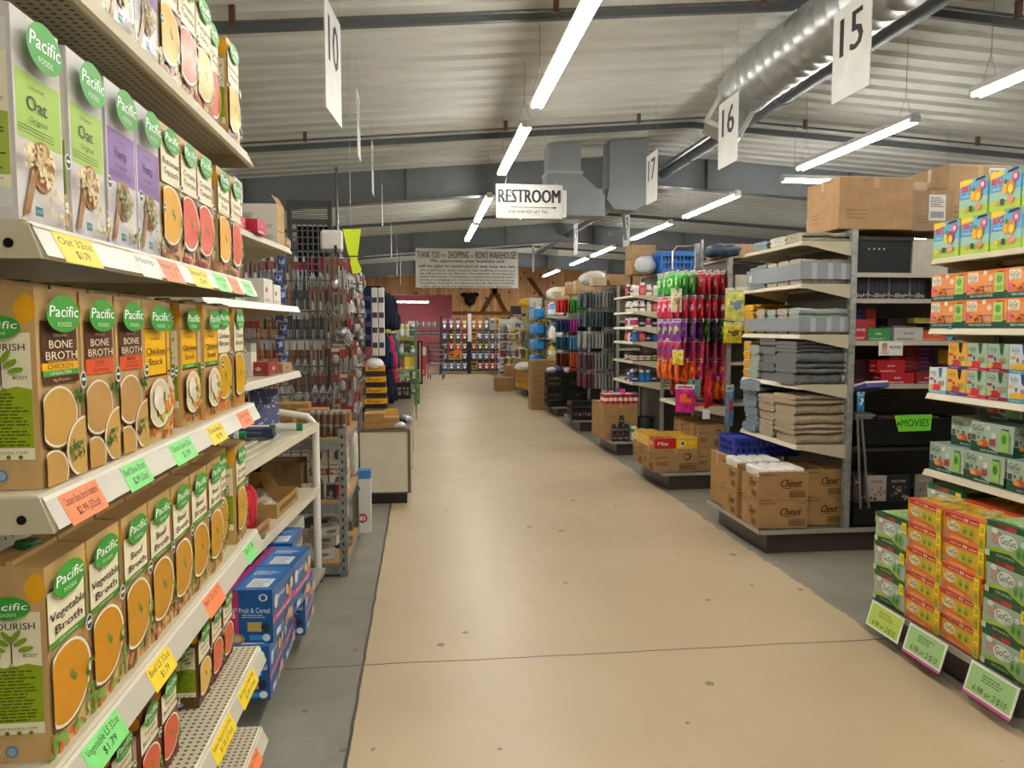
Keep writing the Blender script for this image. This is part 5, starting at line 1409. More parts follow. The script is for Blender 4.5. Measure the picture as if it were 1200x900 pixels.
# hanging long goods and bags further on
t = thing('hanging_rail', 'dark overhead rail with long goods and bags hanging left of the aisle', 'rack', (0, 0, 0))
mb = MB(); mb.tube([(-.62, 8.3, 1.93), (-.62, 10.3, 1.93)], .012, '#2a2c30', 'metal', n=6); mb.tube([(-.9, 8.3, 1.93), (-.42, 8.3, 1.93)], .012, '#2a2c30', 'metal', n=6); mb.tube([(-.9, 10.3, 1.93), (-.42, 10.3, 1.93)], .012, '#2a2c30', 'metal', n=6)
mb.tube([(-.62, 8.3, 0), (-.62, 8.3, 1.93)], .014, '#2a2c30', 'metal', n=6); mb.tube([(-.62, 10.3, 0), (-.62, 10.3, 1.93)], .014, '#2a2c30', 'metal', n=6)
obj('rail_frame', mb, t)
def strip(w_, h_, col, c2):
    def fn():
        mb = MB(); mb.box(-w_/2, w_/2, -.012, .012, -h_, 0, col, 'fabric', bev=.008)
        f = Fr(mb, (-w_/2, -.0125, -h_), (1, 0, 0), (0, 0, 1), w_, h_, .0005)
        for i in range(4): f.rel(.1, .12 + i * .22, .9, .2 + i * .22, c2)
        return mb.mesh('hanging_roll')
    return cached(('strip', w_, h_, col, c2), fn)
for i, (x, c1, c2) in enumerate(((-.70, '#2a3a6a', '#3a4a8a'), (-.63, '#24315e', '#dfe3ea'), (-.56, '#1e2a52', '#2e3c74'), (-.49, '#d9d9d2', '#2a2c30'), (-.42, '#e0dfd8', '#3a3c4a'))):
    put('hanging_roll', strip(.065, .62 if i < 3 else .72, c1, c2), (x, 8.26, 1.92), 0, ('navy', 'navy and white', 'dark blue', 'black and white', 'white and grey')[i] + ' long narrow roll hanging above the yellow display', 'roll', 'long hanging rolls')
def backpack(col, seed):
    def fn():
        mb = MB(); mb.blob((0, 0, -.22), (.08, .055, .20), col, 'fabric', 14, 10, jit=.05, pw=.7); mb.blob((0, -.06, -.31), (.055, .03, .10), tuple(x * 1.2 for x in lin(col)), 'fabric', 12, 8, jit=.04, pw=.7)
        mb.tube([(-.03, 0, -.03), (-.02, 0, 0), (.02, 0, 0), (.03, 0, -.03)], .006, '#1a1b1e', 'fabric', n=5)
        for sx in (-1, 1): mb.tube([(sx * .05, .06, -.05), (sx * .07, .1, -.2), (sx * .05, .07, -.4)], .009, '#1a1b1e', 'fabric', n=5)
        return mb.mesh('backpack')
    return cached(('bp', col, seed), fn)
bpz = [(8.65, 1.90, '#1d2130'), (9.0, 1.90, '#20242e'), (9.4, 1.88, '#23262e'), (8.7, 1.44, '#212a44'), (9.05, 1.43, '#b02a58'), (9.45, 1.42, '#1f5a58'), (8.75, 1.05, '#1e2433'), (9.1, 1.02, '#20242c'), (9.5, 1.02, '#c23568')]
for i, (y, z, c) in enumerate(bpz):
    put('backpack', backpack(c, i), (-.40 + .03 * (i % 3), y, z), FACE_PX + rng2.uniform(-.3, .3), '%s backpack hanging on the rail, %s row, %s' % ({'#b02a58': 'magenta', '#1f5a58': 'teal', '#c23568': 'bright pink', '#212a44': 'navy'}.get(c, 'near-black'), ('top', 'middle', 'bottom')[i // 3], ('near', 'middle', 'far')[i % 3]), 'backpack', 'hanging backpacks')
# neon sock-shaped windsock sign
mb = MB()
mb.prism([(-.065, 0), (.085, 0), (.055, -.2), (.05, -.26), (.085, -.33), (.07, -.36), (.01, -.37), (-.01, -.27), (-.04, -.13)], 'y', -.006, .006, '#d9f02a', 'card')
o = put('neon_sign', mb.mesh('neon_sign'), (-.58, 6.6, 2.32), 0, 'neon yellow stocking-shaped card hanging above the utensils', 'sign')
mb = MB(); mb.tube([(0, 0, 0), (0, 0, ceil_z(-.58) - 2.33)], .0015, '#b9bab8', 'metal', n=4); obj('wire', mb, o)

# tall grey grid cabinet near the left girder
t = thing('storage_cage', 'tall grey steel cage cabinet with a round-holed grille standing at left', 'cabinet', (-1.52, 11.0, 0))
mb = MB()
for x in (-.28, .27): mb.box(x - .03, x + .03, 0, .06, 0, 3.25, '#5d5f5c', 'enamel')
mb.box(-.25, .25, 0, .05, 3.17, 3.25, '#5d5f5c', 'enamel'); mb.box(-.25, .25, 0, .05, 2.93, 3.0, '#5d5f5c', 'enamel'); mb.box(-.25, .25, .05, .06, 0, 2.2, '#55574f', 'enamel')
for i in range(5): mb.box(-.25, .25, .02, .03, 3.0 + .02 + i * .03, 3.03 + i * .03, '#6a6c68', 'enamel')
obj('frame', mb, t)
mb = MB(); mb.box(-.25, .25, .42, .44, 2.15, 2.95, '#1c1d1d', 'matte'); obj('back_sheet', mb, t)
mb = MB()
for i in range(8): x = -.25 + .5 * i / 7; mb.box(x - .008, x + .008, .0, .02, 2.2, 2.93, '#7d7f7c', 'enamel')
for i in range(9): z = 2.2 + .73 * i / 8; mb.box(-.25, .25, 0, .02, z - .008, z + .008, '#7d7f7c', 'enamel')
obj('grille', mb, t)
mb = MB(); mb.tube([(.36, .0, 0), (.36, .0, ceil_z(-1.2) - .0)], .02, '#85888a', 'metal', n=8); tag(obj('standpipe', mb, None, (-1.52, 11.1, 0)), 'thin vertical pipe right of the grey cage cabinet', 'pipe')
# ================================================================== the right-hand gondolas, ends facing the aisle
def gondola(y0, label, shelves, w=.93, side=(1.69, 1.41, 1.12), length=5.0, top=2.14, deckx=2.2, mast=0.0):
    t = thing('shelving_unit', label, 'shelving', (deckx, y0, 0), 0, 'gondola runs on the right of the aisle')
    L_ = length
    mb = MB(); mb.box(.07, L_, .05, w - .05, 0, .14, '#443d35', 'enamel'); obj('base', mb, t)
    mb = MB(); mb.box(0, L_, 0, w, .14, .165, '#5a544a', 'enamel'); mb.box(-.006, 0, -.006, w + .006, .14, .168, '#9a968c', 'enamel'); mb.box(-.006, L_, -.006, 0, .14, .168, '#9a968c', 'enamel'); obj('deck', mb, t)
    for y in (.03, w - .03):
        mb = MB(); mb.box(.585, .625, y - .02, y + .02, .16, top, '#a9aaa4', 'galv')
        z = .3
        while z < top: mb.box(.5845, .5855, y - .004, y + .004, z, z + .012, '#2a2a28', 'matte'); z += .05
        obj('upright', mb, t)
    mb = MB(); mb.box(.61, .62, .03, w - .03, .165, top - .01, '#6f6a5e', 'peg'); mb.box(.59, .63, .02, w - .02, top - .02, top, '#b5b4ac', 'enamel'); obj('back_panel', mb, t)
    mb = MB(); mb.box(.62, L_, w/2 - .01, w/2 + .01, .165, top - .03, '#6a655a', 'peg'); mb.box(.62, L_, w/2 - .03, w/2 + .03, top - .05, top - .02, '#8f8c82', 'enamel'); obj('spine_panel', mb, t)
    for x in (1.85, 3.08, 4.3):
        mb = MB(); mb.box(x - .015, x + .015, w/2 - .04, w/2 - .01, .165, top - .03, '#8f8c82', 'enamel'); obj('spine_upright', mb, t)
    for z in shelves:
        o = obj('end_shelf', shelf_mesh('end_shelf', .35, w - .04, taper=.045, lip=.03), t, (.25, w/2, z), FACE_NX)
    for z in side:
        sc_ = ('#3a3833', '#45423c') if z < .75 else ('#9c968a', '#b9b2a2')  # low shelf gets a darker colour, painting in the shade under the bin
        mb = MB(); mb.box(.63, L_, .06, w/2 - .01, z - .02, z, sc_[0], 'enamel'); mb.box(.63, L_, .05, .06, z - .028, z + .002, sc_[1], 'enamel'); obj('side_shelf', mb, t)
    return t
G0, G1, G2, G3, G4, G5, G6, G7, G8, G9 = 2.56, 4.74, 6.77, 8.72, 10.80, 12.70, 14.66, 16.65, 18.6, 20.55
gondola(G0, 'nearest right-hand shelving, its end loaded with fruit pouch boxes', (.81, 1.185, 1.497, 1.83))
gondola(G1, 'second right-hand shelving, its end stacked with towels and brown cartons', (.725, 1.125, 1.455, 1.785, 2.06), side=(1.86, 1.69, 1.41, 1.12, .70))
gondola(G2, 'third right-hand shelving, its end hung with coloured snack bags', (.775,), side=(1.85, 1.5, 1.18, .8))
gondola(G3, 'fourth right-hand shelving, its end lined with vitamin bottles', (1.88, 1.69, 1.51, 1.335, 1.11, .86), side=(1.7, 1.4, 1.1, .8))
gondola(G4, 'fifth right-hand shelving, its end hung with grey folded goods', (), side=(1.6, 1.2, .8), top=2.1)
gondola(G5, 'sixth right-hand shelving, its end hung with coloured shirts', (), side=(1.6, 1.2, .8), top=2.06)
gondola(G6, 'seventh right-hand shelving, its end holding cleaning bottles', (1.72, 1.3, .93), side=(1.6, 1.2), top=2.05)
gondola(G7, 'eighth right-hand shelving, its end hung with yellow-carded goods', (.8,), side=(1.6, 1.2), top=1.95)
gondola(G8, 'ninth right-hand shelving, far down the aisle', (1.5, 1.0), side=(1.6, 1.2), top=1.85)
gondola(G9, 'last right-hand shelving before the pet food racks', (1.5, 1.0), side=(1.6,), top=1.8)

# ------------------------------------------------------------------ fruit pouch boxes
def gogo_mesh(kind):
    def fn():
        mb = MB()
        w, d, h = dict(green=(.238, .20, .144), orange=(.238, .21, .110), snack=(.243, .18, .127), pouchbox=(.238, .16, .134))[kind]
        base = dict(green='#a8c0ae', orange='#e3a12e', snack='#ef9a5a', pouchbox='#a9bcac')[kind]
        mb.box(-w/2, w/2, 0, d, 0, h, base, 'glosscard')
        F = faces(mb, w, d, h, step=.0004)
        dg = '#1f5a34'
        for key in ('f', 'r', 'l'):
            f = F[key]; W = f.w
            if kind == 'green':
                f.rel(0, .84, 1, 1, dg, 'glosscard'); f.rel(.22, .86, .42, .97, '#8a2f2a', 'glosscard'); f.rel(.42, .86, .62, .97, '#c2353a', 'glosscard') if key == 'f' else None
                f.poly([(0, 0), (W, 0), (W, h * .10), (W * .8, h * .14), (W * .45, h * .34), (W * .2, h * .30), (0, h * .22)], '#a8bf3a', 'glosscard')
                f.poly([(0, 0), (W, 0), (W, h * .06), (W * .8, h * .06), (W * .5, h * .24), (W * .25, h * .2), (0, h * .14)], dg, 'glosscard')
                f.rel(.12, .42, .32, .74, '#a06a5a', 'glosscard'); f.lines(W * .13, W * .31, h * .44, h * .73, 5, '#e3d8c8', 'glosscard', ragged=.1)
                f.ell(W * .18, h * .76, W * .07, h * .08, '#e3ebe4', 'glosscard', n=12)
                f.ell(W * .47, h * .54, W * .20, h * .21, '#dfe9e0', 'glosscard', n=16)
                f.text('GoGo', W * .48, h * .57, h * .20, '#2a3a30', w=W * .32, mat='glosscard', bold=.01); f.text('squeeZ', W * .58, h * .42, h * .08, '#5a8a3a', w=W * .16, mat='glosscard')
                f.ell(W * .78, h * .62, W * .05, h * .08, '#d9e8df', 'glosscard', n=12)
                for a in (.70, .82): f.ell(W * a, h * .36, W * .055, h * .17, '#6fae4a', 'glosscard', n=12); f.ell(W * a, h * .34, W * .03, h * .08, '#3a7a34', 'glosscard', n=10)
                f.text('FRUIT ON THE GO', W * .45, h * .13, h * .06, '#dfe9df', w=W * .36, mat='glosscard')
                f.rel(.86, .62, 1, .97, '#f4df2a', 'glosscard'); f.text('20', W * .93, h * .8, h * .16, '#2a6a34', w=W * .09, mat='glosscard')
                f.rel(.02, .04, .12, .2, '#c9d6cc', 'glosscard')
            elif kind == 'orange':
                f.rel(0, .80, .86, 1, '#c8352f', 'glosscard'); f.text('VARIETY PACK', W * .3, h * .9, h * .08, '#f4e4d0', w=W * .3, mat='glosscard'); f.rel(.5, .82, .84, .97, '#d8443a', 'glosscard'); f.lines(W * .62, W * .83, h * .86, h * .94, 1, '#f4e4d0', 'glosscard')
                for a in (.50, .56): f.ell(W * a, h * .9, W * .02, h * .07, '#f0e8e0', 'glosscard', n=10)
                f.poly([(0, 0), (W * .86, 0), (W * .86, h * .18), (W * .5, h * .22), (0, h * .34)], '#e8803a', 'glosscard')
                f.poly([(W * .36, h * .32), (W * .86, h * .2), (W * .86, h * .74), (W * .36, h * .7)], '#e2b62e', 'glosscard')
                f.ell(W * .24, h * .54, W * .155, h * .20, '#f0e2b8', 'glosscard', n=16); f.text('GoGo', W * .25, h * .58, h * .19, '#3a4a34', w=W * .24, mat='glosscard', bold=.01); f.text('squeeZ', W * .30, h * .44, h * .08, '#5a8a3a', w=W * .14, mat='glosscard')
                for a in (.52, .68): f.ell(W * a, h * .5, W * .06, h * .17, '#9fb83a', 'glosscard', n=12); f.ell(W * a, h * .46, W * .03, h * .07, '#4f8a34', 'glosscard', n=10)
                f.rel(.86, 0, 1, 1, '#f2c51f', 'glosscard'); f.rel(.865, .55, .985, .95, '#f5e23a', 'glosscard'); f.text('20', W * .925, h * .75, h * .2, '#2a5a2a', w=W * .08, mat='glosscard'); f.rel(.88, .08, .97, .4, '#8fa53a', 'glosscard'); f.text('12', W * .925, h * .47, h * .1, '#a85a1a', w=W * .06, mat='glosscard')
                f.text('FRUIT ON THE GO', W * .42, h * .13, h * .075, '#fae8d8', w=W * .4, mat='glosscard')
                f.ell(W * .07, h * .2, W * .05, h * .09, '#8a94b0', 'glosscard', n=10)
            elif kind == 'snack':
                f.rel(.26, .86, 1, 1, '#e0843c', 'glosscard'); f.poly([(0, 0), (W, 0), (W, h * .26), (W * .85, h * .28), (W * .6, h * .17), (W * .3, h * .2), (0, h * .18)], '#1f5a48', 'glosscard')
                f.rel(.01, .60, .28, .93, '#f0e4d0', 'glosscard'); f.text('GoGo', W * .14, h * .80, h * .17, '#2f4a3a', w=W * .22, mat='glosscard'); f.text('squeeZ', W * .16, h * .67, h * .08, '#5a8a3a', w=W * .14, mat='glosscard')
                f.ell(W * .46, h * .90, W * .05, h * .08, '#f2e8d8', 'glosscard', n=12); f.ell(W * .60, h * .70, W * .06, h * .10, '#f2e0c8', 'glosscard', n=12)
                f.rel(.01, .26, .10, .52, '#e86a8a', 'glosscard'); f.rel(.7, .22, .93, .88, '#bcd07a', 'glosscard'); f.ell(W * .81, h * .66, W * .07, h * .14, '#5fae4a', 'glosscard', n=12); f.rel(.74, .28, .9, .44, '#8fbf4a', 'glosscard'); f.rel(.78, .88, .93, .93, '#b8302a', 'glosscard')
                f.bits(W * .14, h * .24, W * .46, h * .44, 22, W * .03, ['#c2452f', '#d97a3a', '#8a3a24', '#e0a55a'], 'glosscard')
                for a in (.5, .57, .64): f.rel(a, .26, a + .035, .52, '#d9c0a0', 'glosscard'); f.ell(W * (a + .017), h * .44, W * .015, h * .05, '#b8452f', 'glosscard', n=8)
                f.text('FRUIT & YOGURT ON THE GO', W * .42, h * .11, h * .075, '#e8f0e8', w=W * .56, mat='glosscard', bold=.02)
            else:
                f.poly([(0, 0), (W, 0), (W, h * .12), (W * .6, h * .12), (W * .3, h * .3), (0, h * .36)], '#1f4f3a', 'glosscard')
                f.text('GoGo', W * .17, h * .80, h * .20, '#26382e', w=W * .27, mat='glosscard', bold=.01); f.text('squeeZ', W * .22, h * .65, h * .08, '#5a7a5a', w=W * .16, mat='glosscard')
                f.ell(W * .42, h * .84, W * .04, h * .07, '#dfe8e0', 'glosscard', n=12); f.ell(W * .55, h * .62, W * .055, h * .1, '#d3dfd6', 'glosscard', n=12)
                f.rel(.03, .38, .13, .56, '#3f5a52', 'glosscard'); f.ell(W * .32, h * .32, W * .11, h * .12, '#c9542f', 'glosscard', n=14); f.ell(W * .24, h * .30, W * .08, h * .08, '#e09a4a', 'glosscard', n=12)
                for a in (.2, .34): f.ell(W * a, h * .5, W * .025, h * .06, '#2f5f4a', 'glosscard', n=8)
                f.rel(.47, .28, .60, .5, '#9a4a3a', 'glosscard'); f.poly([(W * .7, h * .18), (W * .9, h * .14), (W * .93, h * .8), (W * .72, h * .84)], '#8fbf5a', 'glosscard'); f.ell(W * .81, h * .55, W * .06, h * .15, '#3f8a3a', 'glosscard', n=12); f.rel(.74, .84, .92, .89, '#2f6a34', 'glosscard')
                f.text('FRUIT ON THE GO', W * .48, h * .09, h * .06, '#e0ece4', w=W * .4, mat='glosscard', bold=.02)
        f = F['t']
        if kind == 'orange':
            f.rel(0, 0, 1, .18, '#d8443a', 'glosscard'); f.bits(w * .05, d * .25, w * .95, d * .95, 34, w * .08, ['#f2c51f', '#c8c05a', '#8fa53a', '#efe0b0'], 'glosscard')
            f.ell(w * .35, d * .6, w * .16, d * .14, '#f0e2b8', 'glosscard', n=14); f.text('GoGo', w * .35, d * .6, d * .16, '#3a4a34', w=w * .26, mat='glosscard')
        elif kind == 'green':
            f.rel(0, 0, 1, .14, dg, 'glosscard'); f.rel(0, .14, 1, 1, '#9fc07a', 'glosscard'); f.bits(w * .02, d * .2, w * .98, d * .95, 18, w * .05, ['#c9dcc0', '#6fae4a', '#dfe9df'], 'glosscard'); f.text('GoGo', w * .4, d * .55, d * .16, '#2a3a30', w=w * .3, mat='glosscard')
        else:
            f.rel(0, 0, 1, 1, '#8fa396' if kind == 'pouchbox' else '#e8a66a', 'glosscard'); f.text('GoGo', w * .3, d * .5, d * .2, '#2a3a30', w=w * .3, mat='glosscard')
        return mb.mesh('fruit_pouch_box')
    return cached(('gogo', kind), fn)
DZ = .1685
colsY = [3.365, 3.122, 2.876, 2.632]
LN = ['bottom', 'second', 'third', 'fourth', 'fifth']
for ci, (y, kd, n, h) in enumerate(((colsY[0], 'green', 3, .1445), (colsY[1], 'orange', 5, .1105), (colsY[2], 'orange', 5, .1105), (colsY[3], 'green', 4, .1445))):
    for k in range(n):
        put('fruit_pouch_box', gogo_mesh(kd), (2.215 + rng2.uniform(-.004, .004), y + rng2.uniform(-.006, .006), DZ + k * h), FACE_NX + rng2.uniform(-.03, .03),
            '%s fruit pouch box, %s, in the %s column of the floor stack' % (kd, LN[k] + ' up' if k else 'bottom', ('farthest', 'second', 'third', 'nearest')[ci]), 'box', 'fruit pouch boxes stacked on the deck')
for ci, (y, kd, n, h) in enumerate(((colsY[0] - .05, 'green', 4, .1445), (colsY[1] - .04, 'orange', 5, .1105), (colsY[2], 'orange', 5, .1105), (colsY[3], 'green', 4, .1445))):
    for k in range(n - 2, n):
        put('fruit_pouch_box', gogo_mesh(kd), (2.445, y, DZ + k * h), FACE_NX, '%s fruit pouch box in the back row of the floor stack, %s column, %s' % (kd, ('farthest', 'second', 'third', 'nearest')[ci], 'top' if k == n - 1 else 'under top'), 'box', 'fruit pouch boxes in the back row')
    mb = MB()
    hh = (n - 2) * h
    put('fruit_pouch_box', (lambda m_: (m_.box(-.119, .119, 0, .2, 0, hh - .001, '#8a7a4a' if kd == 'orange' else '#7a9484', 'glosscard'), m_.mesh('shipping_case'))[1])(MB()), (2.446, y, DZ), FACE_NX, 'closed case under the back row of the floor stack, %s column' % ('farthest', 'second', 'third', 'nearest')[ci], 'box', 'cases under the back row')
# sale cards clipped to the deck edge
def sale_card(pink):
    mb = MB(); w, h = .25, .12
    if pink: mb.box(-w/2 - .004, w/2 - .006, .003, .006, -h - .012, -.004, '#e25ab0', 'card')
    mb.box(-w/2, w/2, 0, .003, -h, 0, '#eef0e4', 'card')
    f = Fr(mb, (-w/2, -.0003, -h), (1, 0, 0), (0, 0, 1), w, h, .0004)
    f.rel(.04, .07, .96, .93, '#a5cf8a' if pink else '#b9d45a', 'card')
    f.lines(w * .3, w * .75, h * .55, h * .82, 3, '#5a7a44' if pink else '#a8762a')
    f.text('6.98 or 2/$10', w * .52, h * .25, h * .2, '#3a3a24', w=w * .7, shear=.2)
    return mb.mesh('sale_card')
for i, (y, p) in enumerate(((3.30, 0), (3.01, 1), (2.62, 1))):
    put('sale_card', sale_card(p), (2.172, y, .178), FACE_NX, ('lime sale card at the far end of the fruit pouch deck', 'green and pink sale card in the middle of the deck edge', 'green and pink sale card nearest the camera on the deck edge')[i], 'price tag', tilt=(R(-16), 0))
# shelf stock of the nearest end
Zs = (.811, 1.186, 1.498, 1.831)
for k, z in ((0, 0), (1, .1275)):
    for i in range(4):
        put('snack_box', gogo_mesh('snack'), (2.465, 3.372 - i * .2465, Zs[2] + z), FACE_NX, 'orange fruit and yogurt box, %s, %s layer of the third shelf' % (nth(i, 4, 'far', 'near'), ('lower', 'upper')[k]), 'box', 'orange boxes on the third end shelf')
for i, (y, z, x) in enumerate(((3.34, 0, 2.465), (3.095, 0, 2.465), (2.84, 0, 2.465), (3.26, .135, 2.52), (3.075, .135, 2.48), (3.17, .27, 2.60))):
    put('fruit_pouch_box', gogo_mesh('pouchbox'), (x, y, Zs[0] + z), FACE_NX + (0 if i < 3 else .05), 'sage green fruit pouch box on the lowest end shelf, ' + ('bottom layer far end', 'bottom layer middle', 'bottom layer near end', 'second layer far', 'second layer near', 'top one set back')[i], 'box', 'sage boxes on the lowest end shelf')
def pouchbox(bg, foot, fruit, text='GoGo', door='#2a3a24'):
    def fn():
        mb = MB(); w, d, h = .122, .14, .122
        mb.box(-w/2, w/2, 0, d, 0, h, bg, 'glosscard'); F = faces(mb, w, d, h, step=.0004)
        for key in ('f', 'r', 'l'):
            f = F[key]; W = f.w
            f.rel(0, 0, 1, .13, foot, 'glosscard'); f.text(text, W * .26, h * .82, h * .15, '#3a4a3a', w=W * .36, mat='glosscard'); f.text('squeeZ', W * .3, h * .70, h * .06, '#5a7a5a', w=W * .22, mat='glosscard')
            f.poly([(W * .55, h), (W * .78, h), (W * .73, h * .66), (W * .66, h * .6), (W * .6, h * .7)], door, 'glosscard')
            f.rel(.06, .5, .28, .6, fruit, 'glosscard'); f.ell(W * .45, h * .22, W * .26, h * .14, fruit, 'glosscard', n=14, clip=(0, h * .13, W, h)); f.ell(W * .18, h * .24, W * .12, h * .09, '#e0b33a', 'glosscard', n=12)
            f.rel(.60, .32, .74, .48, '#c9786a', 'glosscard'); f.rel(.78, .32, .92, .5, '#8fae5a', 'glosscard'); f.ell(W * .4, h * .46, W * .05, h * .08, '#3a5a4a', 'glosscard', n=8)
            f.text('MIXED FRUIT', W * .4, h * .065, h * .05, '#f0f0f0', w=W * .45, mat='glosscard')
        return mb.mesh('pouch_box')
    return cached(('pb', bg, foot, fruit, text), fn)
PV = [('#e2ecee', '#7ac0cc', '#d8344a', 'baby', '#4a6a94', 'white box with a red heart'), ('#efb44a', '#4a4a9a', '#b83a4a', 'GoGo', '#3a1e14', 'orange box with a violet foot'), ('#a9c4ae', '#c2354a', '#d0363a', 'GoGo', '#2f6a3a', 'sage box with a red foot'),
      ('#a6bcae', '#8a2a3a', '#b8322f', 'GoGo', '#2a6a34', 'grey-green box with a maroon foot'), ('#d3dde8', '#4aa6b8', '#e3b23a', 'GoGo', '#3a4a94', 'pale blue box with a teal foot'), ('#d8e0dc', '#3a8a5a', '#d0703a', 'GoGo', '#2a5a34', 'pale box with a green foot')]
for k in (0, 1):
    for i in range(6):
        if k == 1 and i == 0: continue
        p = PV[i]
        y = 3.42 - i * .1265 if i else 3.425
        put('pouch_box', pouchbox(*p[:5]), (2.465, y, Zs[1] + k * .1225), FACE_NX, p[5] + ', %s layer of the second end shelf' % ('lower', 'upper')[k], 'box', 'pouch boxes on the second end shelf')
mb = MB()
mb.prism([(.028 * math.cos(a) * (1 if j % 2 else .86), .034 * math.sin(a) * (1 if j % 2 else .86)) for j, a in enumerate([i * PI / 10 for i in range(20)])], 'y', 0, .0015, '#3fa6c4', 'card')
put('shelf_sticker', mb.mesh('shelf_sticker'), (2.448, 3.33, 1.497 - .025), FACE_NX, 'round blue burst sticker on the shelf edge under the orange boxes', 'sticker')
def bigbox(flip):
    def fn():
        mb = MB(); w, d, h = .175, .15, .168
        mb.box(-w/2, w/2, 0, d, 0, h, '#6fb4da', 'glosscard'); F = faces(mb, w, d, h, step=.0004)
        for key in ('f', 'r', 'l'):
            f = F[key]; W = f.w
            f.rel(.0, 0, 1, .42, '#b4cf52', 'glosscard'); f.rel(0, .25, 1, .48, '#9fcbb8', 'glosscard'); f.poly([(0, h * .82), (W * .5, h * .9), (W * .42, h), (0, h)], '#f0d03a', 'glosscard')
            f.text('BIG', W * .24, h * .76, h * .17, '#d8324a', w=W * .34, mat='glosscard', bold=.05, shear=.1)
            f.rel(.06, .5, .42, .64, '#3f9ad0', 'glosscard'); f.text('GoGo', W * .24, h * .57, h * .09, '#e8f4fa', w=W * .28, mat='glosscard')
            f.poly([(W * .55, h * .9), (W * .95, h * .95), (W * .9, h), (W * .62, h * .97)], '#2a3440', 'glosscard'); f.ell(W * .84, h * .78, W * .11, h * .12, '#d8486a', 'glosscard', n=14); f.ell(W * .84, h * .78, W * .06, h * .07, '#f0c8d0', 'glosscard', n=12)
            c1, c2 = ('#f0b83a', '#e08a2a') if flip != 1 else ('#c9d04a', '#b8324a')
            f.ell(W * .52, h * .52, W * .10, h * .14, c1, 'glosscard', n=14); f.ell(W * .70, h * .54, W * .13, h * .18, c2, 'glosscard', n=16); f.ell(W * .70, h * .50, W * .08, h * .11, '#f4d04a', 'glosscard', n=14)
            f.ell(W * .54, h * .70, W * .04, h * .07, '#3f8a3a', 'glosscard', n=8)
            f.ell(W * .24, h * .2, W * .06, h * .07, '#e8b83a', 'glosscard', n=12); f.rel(.4, .13, .52, .28, '#3a4a4a', 'glosscard'); f.ell(W * .72, h * .22, W * .1, h * .09, '#e88a7a', 'glosscard', n=12)
        return mb.mesh('big_pouch_box')
    return cached(('big', flip), fn)
for i, (y, z) in enumerate(((3.405, 0), (3.215, 0), (3.03, 0), (2.85, 0), (2.665, 0), (3.235, .169), (3.045, .169), (2.86, .169))):
    put('big_pouch_box', bigbox(1 if i in (0,) else 0), (2.465, y, Zs[3] + z), FACE_NX, 'sky blue BIG fruit box, top end shelf, ' + ('bottom row far end', 'bottom row second from the far end', 'bottom row third', 'bottom row fourth', 'bottom row nearest', 'upper row far end', 'upper row middle', 'upper row nearest')[i], 'box', 'sky blue boxes on the top end shelf')

# ------------------------------------------------------------------ towel end (second unit)
BE1, BE2 = lin('#b3a088'), lin('#8a7860')
GY1_, GY2_ = lin('#7a7c7c'), lin('#303234')
SG1, SG2 = lin('#a9b3a8'), lin('#7f8c86')
BL1, BL2 = lin('#8a98a0'), lin('#1f2a3c')
YW1, YW2 = lin('#d9a53a'), lin('#c9862a')
WH = lin('#d6d2c8')
GR1, GR2 = lin('#b5ad9d'), lin('#5f5a52')
def tstack(x, y, z, n, T, c1, c2, rz, L_, W_, lb, grp, stripe=None, sd=0, jitter=.012):
    for k in range(n):
        put('folded_towel', towel_mesh(L_, W_, T, c1, c2, seed=sd + k % 3, stripe=stripe, layers=1 if k % 3 != 1 else 2), (x + rng2.uniform(-jitter, jitter), y + rng2.uniform(-jitter, jitter), z + k * T), rz + rng2.uniform(-.05, .05),
            '%s, %s of its stack' % (lb, ('bottom one', 'second up', 'third up', 'fourth up', 'fifth up', 'top one')[k if k < n - 1 else 5]), 'towel', grp)
SZ = (.726, 1.126, 1.456, 1.786, 2.061)
tstack(2.622, 4.78, SZ[0], 5, .066, BE1, BE2, 0, .36, .30, 'beige folded towel at the near corner', 'beige towels', WH, 1)
tstack(2.62, 5.10, SZ[0], 5, .060, BE1, BE2, 0, .34, .26, 'beige folded towel behind the near-corner stack', 'beige towels in the second stack', None, 4)
tstack(2.62, 5.38, SZ[0], 5, .062, BL1, BL2, 0, .34, .24, 'navy flecked folded towel at the beige shelf far end', 'navy flecked towels', None, 7)
put('folded_towel', towel_mesh(.34, .26, .075, BL1, BL2, seed=12, stripe=WH, layers=2), (2.60, 5.33, SZ[0] + .312), .2, 'navy and white towel draped over the top of the navy stack', 'towel')
put('folded_towel', towel_mesh(.30, .20, .03, GY2_, GY2_, seed=13, layers=1), (2.72, 4.98, SZ[0] + .335), .15, 'dark thin cloth lying on the beige stacks', 'towel')
tstack(2.622, 4.78, SZ[1], 3, .070, GY1_, GY2_, 0, .36, .30, 'charcoal flecked towel at the near corner of the middle shelf', 'charcoal towels in the near stack', WH, 21)
put('folded_towel', towel_mesh(.36, .30, .075, GY1_, GY2_, seed=24, stripe=WH), (2.622, 4.79, SZ[1] + .21), .04, 'charcoal towel on top of the near charcoal stack', 'towel')
tstack(2.62, 5.10, SZ[1], 5, .062, GY1_, GY2_, 0, .34, .25, 'charcoal flecked towel behind the near stack', 'charcoal towels in the second stack', None, 25)
tstack(2.62, 5.36, SZ[1], 4, .06, SG1, SG2, 0, .33, .16, 'sage towel between charcoal and yellow stacks', 'sage towels', None, 28)
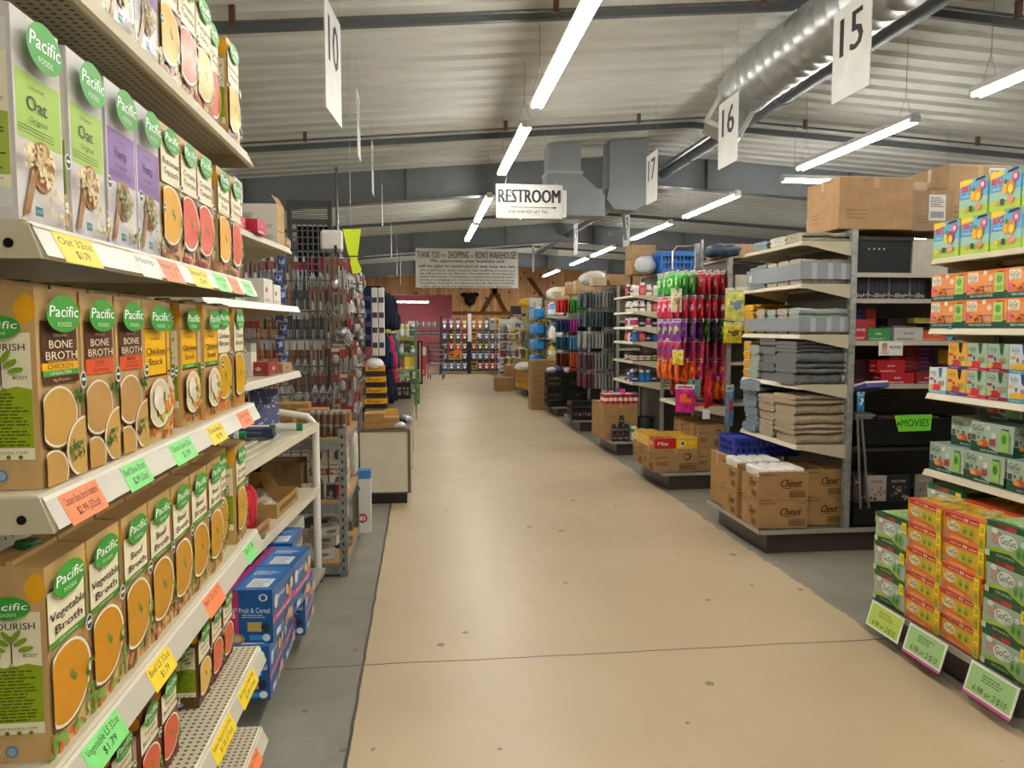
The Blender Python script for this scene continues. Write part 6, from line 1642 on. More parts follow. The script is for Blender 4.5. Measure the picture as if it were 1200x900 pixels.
for k in range(4):
    put('folded_towel', towel_mesh(.30, .13, .055, YW1, YW2, seed=31 + k % 2, layers=2, stripe=WH), (2.61, 5.53, SZ[1] + k * .068), .03, 'yellow folded cloth at the far end of the middle shelf, ' + ('bottom', 'second up', 'third up', 'top')[k], 'towel', 'yellow cloths on the middle shelf')
    put('folded_towel', towel_mesh(.30, .13, .012, WH, WH, seed=34, layers=1), (2.61, 5.53, SZ[1] + k * .068 + .056), .0, 'thin white cloth between the yellow cloths, ' + ('lowest', 'second up', 'third up', 'top')[k], 'towel', 'white cloths on the middle shelf') 
    put('folded_towel', towel_mesh(.30, .16, .050, YW1, YW2, seed=36 + k % 2, layers=2, stripe=WH), (2.61, 5.50, SZ[2] + k * .056), .03, 'yellow folded cloth at the far end of the shelf above, ' + ('bottom', 'second up', 'third up', 'top')[k], 'towel', 'yellow cloths on the shelf above')
# rolled rugs behind clear strips
def rug_row(z, nm, c1, c2, hgt, li):
    for j in range(2):
        for i in range(4):
            put('rolled_rug', towel_mesh(.16, .34, hgt, c1 if (i + j) % 2 else GR1, c2 if (i + j) % 2 else GR2, seed=40 + (i * 2 + j) % 5, layers=2), (2.63, 4.80 + i * .17, z + j * hgt), R(90),
                'folded cotton rug behind the clear strip on the %s shelf, %s, %s' % (nm, nth(i, 4, 'near', 'far'), ('lower layer', 'upper layer')[j]), 'rug', 'cotton rugs on the %s shelf' % nm) if False else None
            put('folded_rug', towel_mesh(.33, .155, hgt, c1 if (i + j) % 2 else GR1, c2 if (i + j) % 2 else GR2, seed=40 + (i * 2 + j) % 5, layers=2), (2.622, 4.785 + i * .17, z + j * hgt), rng2.uniform(-.04, .04),
                'cotton rug behind the clear strip, %s shelf, %s, %s' % (nm, nth(i, 4, 'near', 'far'), ('lower', 'upper')[j]), 'rug', 'cotton rugs on the %s shelf' % nm)
rug_row(SZ[2], 'rug', SG1, SG2, .085, 2); rug_row(SZ[3], 'upper rug', GR1, GR2, .08, 3)
def guard(z0, z1, lb):
    mb = MB(); c = '#a4abb4'
    mb.box(2.443, 2.4445, 4.765, 5.60, z0, z1, c, 'haze'); mb.box(2.443, 2.80, 4.765, 4.7665, z0, z1, c, 'haze')
    for x in (2.52, 2.63, 2.72): mb.box(x, x + .035, 4.7635, 4.7645, z0, z1, '#c9ced3', 'haze')
    tag(obj('shelf_guard', mb), lb, 'shelf guard')
finish('haze', .25, alpha=.72, coat=.3)
guard(1.475, 1.565, 'cloudy clear plastic strip around the lower rug shelf'); guard(1.815, 1.92, 'cloudy clear plastic strip around the upper rug shelf')
for k, (c1, c2, sd) in enumerate(((BL1, BL2, 51), (WH, GR1, 52), (BL1, BL2, 53))):
    put('folded_towel', towel_mesh(.34, .26, .05, c1, c2, seed=sd), (2.62, 5.30, SZ[3] + .0 + k * .05), rng2.uniform(-.1, .1), ('navy', 'cream', 'blue')[k] + ' towel at the far end of the upper rug shelf, ' + ('bottom', 'middle', 'top')[k], 'towel')
for i, (y, c1, c2) in enumerate(((5.30, BL1, BL2), (5.02, WH, BE1), (4.79, GR1, GR2))):
    put('folded_towel', towel_mesh(.34, .22, .06, c1, c2, seed=55 + i, layers=2), (2.63, y, SZ[4]), .05, ('blue', 'cream', 'grey')[i] + ' textile lying on the highest end shelf', 'towel')
# brown cup cartons on the deck
def cup_case(open_):
    def fn():
        mb = MB(); w, d, h = .345, .27, .19; col = '#a98355'; t_ = .004
        if not open_: mb.box(-w/2, w/2, 0, d, 0, h, col, 'kraft', bev=.003)
        else:
            mb.box(-w/2, w/2, 0, d, 0, t_, col, 'kraft')
            mb.box(-w/2, w/2, 0, t_, 0, h, col, 'kraft'); mb.box(-w/2, w/2, d - t_, d, 0, h, col, 'kraft'); mb.box(-w/2, -w/2 + t_, t_, d - t_, 0, h * .82, col, 'kraft'); mb.box(w/2 - t_, w/2, t_, d - t_, 0, h, col, 'kraft')
        F = faces(mb, w, d, h, step=.0004); tc = '#4a2e18'
        for key in ('f', 'l', 'r', 'b'):
            f = F[key]; W = f.w
            f.text('Chinet', W * .64, h * .60, h * .26, tc, w=W * .42, mat='kraft', shear=.3, bold=.04)
            f.poly([(W * .42, h * .43), (W * .6, h * .40), (W * .82, h * .46), (W * .6, h * .43)], tc, 'kraft')
            f.rel(.62, .10, .95, .32, tc, 'kraft'); f.rel(.625, .115, .945, .305, col, 'kraft')
            for i in range(13): f.rel(.632 + i * .024, .13, .632 + i * .024 + .012, .29, tc, 'kraft')
            f.lines(W * .02, W * .42, h * .88, h * .95, 2, tc, 'kraft', ragged=.2); f.lines(W * .8, W * .97, h * .9, h * .94, 1, tc, 'kraft'); f.lines(W * .02, W * .25, h * .02, h * .06, 1, tc, 'kraft', ragged=0)
        if not open_: F['t'].rel(0, .49, 1, .51, '#7d5a30', 'kraft'); F['t'].rel(0, .42, 1, .58, '#c79c62', 'glosscard')
        return mb.mesh('cup_case')
    return cached(('cup', open_), fn)
def sleeve():
    def fn():
        mb = MB(); mb.box(-.036, .036, 0, .12, 0, .205, '#e6e4dc', 'card', bev=.012); f = Fr(mb, (-.036, -.0005, 0), (1, 0, 0), (0, 0, 1), .072, .205)
        f.rel(.1, .2, .9, .5, '#d3d6cc'); f.poly([(.026, .10), (.046, .10), (.036, .15)], '#2f7a3a')
        return mb.mesh('cup_sleeve')
    return cached('sleeve', fn)
DK = .1685
stk = [(2.37, 4.775, 0, 'bottom of the near corner stack', 0), (2.37, 4.775, 0, 'open top of the near corner stack', 1), (2.36, 5.10, .0, 'bottom of the second stack back', 0), (2.36, 5.10, 0, 'open top of the second stack back', 1),
       (2.545, 5.00, -PI / 2, 'bottom of the right-hand stack', 0), (2.545, 5.00, -PI / 2, 'top of the right-hand stack', 0)]
for i, (x, y, rz, lb, op) in enumerate(stk):
    lay = i % 2
    put('cup_case', cup_case(op), (x, y, DK + lay * .191), rz + rng2.uniform(-.02, .02), 'brown printed cup case, ' + lb, 'box', 'brown cup cases')
    if op:
        for a in range(4):
            for b in range(2):
                put('cup_sleeve', sleeve(), (x - .12 + a * .08, y + .012 + b * .125, DK + .191 + .006), 0, 'white sleeve of cups in the %s open case, %s, %s' % ('near' if i < 2 else 'second', nth(a, 4), ('front row', 'back row')[b]), 'cup sleeve', 'white cup sleeves')
o = put('cup_case', cup_case(0), (2.33, 5.40, DK), R(-90) , 'brown cup case lying behind the second stack, bottom', 'box', 'brown cup cases')
o = put('cup_case', kbox(.16, .30, .385, '#a98355', text='Cup'), (2.285, 5.62 - .26, DK), 0, 'tall brown case standing on end at the far corner of the deck', 'box') if False else put('tall_case', kbox(.26, .2, .385, '#a98355'), (2.225, 5.56, DK), FACE_NX, 'tall brown case standing on end at the far corner of the deck', 'box')
put('crate', crate_mesh(.5, .3, .14, '#24349c', 'crate'), (2.52, 5.30 + .05, DK + .383), 0, 'royal blue plastic crate on top of the brown cases', 'crate')
# movies side of that run
def movie_case(seed):
    def fn():
        rs = random.Random(seed); mb = MB(); c = [rs.uniform(.02, .08)] * 3
        mb.box(-.0075, .0075, 0, .135, 0, .19, c, 'plastic'); mb.box(-.0072, .0072, -.0006, 0, .003, .187, [rs.choice((.03, .05, .16, .04))] * 3, 'glosscard')
        f = Fr(mb, (-.007, -.0008, 0), (1, 0, 0), (0, 0, 1), .014, .19, .0003); f.rel(.2, .05 + rs.random() * .1, .8, .12 + rs.random() * .1, '#c9c9c9'); f.rel(.3, .3, .7, .7, [rs.uniform(.03, .2), rs.uniform(.03, .12), rs.uniform(.03, .14)])
        return mb.mesh('movie_case')
    return cached(('mc', seed), fn)
for i in range(30):
    put('movie_case', movie_case(i % 9), (2.89 + i * .0165, 4.86, 1.692), 0, 'dark movie case on the shelf by the towels, %s' % (nth(i, 30) if i < 20 else ORD[29 - i] + ' from right' if i < 29 else 'rightmost'), 'movie', 'movie cases in a row')
mb = MB(); mb.box(-.19, .19, 0, .3, 0, .23, '#25282a', 'plastic', bev=.006); mb.box(-.2, .2, -.01, .31, .215, .235, '#2e3133', 'plastic'); f = Fr(mb, (-.19, -.0008, 0), (1, 0, 0), (0, 0, 1), .38, .23)
for i in range(4): f.ell(.08 + i * .035, .16, .008, .006, '#c9ccce', n=8)
put('storage_tote', mb.mesh('storage_tote'), (3.06, 4.83, 1.861), 0, 'dark grey storage tote on the top side shelf right of the towels', 'tote')
mb = MB(); mb.box(-.13, .13, 0, .3, 0, .23, '#bdb6a8', 'kraft', bev=.003); f = Fr(mb, (-.13, -.0008, 0), (1, 0, 0), (0, 0, 1), .26, .23); f.text('N', .2, .12, .12, '#2e2c2a', w=.06)
put('marked_box', mb.mesh('marked_box'), (3.39, 4.83, 1.861), 0, 'pale box marked with a large N beside the dark tote', 'box')
for i, (x, y, z, w_, h_, d_, c, tx, lb) in enumerate((
    (2.94, 4.88, 1.412, .10, .14, .16, '#c22f3a', 'candy', 'red candy box partly behind the post'), (3.07, 4.88, 1.412, .17, .085, .16, '#3a8a4a', 'FRIPS', 'green candy box with blue lettering'),
    (3.30, 4.90, 1.412, .21, .09, .16, '#c9c7c2', 'MOONS', 'grey box with black lettering on the candy shelf'), (3.52, 4.92, 1.412, .24, .07, .18, '#d8532a', 'SNACK', 'flat orange box right of the grey box'), (3.36, 4.98, 1.503, .32, .06, .16, '#2a2c2c', '', 'black box on top of the grey box'), (3.44, 4.90, 1.53, .2, .035, .14, '#b5a23a', '', 'thin olive box on the black box'))):
    put('candy_box', pbox(w_, d_, h_, c, text=tx or None, tcol='#f0ece4' if tx != 'MOONS' else '#1c1c1c', name='candy_box'), (x, y, z), 0, lb, 'box')
for k in range(5):
    for i in range(3):
        put('candy_carton', pbox(.075, .15, .026, ('#c8323a', '#6a3a9a', '#d8483a')[i], name='candy_carton', tcol='#f4e0c0'), (2.93 + i * .077, 5.0, 1.50 + k * .027), 0, '%s flat candy carton, %s layer behind the green box' % (('red', 'purple', 'orange-red')[i], ('bottom', 'second', 'third', 'fourth', 'top')[k]), 'candy box', 'flat candy cartons behind the green box')
for k in range(6):
    for i in range(3):
        put('candy_carton', pbox(.11, .15, .028, ('#b8202c', '#9c1f2f', '#6a2a6a')[i] if k < 5 or i < 2 else '#7a3a8a', name='candy_carton', tcol='#f0c8c0'), (3.27 + i * .112, 4.98, 1.20 + k * .0285), 0, '%s flat candy carton, %s in the pile by the movies card' % (('bright red', 'dark red', 'purple')[i], ('bottom', 'second', 'third', 'fourth', 'fifth', 'top')[k]), 'candy box', 'flat candy cartons by the movies card')
for i, (x, z, w_, h_, c, tx) in enumerate(((3.20, 1.121, .24, .075, '#b3161f', 'Skittles'), (3.15, 1.197, .2, .085, '#b8161f', 'Skittles'), (3.42, 1.121, .17, .075, '#8a1a24', 'gummi'), (3.58, 1.121, .12, .12, '#5a1a3a', 'X'), (3.62, 1.25, .12, .1, '#c98a1f', ''), (3.68, 1.3, .06, .11, '#e8b01a', ''))):
    put('candy_box', pbox(w_, .1, h_, c, text=tx or None, tcol='#f4ece8', name='candy_box'), (x, 4.85, z), 0, ('red candy box with white lettering, lower', 'red candy box with white lettering, upper', 'dark red candy box right of the lower red one', 'maroon box at the end of the candy pile', 'mustard box behind the snack boxes', 'yellow box behind the snack boxes')[i], 'box')
put('candy_box', pbox(.2, .2, .16, '#3a1420', name='candy_box', tcol='#a8303a'), (2.99, 4.95, 1.121), 0, 'dark maroon box at the left of the candy pile', 'box')
mb = MB(); mb.box(-.085, .085, 0, .003, -.095, 0, '#e8e4da', 'card'); f = Fr(mb, (-.085, -.0005, -.095), (1, 0, 0), (0, 0, 1), .17, .095); f.text('MOVIES', .118, .055, .018, '#1a1a1a', w=.085, bold=.03); f.ell(.04, .055, .02, .027, '#c99a84'); f.ell(.04, .072, .02, .014, '#b08a6a'); f.ell(.045, .02, .032, .012, '#c9b8b0')
put('movies_card', mb.mesh('movies_card'), (3.10, 4.785, 1.41), 0, 'white card reading MOVIES with a small portrait, hung on the shelf edge', 'sign')
mb = MB(); mb.box(-.11, .11, 0, .2, 0, .012, '#e8e6e0', 'card'); mb.box(-.11, .11, 0, .2, -.03, -.001, '#3a3c7a', 'card')
put('tilted_book', mb.mesh('tilted_book'), (2.97, 4.72, 1.14), .35, 'open white and blue book tilted at the shelf edge by the post', 'book', tilt=(R(-18), 0))
def bin_mesh(w, d, h):
    mb = MB(); c = '#161719'; t_ = .008
    mb.box(-w/2, w/2, 0, d, 0, t_, c, 'plastic'); mb.box(-w/2, w/2, 0, t_, 0, h, c, 'plastic'); mb.box(-w/2, w/2, d - t_, d, 0, h, c, 'plastic'); mb.box(-w/2, -w/2 + t_, t_, d - t_, 0, h, c, 'plastic'); mb.box(w/2 - t_, w/2, t_, d - t_, 0, h, c, 'plastic'); mb.box(-w/2 - .008, w/2 + .008, -.01, 0, h - .025, h, c, 'plastic'); mb.box(-w/2 - .004, w/2 + .004, -.004, 0, h * .1, h * .2, c, 'plastic')
    return mb.mesh('bin')
put('storage_bin', bin_mesh(.75, .36, .19), (3.28, 4.78, .702), 0, 'black bin of flat movies with the green sign on its front', 'bin')
put('storage_bin', bin_mesh(.75, .36, .17), (3.24, 4.76, DK), 0, 'black bin on the deck under the movies, full of upright cases', 'bin')
for i in range(9):
    c = ('#8a3a44', '#55585c', '#3a4a5a', '#7a7468', '#8a8c8e', '#5a2a30', '#3c4a3a', '#6a6058', '#9a9c9c')[i]
    put('flat_movie', pbox(.135, .19, .016, c, name='flat_movie', tcol='#b9b9b9'), (2.98 + (i % 4) * .16 + rng2.uniform(-.02, .02), 4.80 + (i // 4) * .03, .862 + (i // 4) * .018), rng2.uniform(-.5, .5), 'flat movie case lying in the upper bin, %s, %s layer' % (nth(i % 4, 4), ('bottom', 'middle', 'top')[i // 4]), 'movie', 'flat movie cases in the upper bin') 
cv = [(2.89, .05, '#4a3a34'), (3.03, .135, '#b9a9a0'), (3.185, .17, '#23282c'), (3.37, .12, '#8f8a84'), (3.52, .12, '#4a4440')]
for i, (x, w_, c) in enumerate(cv):
    mb = MB(); mb.box(-w_/2, w_/2, 0, .016, 0, .19, c, 'glosscard'); f = Fr(mb, (-w_/2, -.0006, 0), (1, 0, 0), (0, 0, 1), w_, .19, .0004)
    f.text('MOVIE', w_/2, .15, .018, '#8a1f24' if i == 1 else '#c9b48a', w=w_ * .6, bold=.03); f.bits(w_ * .1, .02, w_ * .9, .12, 14, w_ * .09, ['#8a6a5a', '#3a3c40', '#b9a08a', '#5a5048'], 'glosscard')
    put('cover_movie', mb.mesh('cover_movie'), (x, 4.775, DK + .01 + .14), 0, 'front-facing movie case in the lower bin, ' + ('brown sliver by the post', 'pale cover with red lettering', 'dark wide cover', 'grey cover', 'brown cover at right')[i], 'movie', 'front-facing movies in the lower bin')
for i in range(10):
    put('movie_case', movie_case(i % 9), (2.90 + i * .0165, 4.84, DK + .15), 0, 'movie case standing behind the covers in the lower bin, %s' % nth(i, 10), 'movie', 'movie cases in the lower bin')
mb = MB(); mb.prism([(-.14, .055), (.13, .06), (.125, -.05), (-.105, -.055)], 'y', 0, .0015, '#7ce03a', 'card'); f = Fr(mb, (-.14, -.0004, -.055), (1, 0, 0), (0, 0, 1), .27, .11, .0004)
f.text('MOVIES', .15, .06, .05, '#1c3a10', w=.20); f.poly([(.02, .05), (.035, .07), (.045, .05), (.035, .045)], '#1c3a10')
put('green_sign', mb.mesh('green_sign'), (3.27, 4.765, .86), 0, 'bright green hand-lettered MOVIES sign taped to the black bin', 'sign')
for x, y1 in ((2.80, 0), (2.86, .1)):
    mb = MB(); mb.box(-.007, .007, -.003, .003, 0, .62, '#8f908a', 'galv'); o = put('loose_bracket', mb.mesh('loose_bracket'), (x + .09, 4.73, .30), 0, ('metal strip leaning at the post, the lower one', 'metal strip leaning at the post, the slanted one')[1 if y1 else 0], 'bracket', tilt=(0, R(-7 if y1 else -4)))
put('clip_strip_pouch', hangbag(.05, .13, '#3a8ab0', '#cfd6da', '#e8eef2', seed=3), (2.86, 4.72, 1.08), 0, 'blue packet hanging at the post between towels and movies', 'packet')
# big cartons on top
tops = [(2.97, 4.80, 2.145, .52, .42, .34, '#b08d68', 'large brown carton on top of the towel end, left of the two'), (3.40, 4.84, 2.145, .30, .4, .27, '#a08468', 'brown carton with a white label in the middle of the top row'), (3.75, 4.86, 2.145, .46, .4, .45, '#ab8e6c', 'tall taped brown carton at the right of the top row'), (3.36, 4.95, 2.42, .14, .2, .07, '#b9a68c', 'small box on the labelled carton')]
for i, (x, y, z, w_, d_, h_, c, lb) in enumerate(tops):
    o = put('cardboard_box', kbox(w_, d_, h_, c), (x, y, z), 0, lb, 'box')
mb = MB(); mb.box(-.06, .06, 0, .001, 0, .17, '#d9d6d0', 'card'); f = Fr(mb, (-.06, -.0004, 0), (1, 0, 0), (0, 0, 1), .12, .17); f.lines(.01, .11, .09, .16, 5, '#55544f'); f.rel(.1, .1, .9, .35, '#8a8c8e'); 
lab = obj('shipping_label', mb, o); bpy.data.objects.remove(lab)
mb = MB(); mb.box(-.06, .06, 0, .001, 0, .17, '#d9d6d0', 'card'); f = Fr(mb, (-.06, -.0004, 0), (1, 0, 0), (0, 0, 1), .12, .17); f.lines(.01, .11, .09, .16, 5, '#55544f'); f.rel(.1, .1, .9, .35, '#8a8c8e')
cb = [q for q in bpy.data.objects if q.get('label', '').startswith('brown carton with a white label')][0]
obj('shipping_label', mb, cb, (.03, -.0024, .07))
cb = [q for q in bpy.data.objects if q.get('label', '').startswith('tall taped brown carton')][0]
obj('shipping_label', mb.mesh('shipping_label'), cb, (.12, -.0024, .26))

# ------------------------------------------------------------------ snack bag end (third unit)
t = thing('peg_tower', 'metal display post with arms, loaded with hanging snack bags', 'rack', (2.62, 7.15, 0))
mb = MB(); mb.box(-.02, .02, -.02, .02, .80, 2.30, '#aeb2b2', 'galv'); mb.box(.04, .06, -.01, .01, .80, 2.34, '#c9cccc', 'galv')
mb.tube([(0, 0, 2.28), (-.2, 0, 2.27), (-.24, 0, 2.22), (-.24, 0, 2.05)], .01, '#c3c6c6', 'metal', n=6); obj('post', mb, t)
rowz = [2.03, 1.80, 1.585, 1.40, 1.215, 1.05]
mb = MB()
for z in rowz:
    for y in (-.26, -.08, .1, .28): mb.tube([(-.30, y, z + .006), (.2, y, z + .006)], .004, '#8a8d8f', 'metal', n=5)
    mb.tube([(0, -.28, z + .012), (0, .3, z + .012)], .006, '#8a8d8f', 'metal', n=5)
for x_, y_, z_ in ((2.83, 6.73, 1.86), (2.81, 6.72, 1.55), (2.80, 6.73, .98), (2.32, 6.78, 1.30), (2.40, 6.8, .98), (2.32, 6.85, 1.86)):
    mb.tube([(0, -.02, z_ + .004), (0, -.29, z_ + .004), (x_ - 2.62, -.29, z_ + .004), (x_ - 2.62, y_ - 7.16, z_ + .004)], .004, '#8a8d8f', 'metal', n=5)
obj('peg_arms', mb, t)
BC = [[('#3fae3a', '#e8f0d0'), ('#c8303c', '#f0b0b8')], [('#cf3450', '#f6c0cc'), ('#c22f3a', '#f0d0d4')], [('#8a3fa0', '#a8d06a'), ('#3a6a2a', '#8fb84a')], [('#b8305a', '#6a4a9a'), ('#c23a4a', '#5a4a9a')], [('#e2571f', '#f2a04a'), ('#c2306a', '#e8901f')], [('#b01f2c', '#d85a2a'), ('#e2601f', '#f0a03a')]]
rb = random.Random(4)
for r_, z in enumerate(rowz):
    for yi, y in enumerate((6.89, 7.07, 7.25, 7.43)):
        for i in range(7):
            if r_ == 5 and i < 2: continue
            c = BC[r_][0 if i < 3 else 1]
            if r_ == 2 and i in (3, 5): c = ('#3a2440', '#6a3a6a')
            put('snack_bag', hangbag(.15, .215, c[0], '#dfdfd4', c[1], .035, seed=(i * 7 + r_) % 4), (2.345 + i * .073 + rb.uniform(-.008, .008), y, z), FACE_NX + rb.uniform(-.22, .22),
                '%s snack bag, %s peg row down, %s file from the camera, %s' % ({'#3fae3a': 'green', '#c8303c': 'red', '#cf3450': 'pink-red', '#c22f3a': 'red', '#8a3fa0': 'violet', '#3a6a2a': 'dark green', '#b8305a': 'magenta', '#c23a4a': 'crimson', '#e2571f': 'orange', '#c2306a': 'magenta', '#b01f2c': 'dark red', '#e2601f': 'orange', '#3a2440': 'dark purple'}[c[0]], ORD[r_], ORD[yi], nth(i, 7, 'left', 'right')), 'snack bag', 'hanging snack bags')
for i, (x, y, z, w_, h_, c, a, lb) in enumerate(((2.83, 6.73, 1.86, .17, .30, '#cfd06a', '#7a8aa8', 'upper yellow-green pet treat bag hung at the right of the snack bags'), (2.81, 6.72, 1.55, .16, .19, '#c8b82a', '#5a4a2a', 'lower yellow bag with a dark picture right of the snack bags'), (2.32, 6.78, 1.30, .10, .14, '#e3d042', '#f0e890', 'small yellow sponge pack left of the snack bags'),
    (2.40, 6.8, .98, .17, .26, '#c2247a', '#e86a2a', 'big magenta and orange bag low on the snack tower'), (2.80, 6.73, .98, .08, .38, '#6a8ab0', '#c23a4a', 'long blue and red twisted bag hanging at the lower right'), (2.32, 6.85, 1.86, .10, .22, '#d8d2b0', '#9a8a5a', 'cream bag at the upper left of the snack tower'))):
    put('snack_bag', hangbag(w_, h_, c, '#e0dfc8', a, .04, seed=9 + i), (x, y, z), R(-20 if i != 4 else 10), lb, 'snack bag')
# its shelf and deck
for i in range(6):
    put('popcorn_pack', pbox(.15, .10, .045, '#c9b8b4', band='#8a3a44', name='popcorn_pack', tcol='#f0e8e4'), (2.54 + rb.uniform(-.01, .01), 7.02 + .17 * (i % 3), .776 + .047 * (i // 3)), FACE_NX, 'cream and maroon flat pack on the shelf under the bags, %s, %s layer' % (nth(i % 3, 3, 'near', 'far'), ('lower', 'upper')[i // 3]), 'packet', 'cream and maroon packs')
put('wipes_box', pbox(.11, .05, .15, '#58b4b8', name='wipes_box', text='Fresh', tcol='#22484a'), (2.50, 6.83, .87), 0, 'turquoise box standing left under the snack bags', 'box')
put('red_packet', pbox(.2, .1, .02, '#d8472a', name='red_packet'), (2.62, 6.80, .776), .1, 'flat orange-red packet lying on the shelf corner', 'packet')
put('red_packet', hangbag(.09, .36, '#b01c2a', '#8a1a24', '#d84a4a', .05, seed=17), (2.62, 6.79, 1.12), .3, 'long dark red bag sagging down to the shelf', 'snack bag')
mb = MB(); mb.box(-.035, .035, 0, .002, 0, .085, '#e9e9e4', 'card'); put('white_card', mb.mesh('white_card'), (2.60, 6.785, .66), 0, 'blank white card hanging under the snack bag shelf', 'price tag')
me = kbox(.42, .34, .215, '#a58258', mark='leaf')
for i, (x, y, z) in enumerate(((2.325, 6.80, 0), (2.765, 6.82, 0), (2.765, 6.82, .216), (2.325, 7.16, 0), (2.76, 7.18, .216), (2.76, 7.18, 0), (2.325, 7.16, .216))):
    if i == 6: continue
    put('leaf_case', me if x < 2.5 else kbox(.26, .34, .215, '#a58258', mark='leaf'), (x if x < 2.5 else 2.672, y, DK + z), rng2.uniform(-.02, .02), 'brown snack case with a leaf mark, ' + ('near left, under the red box', 'near right bottom', 'near right top', 'back left bottom', 'back right top', 'back right bottom', '')[i], 'box', 'brown leaf-marked cases')
def slim(c1, c2):
    mb = MB(); w, d, h = .20, .16, .095
    mb.box(-w/2, w/2, 0, d, 0, h, c1, 'glosscard'); F = faces(mb, w, d, h, step=.0004)
    for k in ('f', 'l', 'r'):
        f = F[k]
        if c2: f.text('Mix', f.w * .4, h * .5, h * .34, '#f4f0e8', w=f.w * .5, mat='glosscard', shear=.2, bold=.04)
        else: f.ell(f.w * .3, h * .5, f.w * .16, h * .3, '#e8e2c8', 'glosscard', n=14); f.ell(f.w * .3, h * .5, f.w * .1, h * .2, '#6a7a2a', 'glosscard', n=12); f.text('FIT', f.w * .7, h * .55, h * .22, '#f6f0dc', w=f.w * .28, mat='glosscard')
    F['t'].bits(0, 0, w, d, 40, .014, ['#8fae3a', '#d8d22a', '#e8e0b0', '#d03a2a'], 'glosscard')
    return mb.mesh('snack_carton')
m1, m2 = slim('#c3202c', 1), slim('#eab81c', 0)
for i, (x, y, me) in enumerate(((2.222, 6.81, m1), (2.43, 6.81, m2), (2.222, 6.985, m2), (2.43, 6.985, m2), (2.222, 7.16, m2), (2.43, 7.16, m2), (2.222, 7.335, m2))):
    put('snack_carton', me, (x, y, DK + .216), 0, ('red snack carton at the front corner on the brown case', 'yellow snack carton beside the red one', 'yellow snack carton directly behind the red one', 'yellow snack carton, second row right', 'yellow snack carton, third row left', 'yellow snack carton, third row right', 'yellow snack carton, farthest back')[i], 'box')
for i in range(4):
    put('cup_tub', bottle(.045, .13, '#d8d2cc', '#d8d6d0', '#b03a3a', 'can'), (2.245, 7.40 + .095 * i, DK), 0, 'white and red tub in the file behind the brown cases, %s' % nth(i, 4, 'near', 'far'), 'tub', 'white and red tubs')
# goods on the side shelves of unit three (seen over the towel end)
for z, zi in ((1.85, 'top'), (1.5, 'second')):
    for i in range(4):
        put('storage_box', pbox(.2, .2, .14 if zi == 'top' else .2, ('#c9c5b8', '#8a8f94', '#a89878', '#6a7884')[i], name='storage_box'), (3.0 + i * .28, 6.9, z + .001), 0, '%s box on the %s side shelf behind the towels' % (('cream', 'grey', 'tan', 'slate')[i], zi), 'box')
for i, (x, y, z, w_, d_, h_, c, lb) in enumerate(((2.90, 6.9, 2.145, .34, .3, .13, '#c2a184', 'tan flat carton on top of the snack bag unit'), (3.25, 6.9, 2.145, .3, .3, .11, '#b3a692', 'grey-tan carton behind the towel end top'))):
    put('cardboard_box', kbox(w_, d_, h_, c), (x, y, z), 0, lb, 'box')
put('plastic_bundle', sag_bag(.16, .14, .06, '#38465e', 31, 'plastic_bundle'), (2.78 + .0, 6.80, 2.145), 0, 'navy and white bundled textiles on top of the snack bag unit', 'bundle')
put('plastic_bundle', sag_bag(.15, .12, .05, '#cfd2d2', 32, 'plastic_bundle'), (3.05, 7.15, 2.145), 0, 'white wrapped bundle on top of the snack bag unit', 'bundle')

# ------------------------------------------------------------------ vitamin end (fourth unit)
BV = [bottle(0.0336, 0.1105, '#e8e6e0', '#f4f4f0', '#dcd8cc'), bottle(0.0360, 0.1235, '#ecebe6', '#f0f0ee', '#e0dccf', lab2='#2f3436'), bottle(0.0360, 0.1300, '#e9e8e4', '#3a3c40', '#b03a6a'), bottle(0.0336, 0.1105, '#26282c', '#1c1d20', '#3a3c44', lab2='#b8bcc0'), bottle(0.0385, 0.1430, '#c83240', '#e8e8e4', '#d86a70'), bottle(0.0384, 0.1430, '#1f5a9c', '#e8e8e4', '#2a6ab0'), bottle(0.0385, 0.0975, '#3a2a24', '#2a221e', '#d8c8b8', lab2='#a04a4a'), bottle(0.0385, 0.1040, '#2a2624', '#1c1a18', '#a8b84a', lab2='#2f5a2a')]
VN = ['small white', 'white banded', 'white and pink', 'black', 'red', 'blue', 'squat brown', 'squat black and green']
seq = {1.88: [0, 4, 1, 0, 3], 1.69: [1, 1, 0, 4, 1], 1.51: [2, 3, 2, 3, 0, 1], 1.335: [5, 4, 3, 5, 0], 1.11: [6, 6, 6, 7, 3], .86: [3, 5, 5, 3, 2, 5]}
for zi, z in enumerate((1.88, 1.69, 1.51, 1.335, 1.11, .86)):
    s_ = seq[z]
    for j in range(4):
        for i in range(4 if j == 0 else 2):
            k = s_[(i + j * 2) % len(s_)]
            put('vitamin_bottle', BV[k], (2.492 + i * .078, 8.765 + j * .11, z + .001), 0, '%s bottle on the vitamin end, %s shelf, %s row, %s' % (VN[k], ('top', 'second', 'third', 'fourth', 'fifth', 'sixth')[zi], ('front', 'second', 'third', 'fourth')[j], nth(i, 4 if j == 0 else 2)), 'bottle', 'vitamin bottles')
me = kbox(.42, .30, .21, '#a38056')
for i, (x, y, z) in enumerate(((2.345, 8.88, 0), (2.345, 8.88, .211), (2.345, 9.2, 0), (2.345, 9.2, .211))):
    put('drink_case', me, (x, y, DK + z), 0, 'brown drink case on the vitamin deck, ' + ('front bottom', 'front top', 'back bottom', 'back top')[i], 'box', 'brown drink cases')
cn = bottle(.031, .125, '#c22a34', '#c9cccc', '#e8d8d4', 'can')
for j in range(3):
    for i in range(7):
        put('drink_can', cn, (2.17 + i * .063, 8.895 + j * .064, DK + .423), 0, 'red drink can on the brown cases, %s row, %s' % (('front', 'middle', 'back')[j], nth(i, 7)), 'can', 'red drink cans')
